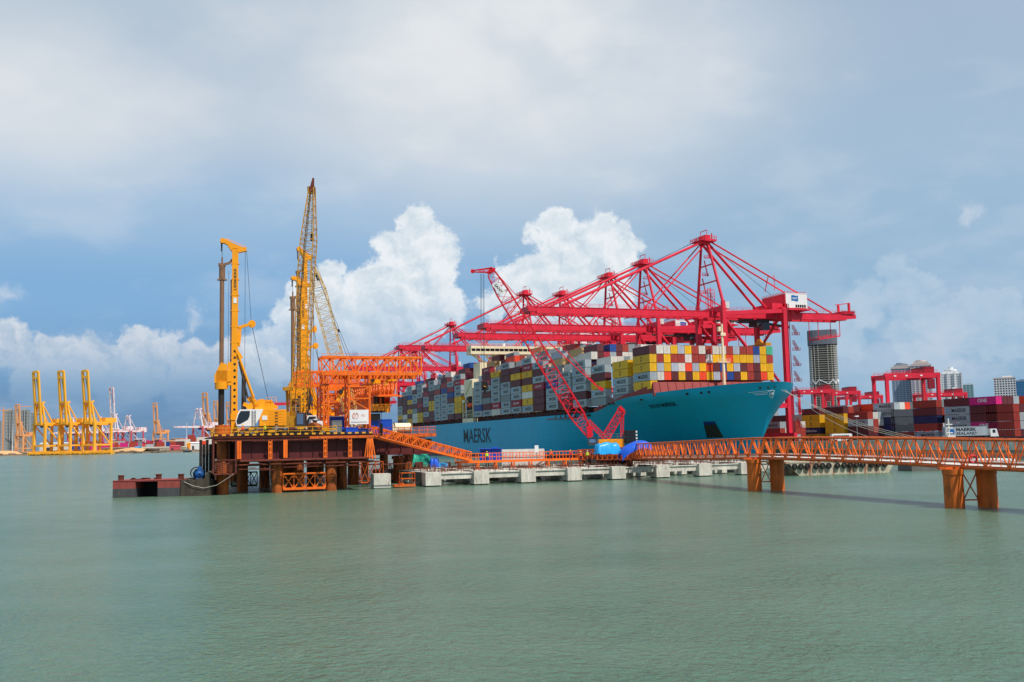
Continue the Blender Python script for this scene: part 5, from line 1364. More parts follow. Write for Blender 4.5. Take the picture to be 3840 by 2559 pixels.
# second platform behind, under the far machines and gantries
pl2 = thing('work_platform', 'farther brown work platform behind the first, below the orange launching trusses', 'work platform', (20, 212, 0))
m_ = MB(); m_.box(14, 52, 200, 252, ZD-.5, ZD-.05); m_.box(14, 52, 199.8, 200, ZD-.8, ZD); m_.build('deck', M['rust_brown'], pl2, absf=True)
m_ = MB()
for u in (201, 215, 230, 248): m_.box(14.5, 51.5, u, u+.2, 5.5, 8.6)
m_.build('girder', M['maroon'], pl2, absf=True)
for u in (203, 226, 248):
    for v in (16, 27, 38, 49):
        m = MB(); m.tube((v, u, -4), (v, u, 5.6), .92, n=16); m.build('pile', M['rust_pile'], pl2, absf=True)
# ------------------------------------------------------------------ rotary drilling rigs
def drill_rig(root):
    """local: x right along the body, mast on the left at x=0, y away, z from the deck"""
    Y = M['rig_yellow']
    m = MB()
    for y in (.3, 3.5):
        m.box(1.2, 7.4, y, y+.8, 0, .25); m.box(1.2, 7.4, y, y+.8, .85, 1.05)
        for x in (1.2, 7.4): m.lathe((x, y+.4, .53), [(0,-.4),(.53,-.4),(.53,.4),(0,.4)], 12, ax='y')
        for k in range(7): m.lathe((2+k*.8, y+.4, .35), [(0,-.36),(.27,-.36),(.27,.36),(0,.36)], 8, ax='y')
    m.box(2.5, 6.5, 1, 3.7, .5, 1.5); m.build('crawler_track', M['dark_steel'], root)
    m = MB(); m.box(3.9, 8.0, .1, 3.9, 1.55, 4.2)
    for k in range(6): m.box(5.4, 8.02, .05, .1, 1.6+k*.44, 1.97+k*.44)
    m.box(7.4, 8.15, .3, 3.7, 1.6, 4.1)
    b = m.build('body', Y, root)
    m = MB()
    for k in range(5): m.box(6.3, 6.8, .02, .055, 1.7+k*.46, 1.85+k*.46)
    m.build('vent', M['black'], b)
    m = MB(); m.box(4.3, 5.1, .04, .09, 2.5, 3.2); m.build('data_plate', M['white'], b)
    c = MB()    # cab with raked windscreen and white swoosh side
    prof = [(.35,1.6),(3.1,1.55),(3.3,1.9),(3.9,2.8),(4.5,4.25),(.85,4.25),(.5,3.6),(.15,2.4)]
    n = len(prof); vs = [(x, 0, z) for x, z in prof]+[(x, 1.7, z) for x, z in prof]
    c.add(vs, [tuple(range(n)), tuple(range(n, 2*n))[::-1]]+[(i, n+i, n+(i+1) % n, (i+1) % n) for i in range(n)])
    cb = c.build('cab', M['white'], root)
    g = MB(); pr = [(.45,1.85),(.95,1.95),(2.1,2.6),(2.35,3.2),(2.4,4.0),(.95,4.0),(.6,3.4),(.3,2.4)]; g.add([(x, -.03, z) for x, z in pr], [tuple(range(len(pr)))]); g.build('window', M['window_dark'], cb)
    l = MB()
    for x in (2.75, 3.25): l.bar((x, -.12, 1.7), (x, -.12, 4.1), .06)
    for k in range(6): l.bar((2.75, -.12, 1.9+k*.4), (3.25, -.12, 1.9+k*.4), .05)
    l.build('ladder', M['grey_dark'], cb)
    # winch and gantry on the roof
    w = MB(); w.box(3.2, 6.2, .8, 3.3, 4.2, 4.7); w.lathe((4.3, 2, 5.2), [(0,-1.1),(.75,-1.1),(.75,1.1),(0,1.1)], 14, ax='y'); w.lathe((5.6, 2, 5.0), [(0,-.9),(.5,-.9),(.5,.9),(0,.9)], 12, ax='y')
    w.add([(3.3,1,4.6),(6.8,1,4.3),(5.9,1,5.7),(3.7,1,5.9)], [(0,1,2,3)]); w.bar((2.0,1.5,4.4),(3.6,1.5,5.6),.5,.9); w.bar((4.2,2.6,5.9),(6.9,2.6,4.6),.4)
    w.rail([(5,.8,5.3),(6.6,.8,5.3)], .9, .6, .06); w.build('winch', Y, root)
    # mast
    m = MB(); m.bar((0, 1.6, .4), (0, 1.6, 30.6), .98, 1.15); m.bar((0, 1.6, 30.4), (0, 1.6, 30.7), .9, .9)
    for k in range(7): m.box(-.62, .66, 1.0, 2.2, 12.5+k*2.6, 12.62+k*2.6)
    m.box(-.6, 1.1, .9, 2.3, 2.6, 3.6); m.box(.5, 2.0, 1.1, 2.1, 3.0, 4.1); m.lathe((1.7,1.6,3.5),[(0,-.6),(.55,-.6),(.55,.6),(0,.6)],12,ax='y')
    ms = m.build('mast', Y, root); m = MB(); m.bar((-.62, 1.6, 1), (-.62, 1.6, 25.5), .2, .6); m.build('mast_rail', M['kelly_steel'], root)
    m = MB()
    for k in range(10): m.lathe((0, .99, 4.3+k*1.05), [(0,0),(.2,0),(.2,.05),(0,.05)], 10, ax='y')
    m.build('lightening_hole', M['black'], ms)
    m = MB(); put_text(m, 'LIEBHERR', (0, .98, 25.6), (0,0,1), (-1,0,0), 3.6, .4, .005); m.build('mast_lettering', M['lettering'], ms)
    m = MB(); m.box(-.25, .25, .97, 1.0, 21.6, 22.5); m.build('data_plate', M['white'], ms)
    # mast head: swan neck to the left, counter arm right
    h = MB(); h.add([(x, y, z) for y in (1.15, 2.05) for x, z in ((.7,30.1),(1.8,30.35),(1.8,30.95),(1.2,30.95),(-.3,31.55),(-1.5,32.2),(-2.2,32.3),(-2.2,31.7),(-1.3,31.35),(-.6,30.3))],
                    [tuple(range(10)), tuple(range(10, 20))[::-1]]+[(i, 10+i, 10+(i+1) % 10, (i+1) % 10) for i in range(10)])
    h.lathe((-2.0, 1.6, 31.95), [(0,-.5),(.42,-.5),(.42,.5),(0,.5)], 12, ax='y'); h.bar((-1.5, 1.6, 32.4), (1.7, 1.6, 31.1), .08)
    h.build('mast_head', Y, root)
    # kelly bar, rotary drive, wires
    kx = -2.05
    k_ = MB(); k_.tube((kx, 1.6, .2), (kx, 1.6, 28.0), .36, n=10); k_.tube((kx, 1.6, 25.6), (kx, 1.6, 27.8), .5, n=10); k_.box(kx-.75, kx+.75, 1.2, 2.0, 25.4, 25.6); k_.box(kx-.6, kx+.6, 1.2, 2.0, 27.8, 28.2); k_.tube((kx, 1.6, 28), (kx, 1.6, 29.2), .16, n=6)
    k_.bar((kx, 1.6, 28.0), (-.9, 1.6, 28.3), .35); k_.bar((-.9, 1.6, 28.3), (-.5, 1.6, 28.9), .35)
    k_.build('kelly_bar', M['kelly_steel'], root)
    k_ = MB(); k_.tube((kx, 1.6, -.2), (kx, 1.6, 8.6), .48, n=12); k_.build('drill_casing', M['dark_steel'], root)
    d = MB(); d.box(kx-.8, -.5, .9, 2.3, 8.8, 10.6); d.add([(kx-1.1,.9,8.6),(kx+.9,.9,8.6),(kx+.9,.9,11.6),(kx-.1,.9,11.9),(kx-1.1,.9,9.8),(kx-1.1,2.3,8.6),(kx+.9,2.3,8.6),(kx+.9,2.3,11.6),(kx-.1,2.3,11.9),(kx-1.1,2.3,9.8)], [(0,1,2,3,4),(9,8,7,6,5),(0,5,6,1),(1,6,7,2),(2,7,8,3),(3,8,9,4),(4,9,5,0)])
    d.tube((kx, 1.6, 7.6), (kx, 1.6, 8.8), 1.05, n=14); d.box(-1.1, -.5, 1, 2.2, 8.2, 12); d.build('rotary_drive', Y, root)
    w = MB(); w.bar((kx, 1.6, 29), (kx, 1.6, 31.8), .07); w.bar((kx-.12, 1.6, 30.2), (kx-.12, 1.6, 31.7), .2)
    w.bar((1.6, 1.6, 30.7), (1.6, 1.6, 5), .06); w.bar((1.8, 1.6, 30.7), (2.6, 1.6, 18.6), .06); w.bar((2.7, 1.6, 18.0), (5.4, 1.6, 5.6), .08); w.bar((-1.0, 1.6, 27), (-1.0, 1.6, 10), .05)
    w.build('hoist_wire', M['wire'], root)
    s = MB(); s.bar((.4, 1.6, 17.6), (2.6, 1.6, 18.3), .55, .45); s.lathe((2.7, 1.6, 18.3), [(0,-.2),(.62,-.2),(.62,.2),(0,.2)], 14, ax='y'); s.bar((.5,1.6,15.8),(.9,1.6,17.6),.5); s.bar((.7,1.6,16.6),(.5,1.6,14.6),.7); s.build('sheave_arm', Y, root)
    a = MB()
    for y in (.9, 2.5): a.tube((.5, y, 13.3), (3.0, y, 6.2), .2, n=8); a.tube((3.0, y, 6.2), (3.4, y, 4.9), .12, n=8)
    a.bar((.3, 1.2, 13.9), (1.1, 1.2, 12.6), .5); a.build('mast_ram', Y, root)
    a = MB(); a.tube((.7, 2.6, 12.2), (2.3, 2.6, 5.6), .17, n=8); a.tube((1.5, 2.9, 4.2), (1.5, 2.9, 10.2), .42, n=8, r2=.36); a.build('hydraulic_hose', M['grey_dark'], root)
    a = MB(); a.bar((2.2, 1.7, 6.2), (4.0, 1.7, 4.6), .6, .8); a.bar((1.4,1.7,5.2),(3.4,1.7,4.5),.5,.6); a.build('luffing_arm', Y, root)
pm = atU(877, 1600, 168.5)
rig = thing('drilling_rig', 'yellow and white drilling rig at the left platform end with tall mast', 'drilling rig', (pm.x, 167.2, ZD), rot=R(-3), group='yellow drilling rigs'); drill_rig(rig)
rot_wire_fix = None
p2 = atY(1141, 1600, 208); dup(rig, (p2.x, p2.y, ZD), R(4), 'farther yellow drilling rig, mast standing inside the lattice crane boom', scale=(1, 1, 1.04))
p3 = atY(1152, 1600, 224); dup(rig, (p3.x, p3.y, ZD), R(8), 'farthest yellow drilling rig, only its head showing high in the lattice boom', scale=(.8, .9, 1.33))
# ------------------------------------------------------------------ lattice boom crawler cranes
def at2(px, py, Y): return atY(px, py, Y)
lc = thing('crawler_crane', 'old yellow lattice boom crawler crane with very tall near-vertical boom', 'crawler crane', tuple(at2(1098, 1600, 176).xy)+(ZD,), rot=-ALPHA+R(-6))
def local(root, p):
    q = root.rotation_euler.z-ALPHA; d = Vector(p)-Vector(ROOT[root.name]); return Matrix.Rotation(-q, 3, 'Z') @ d
def make_lc():
    foot = local(lc, at2(1118, 1585, 176.5)); top = local(lc, at2(1170, 705, 176.5)); tip = local(lc, at2(1175, 668, 176.5))
    def on(px, py): return local(lc, at2(px, py, 176.5))
    m = MB()
    seq = [(1117,1588,.8),(1122,1530,2.3),(1150,1000,2.35),(1158,900,2.3),(1170,705,.9)]
    ns = [3, 22, 5, 9]
    for (a, b, w), (c, d, w2), n in zip(seq, seq[1:], ns): m.truss(on(a, b), on(c, d), w, w, n, .15, .07, up=(0,1,0), w2=w2, h2=w2)
    m.build('boom', M['old_yellow'], lc)
    m = MB(); a = on(1170, 706); b = on(1175, 668); m.bar(a, b, .7, .5, r2=.4); m.box(a.x-.7, a.x+.5, a.y-.5, a.y+.5, a.z-.9, a.z+.2); m.bar(on(1166,712), on(1176,668), .12); m.bar(on(1178,720), on(1176,668), .12); m.build('boom_head', M['rust_brown'], lc)
    m = MB()
    for px, p2 in ((1172,1168),(1178,1173)): m.bar(on(px, 720), on(p2, 880), .07)
    m.bar(on(1171, 878), on(1171, 905), .55, .4); m.bar(on(1166,712), on(1090,1452), .06); m.bar(on(1168,712), on(1094,1452), .06); m.bar(on(1175,700), on(1163,1560), .05); m.bar(on(1178,940), on(1172,1560), .05)
    m.build('hoist_wire', M['wire'], lc)
    x = 0
    u = MB(); u.box(-2.2, 2.0, -1.5, 1.7, 1.5, 3.4); u.box(-2.2, -.4, -1.4, 1.6, 3.4, 4.2)
    for k in range(4): u.box(-2.25, -.9, -1.56, -1.5, 1.7+k*.42, 2.0+k*.42)
    u.box(.0, 2.0, -1.55, -1.5, 1.6, 2.3); u.build('body', M['old_yellow'], lc)
    t = MB()
    for y in (-2.3, 1.7):
        t.box(-2.8, 2.8, y, y+.9, .05, 1.1)
        for sx in (-2.8, 2.8): t.lathe((sx, y+.45, .55), [(0,-.45),(.55,-.45),(.55,.45),(0,.45)], 12, ax='y')
    t.build('crawler_track', M['dark_steel'], lc)
    c = MB(); c0 = on(1129, 1590); c.box(c0.x, c0.x+1.35, -2.0, -.6, 1.55, 3.9); cb = c.build('cab', M['grey_dark'], lc)
    g = MB(); g.box(c0.x+.12, c0.x+1.23, -2.03, -2.0, 1.9, 3.7); g.build('window', glass_b, cb)
    a = MB(); a.bar(on(1076,1560)+Vector((0,.6,0)), on(1075,1455), .35, .35); a.bar(on(1090,1560), on(1089,1455)+Vector((0,-.6,0)), .2); a.box(on(1075,1455).x-.3, on(1090,1455).x+.3, -.8, .8, on(1080,1460).z-.3, on(1080,1460).z+.35)
    a.bar(on(1076,1500), on(1110,1500), .12); a.bar(on(1076,1520), on(1110,1540), .1); a.build('gantry_mast', M['old_yellow'], lc)
make_lc()
lc2 = thing('crawler_crane', 'pale yellow lattice boom leaning left, rising behind the orange gantry', 'crawler crane', tuple(at2(1318, 1600, 196).xy)+(ZD,), rot=-ALPHA)
def make_lc2():
    def on(px, py): return local(lc2, at2(px, py, 196))
    m = MB()
    seq = [(1322,1585,.8),(1310,1530,2.5),(1195,1085,2.5),(1176,1010,.9)]
    for (a, b, w), (c, d, w2), n in zip(seq, seq[1:], (3, 20, 4)): m.truss(on(a, b), on(c, d), w, w, n, .14, .07, up=(0,1,0), w2=w2, h2=w2)
    m.build('boom', M['pale_yellow'], lc2)
    m = MB()
    for a, b, c, d in ((1176,1000,1312,1334),(1180,1000,1300,1334),(1312,1334,1345,1450),(1300,1334,1340,1450),(1172,960,1213,1062)): m.bar(on(a, b), on(c, d), .07)
    m.bar(on(1268,1235), on(1272,1246), .3); m.bar(on(1184,1025), on(1192,1052), .55, .3)
    m.build('pendant_wire', M['wire'], lc2)
    b = MB(); b.box(-2, 3.4, -1.5, 1.7, 1.3, 3.6); b.build('body', M['old_yellow'], lc2)
    t = MB()
    for y in (-2.3, 1.7): t.box(-2.6, 3.6, y, y+.8, 0, 1.1)
    t.build('crawler_track', M['dark_steel'], lc2)
make_lc2()
# ------------------------------------------------------------------ orange launching trusses and towers
def tower4(root, c, w, d, z0, z1, n, mat, t=.42):
    x0, x1, y0, y1 = c[0]-w/2, c[0]+w/2, c[1]-d/2, c[1]+d/2
    P = [(x0,y0),(x1,y0),(x1,y1),(x0,y1)]
    for x, y in P:
        m = MB(); m.bar((x,y,z0), (x,y,z1), t, n=6); m.build('leg', mat, root, absf=True)
    m = MB()
    for i in range(n):
        za = z0+(z1-z0)*i/n; zb = z0+(z1-z0)*(i+1)/n
        for k in range(4):
            a, b = P[k], P[(k+1) % 4]
            m.bar((*a, zb), (*b, zb), .2)
            m.bar((*a, za), (*b, zb), .16) if i % 2 else m.bar((*b, za), (*a, zb), .16)
    m.build('bracing', mat, root, absf=True)
O = M['orange']
UA = 172.0; va, vb = atU(1206, 1370, UA).x, atU(1580, 1370, UA).x; zt = atU(1390, 1340, UA).z; zb = atU(1390, 1402, UA).z
ga = thing('launching_gantry', 'bright orange lattice gantry on two braced towers, white sign board hung on it', 'launching gantry', (va, UA, ZD))
def gtruss(root, va, vb, u, z0, z1, n, w=.32, cross=True):
    m = MB()
    m.bar((va,u,z1), (vb,u,z1), w); m.bar((va,u,z0), (vb,u,z0), w*1.2, w*1.5)
    for i in range(n+1):
        v = va+(vb-va)*i/n; m.bar((v,u,z0), (v,u,z1), .22)
        if i < n:
            q = va+(vb-va)*(i+1)/n
            if cross: m.bar((v,u,z0), (q,u,z1), .17); m.bar((v,u,z1), (q,u,z0), .17)
            elif i % 2: m.bar((v,u,z0), (q,u,z1), .22)
            else: m.bar((v,u,z1), (q,u,z0), .22)
    return m
for u in (UA, UA+3.2): gtruss(ga, va, vb, u, zb, zt, 9, w=.38, cross=(u > UA)).build('side_truss', O, ga, absf=True)
m_ = MB()
for i in range(10):
    v = va+(vb-va)*i/9; m_.bar((v,UA,zt), (v,UA+3.2,zt), .14); m_.bar((v,UA,zb), (v,UA+3.2,zb), .14)
    if i < 9: q = va+(vb-va)*(i+1)/9; m_.bar((v,UA,zt), (q,UA+3.2,zt), .1); m_.bar((v,UA,zb),(q,UA+3.2,zb),.1)
m_.bar((va+2,UA+1.6,zb-.55),(vb-.6,UA+1.6,zb-.55),.5,.6)
m_.rail([(va, UA-.2, zt+.1), (vb, UA-.2, zt+.1)], .45, 2.5, .06, 0)
m_.build('cross_bracing', O, ga, absf=True)
t1a, t1b = atU(1308, 1500, UA).x, atU(1385, 1500, UA).x
tower4(ga, ((t1a+t1b)/2, UA+1.6), t1b-t1a, 3.4, ZD, zb-.2, 5, O)
t2a = atU(1214, 1500, UA).x
tower4(ga, (t2a+.35, UA+1.6), .8, 3.4, ZD, zb-.2, 6, O, .3)
# upper brown stay across towers
m_ = MB(); zc = atU(1300, 1441, UA).z; m_.bar((va-.5,UA-.3,zc), (t1b+3,UA-.3,zc), .1); m_.build('tie_bar', M['rust_brown'], ga, absf=True)
gb = thing('launching_gantry', 'second orange lattice truss behind, its left end in front of the lattice crane', 'launching gantry', (20, 188, ZD))
UB = 188.0; wa, wb_ = atU(1110, 1400, UB).x, atU(1345, 1400, UB).x; zt2 = atU(1180, 1394, UB).z; zb2 = atU(1180, 1446, UB).z
for u in (UB, UB+3): gtruss(gb, wa, wb_, u, zb2, zt2, 8).build('side_truss', O, gb, absf=True)
q1, q2 = atU(1200, 1500, UB).x, atU(1268, 1500, UB).x
tower4(gb, ((q1+q2)/2, UB+1.5), q2-q1, 3.2, ZD, zb2-.1, 6, O, .36)
m_ = MB(); m_.bar((q1,UB-.2,zb2-.6), (q2+2.2,UB-.2,zb2-.6), .7, .9); m_.bar((wa,UB+1.5,zt2),(wb_,UB+1.5,zt2),.2); m_.build('header_beam', O, gb, absf=True)
# long bundle of trusses running away from the camera
gc = thing('launching_truss', 'long dense orange truss bundle slung lengthwise beneath the gantries, open end to the right', 'launching truss', (41, 186, 16))
VCc = atU(1488, 1450, 184.5).x
zc1 = atU(1488, 1425, 184.5).z; zc0 = atU(1488, 1482, 184.5).z
for k, v in enumerate((VCc-3.2, VCc-2.4, VCc-1.6, VCc-.8, VCc)):
    m = MB(); n = 26
    m.bar((v,184.5,zc1), (v,246,zc1), .26); m.bar((v,184.5,zc0), (v,246,zc0), .3)
    for i in range(n):
        a = 184.5+61.5*i/n; b = 184.5+61.5*(i+1)/n; c = (a+b)/2
        m.bar((v,a,zc0), (v,c,zc1), .16); m.bar((v,c,zc1), (v,b,zc0), .16); m.bar((v,a,zc0), (v,a,zc1), .14)
    m.build('side_truss', O, gc, absf=True)
m_ = MB()
for i in range(27):
    a = 184.5+61.5*i/26; m_.bar((VCc-3.2,a,zc1), (VCc,a,zc1), .14); m_.bar((VCc-3.2,a,zc0), (VCc,a,zc0), .2); m_.bar((VCc-3.2,a,zc0),(VCc-1.6,a,zc1),.1)
m_.box(VCc-3.6, VCc+1.0, 184.2, 184.5, zc0-.3, zc0-.05)
m_.build('cross_bracing', O, gc, absf=True)
m_ = MB(); m_.box(VCc-2.6, VCc-2.4, 187, 240, zc0-1.8, zc0-.35); m_.box(VCc-.9, VCc-.7, 187, 240, zc0-1.8, zc0-.35); m_.box(VCc-2.9, VCc-.4, 187, 240, zc0-1.95, zc0-1.8); m_.build('runway_girder', M['orange_rust'], gc, absf=True)
# hanging yellow trolley
hy = thing('winch_trolley', 'yellow box-like winch trolley hanging below the orange truss bundle', 'winch trolley', (VCc-2, 190, 13))
a = atU(1400, 1547, 187); b = atU(1462, 1513, 187)
m_ = MB(); m_.box(a.x, b.x, 187, 190, a.z+.3, b.z-.1); m_.box(b.x-1.0, b.x, 186.8, 187, a.z-.05, b.z-.1); m_.build('body', M['rig_yellow'], hy, absf=True)
m_ = MB(); m_.box(a.x, b.x-1, 186.9, 190, a.z, a.z+.3); m_.box(a.x+.4, b.x-.8, 188, 189, b.z-.1, b.z+1.4); m_.build('hanger', M['dark_steel'], hy, absf=True)
for i, (px, py, u, lab) in enumerate(((1405,1432,180,'yellow hoist block under the middle of the near orange truss'),(1465,1420,180,'yellow hoist block under the right part of the near orange truss'),(1286,1478,186,'yellow hoist block between the two orange towers'))):
    p = atU(px, py, u); h = thing('hoist_block', lab, 'hoist block', tuple(p), group='yellow hoist blocks on the gantry')
    m = MB(); m.box(-.7,.7,-.5,.5,-.5,.6); m.lathe((.5,-.6,-.1),[(0,0),(.5,0),(.5,.2),(0,.2)],10,ax='y'); m.bar((-.6,0,-.3),(-1.1,0,-1.3),.5); m.build('body', M['rig_yellow'], h)
    m = MB(); m.lathe((-.5,-.7,.4),[(0,0),(.45,0),(.45,.25),(0,.25)],10,ax='y'); m.bar((0,0,.5),(0,0,1.3),.3); m.build('drum', M['dark_steel'], h)
# sign board
a = atU(1311, 1592, UA-.5); b = atU(1382, 1537, UA-.5)
sgn = thing('sign_board', 'white sign board with orange round logo hung on the orange tower', 'sign board', (a.x, UA-.5, a.z))
w, h = b.x-a.x, b.z-a.z
m_ = MB(); m_.box(0, w, 0, .06, 0, h); m_.build('panel', M['white'], sgn)
m_ = MB(); cx, cz, rr = w*.30, h*.60, w*.155
for k in range(28):
    t0 = 2*math.pi*k/28; t1 = 2*math.pi*(k+1)/28
    if k in (6, 7, 20, 21): continue
    m_.bar((cx+rr*math.cos(t0), -.03, cz+rr*math.sin(t0)), (cx+rr*math.cos(t1), -.03, cz+rr*math.sin(t1)), .09, .05)
put_text(m_, 'I', (cx-rr*.42, -.03, cz), (1,0,0), (0,0,1), .09, rr*1.5, .0); put_text(m_, 'T', (cx+.05, -.03, cz), (1,0,0), (0,0,1), rr*.7, rr*.95, .0)
put_text(m_, 'ITD', (w*.72, -.03, cz), (1,0,0), (0,0,1), w*.2, .34, .0)
m_.build('logo', M['logo_orange'], sgn)
m_ = MB(); m_.box(w*.08, w*.92, -.02, 0, h*.13, h*.17); m_.build('small_lettering', M['grey'], sgn)
# ------------------------------------------------------------------ site containers, skips, tanks on the deck
def cabin(px0, px1, yb, yt, u, mat, lab, name='site_container', cat='container', depth=2.4, door=False):
    a = atU(px0, yb, u); b = atU(px1, yt, u); r = thing(name, lab, cat, (a.x, u, ZD))
    w, h = b.x-a.x, max(.6, b.z-ZD)
    m = MB(); m.box(0, w, 0, depth, 0, h)
    n = int(w/.28)
    for i in range(n): m.box(i*w/n+.06, i*w/n+.16, -.05, 0, .12, h-.12)
    m.build('wall', mat, r)
    m = MB(); m.box(-.04, w+.04, -.07, depth+.05, h-.1, h+.03); m.box(-.04, w+.04, -.07, depth+.05, 0, .12); [m.box(x, x+.1, y, y+.1, .05, h-.05) for x in (-.035, w-.065) for y in (-.065, depth-.055)]; m.build('frame', mat, r)
    return r
cabin(1237, 1300, 1610, 1564, 178, M['blue'], 'blue corrugated site container right of the grey generator')
cabin(1388, 1420, 1625, 1579, 180, M['blue'], 'narrow blue site container just right of the sign board')
cabin(1427, 1469, 1625, 1573, 184, M['blue'], 'taller blue site container at the right end of the platform')
cabin(1298, 1342, 1622, 1603, 167.5, M['blue'], 'low bright blue steel skip at the platform edge below the sign', 'skip', 'skip', 1.6)
cabin(1343, 1389, 1622, 1607, 167.5, M['blue_dark'], 'low dark blue steel skip next to the bright blue one', 'skip', 'skip', 1.6)
gen = cabin(1247, 1281, 1622, 1578, 168.5, M['grey'], 'grey louvred generator set on a frame at the platform edge', 'generator', 'generator', 1.8)
m_ = MB(); m_.box(.2, .7, -.09, -.05, 1.4, 1.5); m_.box(1.1, 1.6, -.09, -.05, 1.4, 1.5); m_.build('warning_label', M['rail_yellow'], gen)
cabin(1395, 1425, 1578, 1552, 205, M['black'], 'black machine box with pale panels behind the blue site containers', 'machine_box', 'machine')
wt_ = thing('tank_truck', 'white truck parked behind the yellow machines, cab to the left', 'truck', (atU(1160,1600,181).x, 181, ZD))
m_ = MB(); m_.add([(0,0,.6),(2.1,0,.6),(2.1,2.3,.6),(0,2.3,.6),(.35,0,2.9),(2.1,0,3.1),(2.1,2.3,3.1),(.35,2.3,2.9)], [(0,3,2,1),(4,5,6,7),(0,1,5,4),(1,2,6,5),(2,3,7,6),(3,0,4,7)]); m_.build('cab', M['white'], wt_)
m_ = MB(); m_.box(.7,1.7,-.03,.02,1.8,2.7); m_.build('window', M['window_dark'], wt_)
m_ = MB(); m_.box(3.6, 9.5, 0, 2.4, 1.0, 3.3); m_.box(3.4, 9.7, -.1, 2.5, 3.25, 3.4); m_.build('cargo_box', M['cream'], wt_)
m_ = MB(); m_.box(.2, 9.6, .4, 2, .6, 1.0); m_.build('chassis', M['dark_steel'], wt_)
for x in (1.1, 5, 8, 9):
    m_ = MB(); m_.lathe((x,1.2,.5),[(0,-1.2),(.5,-1.2),(.5,1.2),(0,1.2)],12,ax='y'); m_.build('wheel', M['tyre'], wt_)
dr = MB(); p = atU(1183, 1608, 166.5); dr.lathe((0,0,1.0), [(0,-.9),(.95,-.9),(1.0,-.2),(.8,.9),(0,.95)], 18, ax='x'); solo(dr, 'steel_drum', M['rust_pile'], 'big rusty steel casing drum lying at the platform edge', 'drum', (p.x, 166.6, ZD), absf=False, rot=.7)
wb2 = MB(); p = atU(1189,1600,170); wb2.box(0,.95,0,.5,1.2,2.3); wb2.box(.4,.5,.2,.3,0,1.2); solo(wb2, 'white_panel', M['white'], 'small white panel standing behind the rusty drum', 'panel', (p.x,170,ZD), absf=False)
cs = MB(); p = atU(835, 1600, 165.6); cs.tube((0,0,-.6),(0,0,1.75),1.2,n=20); solo(cs, 'pile_casing', M['orange_rust'], 'orange-brown casing ring around the drill at the left platform corner', 'casing', (p.x,165.6,ZD), absf=False)
tk = thing('storage_tank', 'cream cylindrical tank inside a rusty ring frame at the far right platform end', 'tank', (atU(1508,1620,186).x, 186, ZD))
m_ = MB(); m_.lathe((0,0,1.1),[(0,-1.9),(.85,-1.8),(.95,-1.5),(.95,1.5),(.85,1.8),(0,1.9)],16,ax='x'); m_.build('vessel', M['cream'], tk)
m_ = MB()
for x in (-1.6, 1.6):
    m_ = MB()
    for k in range(12):
        t0 = math.pi*k/12; t1 = math.pi*(k+1)/12; m_.bar((x,-1.35*math.cos(t0),.9+1.2*math.sin(t0)),(x,-1.35*math.cos(t1),.9+1.2*math.sin(t1)),.1)
    m_.build('ring_frame', M['rust_brown'], tk)
m_ = MB(); m_.rail([(-2.2,-1.4,0),(2.4,-1.4,0)],1.2,1.1,.07); m_.build('railing', M['rust_brown'], tk)
cb2 = cabin(1473, 1487, 1625, 1601, 184, M['cream'], 'small cream plastic tank beside the cylindrical one', 'water_tank', 'tank', 1.4)
hb_ = MB(); p = atU(1430,1600,169); hb_.bar((0,0,.3),(0,0,1.9),.55,.5,n=6); hb_.bar((0,0,1.9),(.02,0,3.9),.07); hb_.lathe((0,0,.1),[(0,-.3),(.3,-.1),(.1,.3),(0,.35)],8); solo(hb_, 'hook_block', M['black'], 'black crane hook block hanging by the top of the gangway', 'hook block', (p.x,169,8.9), absf=False)
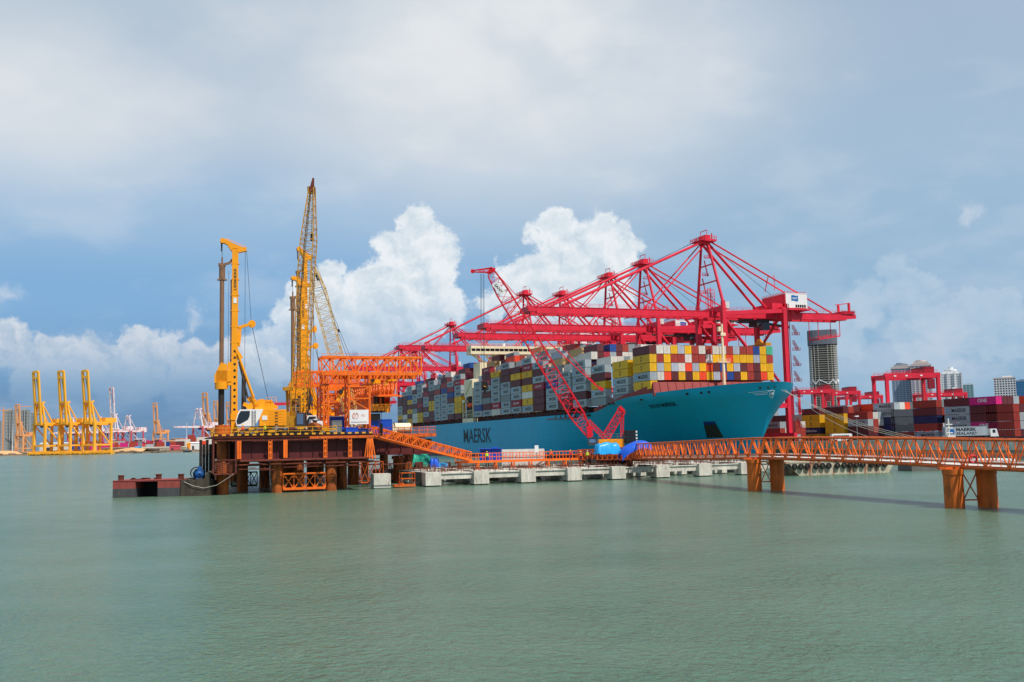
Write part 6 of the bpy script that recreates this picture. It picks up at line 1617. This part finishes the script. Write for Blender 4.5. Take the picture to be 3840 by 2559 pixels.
# ------------------------------------------------------------------ mud barge at the left
mbg = thing('mud_barge', 'red and black rusty flat barge with square opening in its side', 'barge', tuple(atz(422, 1868, 0)), rot=R(-ALPHA*0))
def make_mud():
    a = atz(422, 1867, 0); b = atz(676, 1861, 0); d = (b-a); L = d.length; ang = math.atan2(d.y, d.x)
    mbg.rotation_euler.z = ALPHA+ang
    k = 24.5; o0, o1 = L*.33, L*.66
    for name, z0, z1, mat in (('hull_topside', 1.35, 2.5, paint('barge_red', (150,70,62), .8, .25, .35, scale=1.2, rustcol=(104,56,44))), ('hull_bottom', -.8, 1.35, paint('barge_black', (74,74,76), .85, .25, .25, scale=1.0, rustcol=(120,100,80)))):
        m = MB(); m.box(0, o0, 0, 6, z0, z1); m.box(o1, L, 0, 6, z0, z1); m.box(o0, o1, 4.5, 6, z0, z1); m.build(name, mat, mbg)
    m = MB(); m.box(-.05, L, -.06, 6.1, 2.5, 2.62); m.box(o0, o1, -.02, 4.5, 2.38, 2.5); m.build('deck', M['deck_red'], mbg)
    m = MB(); m.box(o0+.01, o1-.01, 4.3, 4.49, -.5, 2.37); m.build('opening_back', M['black'], mbg)
    for x, y in ((.9, 1), (L*.57, 3.5), (L*.97, 1.2)):
        m = MB(); m.tube((x, y, 2.62), (x, y, 3.35), .42, n=12); m.tube((x, y, 3.25), (x, y, 3.4), .5, n=12); m.build('bollard', M['rust_brown'], mbg)
    r = random.Random(8); m = MB()
    for k in range(14): x = r.uniform(1.5, L*.55); m.box(x, x+r.uniform(.2, .9), 2.5, 3.2, 2.62, 2.62+r.uniform(.08, .3))
    m.build('deck_scrap', M['rust_brown'], mbg)
    # mud-covered right part
    m = MB(); pts = []
    nx, ny = 14, 6; W_ = (atz(772, 1855, 0)-b).length
    for j in range(ny+1):
        for i in range(nx+1):
            x = L+.05+W_*i/nx; y = -.2+6*j/ny; z = 2.4+r.uniform(-.15, .35)+(1.1 if i > 11 else 0)
            pts.append((x, y, z))
    m.add(pts, [(j*(nx+1)+i, j*(nx+1)+i+1, (j+1)*(nx+1)+i+1, (j+1)*(nx+1)+i) for j in range(ny) for i in range(nx)])
    base = len(m.v)
    fr = [pts[i] for i in range(nx+1)]; m.add(fr+[(x, y, -.8) for x, y, z in fr], [(nx+1+i, nx+2+i, i+1, i) for i in range(nx)])
    m.box(L, L+W_, 0.2, 5.6, -.8, 2.2)
    m.build('mud_hopper', paint('mud', (78,70,60), .95, .4, .5, scale=1.5, rustcol=(50,44,40)), mbg)
    bx = L+1.6
    pp = thing('steel_pipe', 'short dark steel pipe lying on the mud barge, wrapped in blue sheet', 'pipe', (0,0,0)); 
    q = Vector(ROOT[mbg.name])+Matrix.Rotation(ang, 3, 'Z') @ Vector((bx+.2, 2.2, 0)); pp.location = W(q.x, q.y, 2.5); ROOT[pp.name] = Vector((q.x, q.y, 2.5))
    m = MB(); m.lathe((0, 0, .95), [(.85,-1.6),(.95,-1.6),(.95,1.6),(.85,1.6),(.85,-1.6)], 20, ax='y'); m.build('shell', M['dark_steel'], pp)
    m = MB(); m.lathe((.35, 0, .75), [(.2,-1.9),(.55,-1.75),(.85,-1.2),(.95,-.2),(.8,.8),(.3,1.0)], 9, ax='y'); m.bar((.3,-1.65,-.4),(.35,-1.65,2.0),.95,.2,r2=.6); m.build('sheet', M['tarp_navy'], pp)
    rp = MB(); pa = [(bx-1, -.3, 2.2), (bx+.3, -.4, 1.6), (bx+2, -.4, 1.2), (bx+4, -.3, 1.6), (bx+6.5, -.2, 3.2)]
    rp.path(pa, .07, n=5); rp.build('mooring_rope', M['rope'], mbg)
make_mud()
# ------------------------------------------------------------------ red crawler crane on the pier
sc = thing('crawler_crane', 'red lattice boom crawler crane with black counterweights working on the pier', 'crawler crane', tuple(atY(2262, 1680, 196).xy)+(2.4,), rot=-ALPHA)
def make_sany():
    Yd = 196
    def on(px, py, dy=0): return local(sc, atY(px, py, Yd+dy))
    rd = M['sany_red']
    m = MB()
    # main boom: foot, first tapered section, parallel section, head
    seq = [(2214,1638,1.0),(2165,1558,2.7),(1885,1098,2.5),(1844,1028,1.7)]
    for (a, b, w), (c, d, w2), n in zip(seq, seq[1:], (4, 17, 3)): m.truss(on(a, b), on(c, d), w, w*.8, n, .19, .085, up=(0,1,0), w2=w2, h2=w2*.8)
    bm = m.build('boom', rd, sc)
    m = MB(); m.add([tuple(on(2199,1600,-.9)), tuple(on(2222,1598,-.9)), tuple(on(2222,1640,-.9)), tuple(on(2203,1642,-.9)), tuple(on(2199,1600,.9)), tuple(on(2222,1598,.9)), tuple(on(2222,1640,.9)), tuple(on(2203,1642,.9))], [(0,1,2,3),(7,6,5,4),(0,4,5,1),(1,5,6,2),(2,6,7,3),(3,7,4,0)]); m.build('boom_foot', rd, sc)
    m = MB(); m.truss(on(1846,1014), on(1772,1018), 1.0, .9, 4, .16, .09, w2=.3, h2=.3); m.bar(on(1846,1005), on(1830,1028), .9, .6); m.bar(on(1848,1006), on(1848,1020), 1.0, .8); m.lathe(on(1772,1018), [(0,-.2),(.4,-.2),(.4,.2),(0,.2)], 12, ax='y'); m.build('boom_head', rd, sc)
    # name panel laid along the boom
    a = on(1856,1066,-1.25); b = on(1884,1098,-1.25); d = (b-a).normalized(); n_ = Vector((0,-1,0)); s = d.cross(n_).normalized()
    if s.z < 0: s = -s
    m = MB(); w = 1.1; L = (b-a).length; c = (a+b)/2; e = .15
    m.add([c-d*L*.62-s*w*.55, c+d*L*.62-s*w*.55, c+d*L*.62+s*w*.55, c-d*L*.62+s*w*.55], [(0,1,2,3)]); m.build('name_panel', M['white'], bm)
    m = MB(); put_text(m, 'SANY', c+Vector((0,-.05,0)), d, s, L*.95, w*.5, .01); m.build('panel_lettering', M['lettering'], bm)
    # backstay mast (derrick) and pendant
    m = MB(); m.truss(on(2272,1640), on(2332,1540), 1.4, .9, 7, .2, .1, up=(0,1,0)); m.bar(on(2320,1528), on(2338,1545), .8, .9); m.bar(on(2338,1545), on(2336,1640), .22); m.bar(on(2330,1545), on(2328,1640), .22); m.build('backstay_mast', rd, sc)
    m = MB(); m.truss(on(2205,1580), on(2268,1642), .8, .6, 8, .14, .08, up=(0,1,0)); m.bar(on(2120,1495), on(2205,1580), .12); m.build('boom_backstop', rd, sc)
    m = MB()
    for dy in (-.7, .7):
        m.bar(on(1850,1012,dy), on(2252,1462,dy), .13); m.bar(on(2040,1268,dy), on(2252,1462,dy), .22)
    m.bar(on(2246,1455), on(2262,1464), .9, .6); m.build('pendant_bar', rd, sc)
    m = MB(); 
    for dy in (-.5,.5): m.bar(on(2262,1464,dy), on(2325,1534,dy), .09)
    for px, dy in ((1802,0),(1806,.3),(1812,.5),(1815,0)): m.bar(on(px,1028,dy), on(px+1 if px < 1810 else px+2,1225 if px<1810 else 1430,dy), .06)
    m.bar(on(1802,1225), on(1808,1450), .05); m.build('hoist_wire', M['wire'], sc)
    m = MB(); p = on(1818,1448); m.bar(on(1817,1432), on(1818,1465), 1.2, .6); m.bar(on(1818,1465), on(1819,1478), .4); m.build('hook_block', M['black'], sc)
    m = MB(); m.bar(on(1814,1448,-.4), on(1823,1452,-.4), .3, .1); m.build('hook_stripe', M['rig_yellow'], sc)
    # upper works
    m = MB(); a = on(2246,1668,-1.6); b = on(2340,1646,-1.6); m.box(a.x, b.x, -1.6, 1.6, a.z-.6, b.z); bd_ = m.build('body', M['rig_yellow'], sc)
    m = MB(); m.box(a.x+.3, a.x+3.6, -1.65, -1.6, a.z+.1, b.z-.25); m.build('side_panel', M['rail_yellow'], bd_)
    m = MB(); c0 = on(2207,1671,-1.9); c1 = on(2236,1642,-1.9); m.box(c0.x, c1.x, -1.9, -.4, c0.z, c1.z-.1); m.box(c0.x-.1, c1.x+.2, -2.0, -.3, c1.z-.1, c1.z+.05); cb = m.build('cab', M['grey_dark'], sc)
    m = MB(); m.box(c0.x+.15, c1.x-.2, -1.95, -1.9, c0.z+.5, c1.z-.25); m.build('window', glass_b, cb)
    for k in range(4):
        m = MB(); z0 = on(2350,1662).z+k*.62; p = on(2342,1662); m.box(p.x, p.x+1.9, -2.2, 2.2, z0, z0+.56); m.box(p.x+1.95, p.x+2.3, -1.6, 1.6, z0+.05, z0+.5); m.build('counterweight', M['black'], sc)
    m = MB(); 
    for k in range(4): z0 = on(2350,1662).z+k*.62; m.box(p.x+2.0, p.x+2.32, -1.9, -1.5, z0+.1, z0+.45)
    m.build('reflector', M['white'], sc)
    m = MB()
    for y in (-2.6, 1.6):
        m.box(-3.2, 4.0, y, y+1.0, 0, 1.15)
        for sx in (-3.2, 4.0): m.lathe((sx, y+.5, .58), [(0,-.5),(.58,-.5),(.58,.5),(0,.5)], 12, ax='y')
    m.build('crawler_track', M['dark_steel'], sc)
    m = MB(); m.rail([(a.x,-1.6,b.z),(b.x,-1.6,b.z)], 1.0, 1.2, .06); m.build('railing', M['grey'], sc)
make_sany()
# ------------------------------------------------------------------ people
def person(px, pyfeet, dist, top, lab, helmet=True, rot=0, lean=0, arm=0, zfoot=None):
    p = atY(px, pyfeet, dist)
    z = p.z if zfoot is None else zfoot
    r = thing('person', lab, 'person', (p.x, p.y, z), rot=-ALPHA+rot)
    # one continuous skinned body
    V = [(0,0,.92),(0,0,1.12),(0,.01,1.32),(0,0,1.47),(0,-.01,1.53),(0,-.02,1.66),(-.09,0,.9),(-.11,-.02+arm*.1,.5),(-.11,.02,.09),(-.11,-.13,.04),(.09,0,.9),(.11,.02,.5),(.11,.04,.09),(.11,-.11,.04),
         (-.19,0,1.41),(-.25,.02,1.14),(-.24,-.12,.9),(-.24,-.16,.8),(.19,0,1.41),(.26,.02,1.14),(.25,-.10,.9) if not arm else (.2,-.28,1.2),(.25,-.14,.8) if not arm else (.12,-.38,1.28)]
    rad = [.14,.13,.16,.09,.055,.1,.09,.065,.045,.04,.09,.065,.045,.04,.065,.05,.038,.04,.065,.05,.038,.04]
    E = [(0,1),(1,2),(2,3),(3,4),(4,5),(0,6),(6,7),(7,8),(8,9),(0,10),(10,11),(11,12),(12,13),(2,14),(14,15),(15,16),(16,17),(2,18),(18,19),(19,20),(20,21)]
    me = bpy.data.meshes.new('person_body'); me.from_pydata(V, E, []); me.materials.append(M['trousers'])
    ob = bpy.data.objects.new('body', me); C.objects.link(ob)
    sk = ob.modifiers.new('skin', 'SKIN'); ob.modifiers.new('sub', 'SUBSURF').levels = 1
    for i, q in enumerate(rad): me.skin_vertices[0].data[i].radius = (q, q*.8)
    me.skin_vertices[0].data[0].use_root = True
    dg = bpy.context.evaluated_depsgraph_get(); dg.update(); m2 = bpy.data.meshes.new_from_object(ob.evaluated_get(dg)); bpy.data.objects.remove(ob)
    m2.materials.clear(); m2.materials.append(M['skin']); m2.materials.append(M['trousers']); m2.materials.append(M[top])
    for f in m2.polygons: z = f.center.z; f.material_index = 0 if z > 1.5 or (abs(f.center.x) > .2 and z < .95) else (1 if z < .93 else 2)
    ob = bpy.data.objects.new('body', m2); C.objects.link(ob); ob.parent = r
    m = MB(); m.lathe((0,-.02,1.70), [(.15,-.02),(.135,0),(.125,.06),(.07,.12),(0,.13)], 12); m.build('helmet', M['helmet_yellow'] if helmet else M['white'], r)
    m = MB(); m.lathe((0,0,0), [(.215,.98),(.2,1.1),(.225,1.3),(.15,1.45)], 10); v = m.build('vest', M[top], r); v.scale = (1,.72,1)
    return r
person(838, 1611, 158.8, 'vest_orange', 'worker in orange vest standing inside the railing at the left platform corner', zfoot=ZD)
person(852, 1611, 160, 'sany_red', 'worker in dark red beside the orange-vested one at the left corner', helmet=False, zfoot=ZD, rot=1)
person(911, 1630, 159.5, 'vest_orange', 'worker in orange overalls leaning on the platform railing below the rig cab', rot=.5, arm=1, zfoot=ZD)
person(993, 1630, 160.5, 'vest_lime', 'worker in lime yellow vest on the platform below the rig body', zfoot=ZD, rot=-.5)
person(1826, 1716, 184, 'vest_lime', 'worker in lime vest and yellow helmet standing before the blue hut', zfoot=3.75)
person(2066, 1722, 186, 'vest_orange', 'worker in orange overalls and yellow helmet on the walkway', zfoot=3.75, arm=1)
person(2139, 1722, 189, 'sany_red', 'worker in red shirt on the walkway right of the orange-clad one', zfoot=3.6, rot=.8)
person(2178, 1720, 191, 'vest_orange', 'worker in orange crouching near the walkway end', zfoot=3.3, arm=1)
person(2203, 1716, 191.5, 'vest_lime', 'worker in yellow beside the red crane cab', zfoot=3.4, helmet=False)
# ------------------------------------------------------------------ far shore on the left
YS = 1500.0
def far_ground():
    a = Fr(Vector((-1500, YS, 0))); 
    mb = MB()
    w0, w1 = -1600, -440; n = 60; r = random.Random(3); top = []; bot = []; back = []
    for i in range(n+1):
        x = w0+(w1-w0)*i/n; y = YS+14*math.sin(i*.5)+r.uniform(-4, 4)
        h = 2.0+r.uniform(-.4, .8)
        bot.append((x, y, -1)); top.append((x, y+4, h)); back.append((x, y+900, 2.6))
    mb.add(bot+top+back, [(i, i+1, n+2+i, n+1+i) for i in range(n)]+[(n+1+i, n+2+i, 2*n+3+i, 2*n+2+i) for i in range(n)])
    o = mb.build('far_shore', M['rock']); o['kind'] = 'structure'
    mb = MB(); 
    pts = []
    for i in range(41):
        x = -1000+i*11; pts.append((x, YS+18, 1.8)); 
    tops = [(x, YS+38, 6.2+2.0*math.sin(i*.7)+r.uniform(-.6, .6)) for i, (x, y, z) in enumerate(pts)]; bk = [(x, YS+90, 3) for x, y, z in pts]
    mb.add(pts+tops+bk, [(i, i+1, 42+i, 41+i) for i in range(40)]+[(41+i, 42+i, 83+i, 82+i) for i in range(40)])
    o = mb.build('sand_bank', M['sand']); o['kind'] = 'structure'
    mb = MB(); mb.box(-1600, -380, YS+120, YS+1600, -1, 4.2); o = mb.build('far_quay', M['quay']); o['kind'] = 'structure'
far_ground()
def far_thing(name, lab, cat, px, Yd, z=0, rot=0, group=None, scale=None):
    c = atY(px, 1640, Yd); return thing(name, lab, cat, (c.x, c.y, z), rot=-ALPHA+rot, group=group, scale=scale)
def raised_crane(root, mats, boomup=True, H=47, T=124, W=24, G=30, t=2.6):
    """shore crane; x landward, y along the quay; boom raised"""
    main, alt, dark = mats; Wg = 5.5
    for x in (0, G):
        for y in (-W/2, W/2):
            m = MB(); m.bar((x, y, 3), (x, y, H), t*1.25, t*1.25); m.build('leg', alt, root)
    m = MB()
    for x in (0, G): m.bar((x, -W/2, 14), (x, W/2, 14), t, t*1.2); m.bar((x, -W/2-1, 4), (x, W/2+1, 4), t*1.3, t*1.8); m.bar((x, -W/2, H), (x, W/2, H), t, t*1.5)
    for y in (-W/2, W/2): m.bar((0, y, 14), (G, y, 14), t*.8); m.bar((0, y, H-2), (G, y, 14), t*.6); m.bar((0, y, H), (G, y, H), t*.9)
    m.build('portal_frame', main, root)
    m = MB()
    for y in (-Wg, Wg): m.bar((-2, y, H-1), (G+(8 if boomup else 14), y, H-1), t, t*1.9)
    m.box(G-6, G+14, -Wg-1, Wg+1, H+.8, H+7.5); m.build('girder', main, root)
    m = MB()
    if boomup:
        for y in (-Wg, Wg): m.bar((-2, y, H-2), (-9, y, T), t*1.05, t*1.3)
        for f in (1.0, .88, .42, .02): m.bar((-2-7*f, -Wg, H-2+(T-H+2)*f), (-2-7*f, Wg, H-2+(T-H+2)*f), t*1.1)
    else:
        for y in (-Wg, Wg): m.bar((-2, y, H-1), (-50, y, H-1), t, t*1.5)
        m.bar((-50, -Wg, H-1), (-50, Wg, H-1), t)
    m.build('boom', main, root)
    m = MB(); za = H+30
    for y in (-1, 1):
        m.bar((0, y*W/2, H), (0, y*Wg*.8, za), t*.8); m.bar((G*.62, y*Wg, H), (0, y*Wg*.8, za), t*.6)
        m.bar((0, y*Wg*.8, za), (4, y*Wg*.8, za+2), t)
    m.bar((0, -Wg, za), (0, Wg, za), t*1.2); m.bar((0,-Wg*1.2,H+14),(0,Wg*1.2,H+14),t*.6)
    m.build('a_frame', main if not boomup or alt is main else main, root)
    m = MB(); m.bar((8, -2, H-3), (8, -2, 22), .5); (m.bar((-1, 0, za), (-8, 0, T-8), .7) if boomup else None); m.box(4, 14, -4, 4, H-6, H-2.5); m.build('trolley_and_wire', dark, root)
    m = MB()
    for x in (0, G):
        for y in (-W/2-2, -W/2+3, W/2-3, W/2+2): m.box(x-1.2, x+1.2, y-1.6, y+1.6, .5, 3.2)
    m.build('bogie', main, root)
FY = M['far_yellow']; FO = M['far_orange']; wr = paint('far_white', (232,230,230), .6, .1, .55, scale=.22, rustcol=(206,70,80)); rr = paint('far_red', (206,84,96), .6, .1, scale=.05); nav = paint('far_navy', (62,64,110), .6, .1, scale=.05)
c1 = far_thing('shore_crane', 'leftmost of three big yellow shore cranes with raised booms on the far shore', 'shore crane', 148, 1500, 0, R(62), 'big yellow cranes on the far shore')
raised_crane(c1, (FY, FY, M['grey_dark']))
for px, lab in ((243, 'middle one of three big yellow shore cranes with raised booms on the far shore'), (333, 'rightmost of three big yellow shore cranes with raised booms on the far shore')):
    c = atY(px, 1640, 1500); dup(c1, (c.x, c.y, 0), -ALPHA+R(62), lab)
# barge deck / base carrying the three cranes
m_ = MB(); r = random.Random(2)
for i in range(120):
    x = i*1.0; m_.box(x*1.0, x+.7, -2, 0, .5+r.uniform(0, 2), 3.2+r.uniform(0, 3.5))
m_.box(-3, 124, 0, 4, 0, 5)
b_ = far_thing('crane_base', 'yellow ballast frames and bogies along the feet of the three yellow cranes', 'crane base', 112, 1487, 0, 0); m_.build('bogie_row', FY, b_)
# smaller, farther cranes
c2 = far_thing('shore_crane', 'small orange crane with raised boom in front of the grey apartment blocks', 'shore crane', 73, 2500, 0, R(70), 'small orange cranes far away', (1.0, 1.0, .98)); raised_crane(c2, (FO, FO, M['grey_dark']))
for px, Yd, s, lab in ((588, 2700, 1.02, 'small orange crane with raised boom alone right of the white cranes'),(776, 2200, 1.0, 'brownish crane with raised boom just left of the platform'),(815, 2600, 1.0, 'brownish crane boom seen between platform and drill casing'),(862, 2700, 1.0, 'brownish far crane behind the drilling rig mast')):
    c = atY(px, 1640, Yd); dup(c2, (c.x, c.y, 0), -ALPHA+R(70), lab, scale=(1, 1, s))
c3 = far_thing('shore_crane', 'tall white and red crane with raised boom right of the yellow trio', 'shore crane', 428, 2100, 0, R(60), 'white and red cranes on the far quay', (1, 1, 1.05)); raised_crane(c3, (wr, rr, nav), True, H=44, T=128, t=2.1)
c4 = far_thing('shore_crane', 'white and red crane with lowered boom, right neighbour of the raised one', 'shore crane', 478, 2100, 0, R(60), 'white and red cranes on the far quay', (1, 1, 1.0)); raised_crane(c4, (wr, rr, nav), False, H=44, t=1.9)
for px, Yd, lab in ((268, 2150, 'white and red crane seen through the first gap of the yellow trio'),(322, 2150, 'white and red crane seen through the second gap of the yellow trio'),(372, 2120, 'white and red crane at the right foot of the yellow trio'),(742, 1800, 'white and pink crane with lowered boom left of the platform')):
    c = atY(px, 1640, Yd); dup(c4, (c.x, c.y, 0), -ALPHA+R(60), lab)
# grey apartment blocks with cranes
def block(px0, px1, ytop, Yd, lab, fl=30, bays=7):
    p = wY(px0, 1600, Yd); q = wY(px1, 1600, Yd); k = 3770/Yd; w = q.x-p.x; H = CAMZ+(1651-.0218*((px0+px1)/2-1920)-ytop)/k
    c = Fr(Vector(((p.x+q.x)/2, Yd, 0))); r = thing('apartment_block', lab, 'building', (c.x, c.y, 0), rot=-ALPHA+R(20))
    m = MB(); m.box(-w/2*.9, w/2*.9, -w*.3, w*.3, 0, H); m.box(-w*.2, w*.2, -w*.2, w*.2, H, H+5); m.build('wall', greyb2, r)
    m = MB()
    for f in range(fl):
        z = H*(f+.35)/fl
        for i in range(bays): x = -w*.45+w*.9*(i+.25)/bays; m.box(x, x+w*.5/bays, -w*.3-.3, -w*.3+.3, z, z+H*.5/fl)
    for i in range(2): m.box(-w*.05+i*w*.2, -w*.0+i*w*.2, -w*.31, -w*.29, 0, H*.98)
    m.build('window', dk, r)['kind'] = 'stuff'; return r
greyb2 = paint('block_grey', (150,156,156), .8, .12, scale=.03)
block(-30, 6, 1580, 2900, 'low grey apartment block at the very left edge')
block(14, 56, 1540, 2700, 'grey apartment block, left of the two tall ones behind the small crane')
block(66, 112, 1540, 2750, 'grey apartment block with green crown, right of the two tall ones')
block(116, 134, 1550, 2800, 'narrow pale apartment block just behind the first yellow crane')
m_ = MB()
def tcrane(px, ytop, Yd, lab, jib):
    k = 3770/Yd; H = CAMZ+(1651-.0218*(px-1920)-ytop)/k; r = far_thing('tower_crane', lab, 'tower crane', px, Yd, 0, 0, 'tower cranes over the apartment blocks')
    m = MB(); m.truss((0,0,0), (0,0,H), 2, 2, 14, .7, .5, up=(0,1,0)); m.build('mast', FO, r); m = MB(); m.bar((-14*jib,0,H-3), (34*jib,0,H-3), 1.4, 1.6); m.bar((0,0,H-3),(0,0,H+5),1.2); m.bar((0,0,H+5),(30*jib,0,H-2),.4); m.build('jib', FO, r)
tcrane(11, 1536, 2500, 'tower crane left of the grey apartment blocks, jib to the left', -1); tcrane(67, 1523, 2650, 'tower crane between the two tall grey apartment blocks', 1)
# containers, sheds and low clutter on the far quay: nobody could count them
def far_clutter():
    r = random.Random(21); cols = ['R','D','M','W','O','B','T','P','S','m','R','P']; ks = list(CM.keys()); m = MB()
    for i in range(700):
        px = r.uniform(150, 860); Yd = r.uniform(1640, 2300); c = atY(px, 1640, Yd); c = W(c.x, c.y, 0)
        m.k = ks.index(r.choice(cols)); h = r.choice((2.8, 5.6, 8.4, 8.4, 11)); L = r.choice((12, 12, 24, 6))
        if px > 700 and r.random() < .3: h *= 1.6
        m.box(c.x, c.x+L, c.y, c.y+3, 3.6, 6.8+h*1.25)
    o = m.build('far_containers', [CM[k] for k in ks]); tag(o, 'mass of tiny coloured containers and sheds along the far quay', 'containers', kind='stuff')
    m = MB(); ks2 = [rr, wr, FO, M['grey_dark']]
    for i in range(90):
        px = r.uniform(390, 860); Yd = r.uniform(1900, 2400); c = atY(px, 1640, Yd); c = W(c.x, c.y, 0); m.k = r.choice((0,0,1,2,3))
        h = r.uniform(14, 26); w = r.uniform(10, 22)
        m.bar((c.x,c.y,4),(c.x,c.y,h),1.3); m.bar((c.x+w,c.y,4),(c.x+w,c.y,h),1.3); m.bar((c.x-1,c.y,h),(c.x+w+1,c.y,h),1.6); m.bar((c.x,c.y,h*.4),(c.x+w,c.y,h),.8)
    o = m.build('far_yard_gantries', ks2); tag(o, 'far clutter of tiny red and white yard gantries above the containers', 'gantries', kind='stuff')
    m = MB()
    for i in range(60):
        px = -20+i*13; c = atY(px, 1640, YS+8+r.uniform(0, 4)); c = W(c.x, c.y, 0); s = r.uniform(1.2, 3); m.box(c.x, c.x+s*2.2, c.y, c.y+3, 1, 1.4+s)
    o = m.build('shore_rocks', M['rock']); tag(o, 'broken rocks and rubble along the far waterline', 'rocks', kind='stuff')
far_clutter()
def far_box(px0, px1, ytop, Yd, mat, lab, name, cat, zb=2.5, roof=None):
    p = wY(px0, 1600, Yd); q = wY(px1, 1600, Yd); k = 3770/Yd; H = CAMZ+(1651-.0218*((px0+px1)/2-1920)-ytop)/k; w = q.x-p.x; c = Fr(Vector((p.x, Yd, 0)))
    r = thing(name, lab, cat, (c.x, c.y, zb), rot=-ALPHA)
    m = MB(); m.box(0, w, 0, 8, 0, H-zb); m.build('wall', mat, r)
    m = MB(); m.add([(-.5,-.5,H-zb),(w+.5,-.5,H-zb),(w+.5,8.5,H-zb),(-.5,8.5,H-zb),(0,4,H-zb+1.6),(w,4,H-zb+1.6)], [(0,1,5,4),(2,3,4,5),(0,4,3),(1,2,5)]); m.build('roof', roof or mat, r)
    m = MB(); m.box(w*.2, w*.4, -.1, -.02, .5, (H-zb)*.6); m.build('door', dk, r)
far_box(713, 752, 1662, 1560, M['white'], 'white fuel barge shed near the waterline left of the platform', 'shed', 'shed')
far_box(701, 713, 1664, 1558, M['rig_yellow'], 'small yellow shed beside the white one', 'shed', 'shed')
far_box(637, 672, 1674, 1550, rr, 'low dark red roofed shed on the far shore', 'shed', 'shed')
far_box(505, 524, 1679, 1540, CM['L'], 'small light blue shed on the far shore', 'shed', 'shed')
far_box(150, 260, 1664, 1620, M['white_dirty'], 'long pale shed behind the yellow crane feet', 'shed', 'shed')
far_box(384, 480, 1682, 1600, M['rock'], 'long grey wharf wall right of the yellow cranes', 'wharf_wall', 'wall')
far_box(486, 770, 1679, 1610, M['quay'], 'long grey jetty wall reaching to the platform', 'jetty_wall', 'wall')
sb_ = thing('small_boat', 'small grey boat moored by the white shed on the far shore', 'boat', tuple(atY(688, 1690, 1480).xy)+(0,), rot=-ALPHA)
m_ = MB(); m_.add([(0,0,0),(10,0,0),(10,3,0),(0,3,0),(-1.5,-.3,2.4),(12,-.3,2.4),(12,3.3,2.4),(-1.5,3.3,2.4)], [(0,3,2,1),(4,5,6,7),(0,1,5,4),(1,2,6,5),(2,3,7,6),(3,0,4,7)]); m_.build('hull', M['grey_dark'], sb_)
m_ = MB(); m_.box(4, 8, .5, 2.5, 2.4, 5.5); m_.build('wheelhouse', M['grey'], sb_)
for px, yt, Yd, lab in ((48,1600,1700,'thin pole at the far left shore before the apartment blocks'),(487,1605,1750,'thin pole right of the lowered white crane'),(700,1590,1600,'tall thin pole on the far jetty by the yellow shed')):
    c = atY(px, 1640, Yd); k = 3770/Yd; H = CAMZ+(1651-.0218*(px-1920)-yt)/k; m = MB(); m.bar((0,0,0),(0,0,H),1.0,n=6,r2=.5); solo(m, 'light_pole', M['white'], lab, 'pole', (c.x, c.y, 2), absf=False, group='light poles on the far shore')
# quiet wooded line far behind on the horizon at left
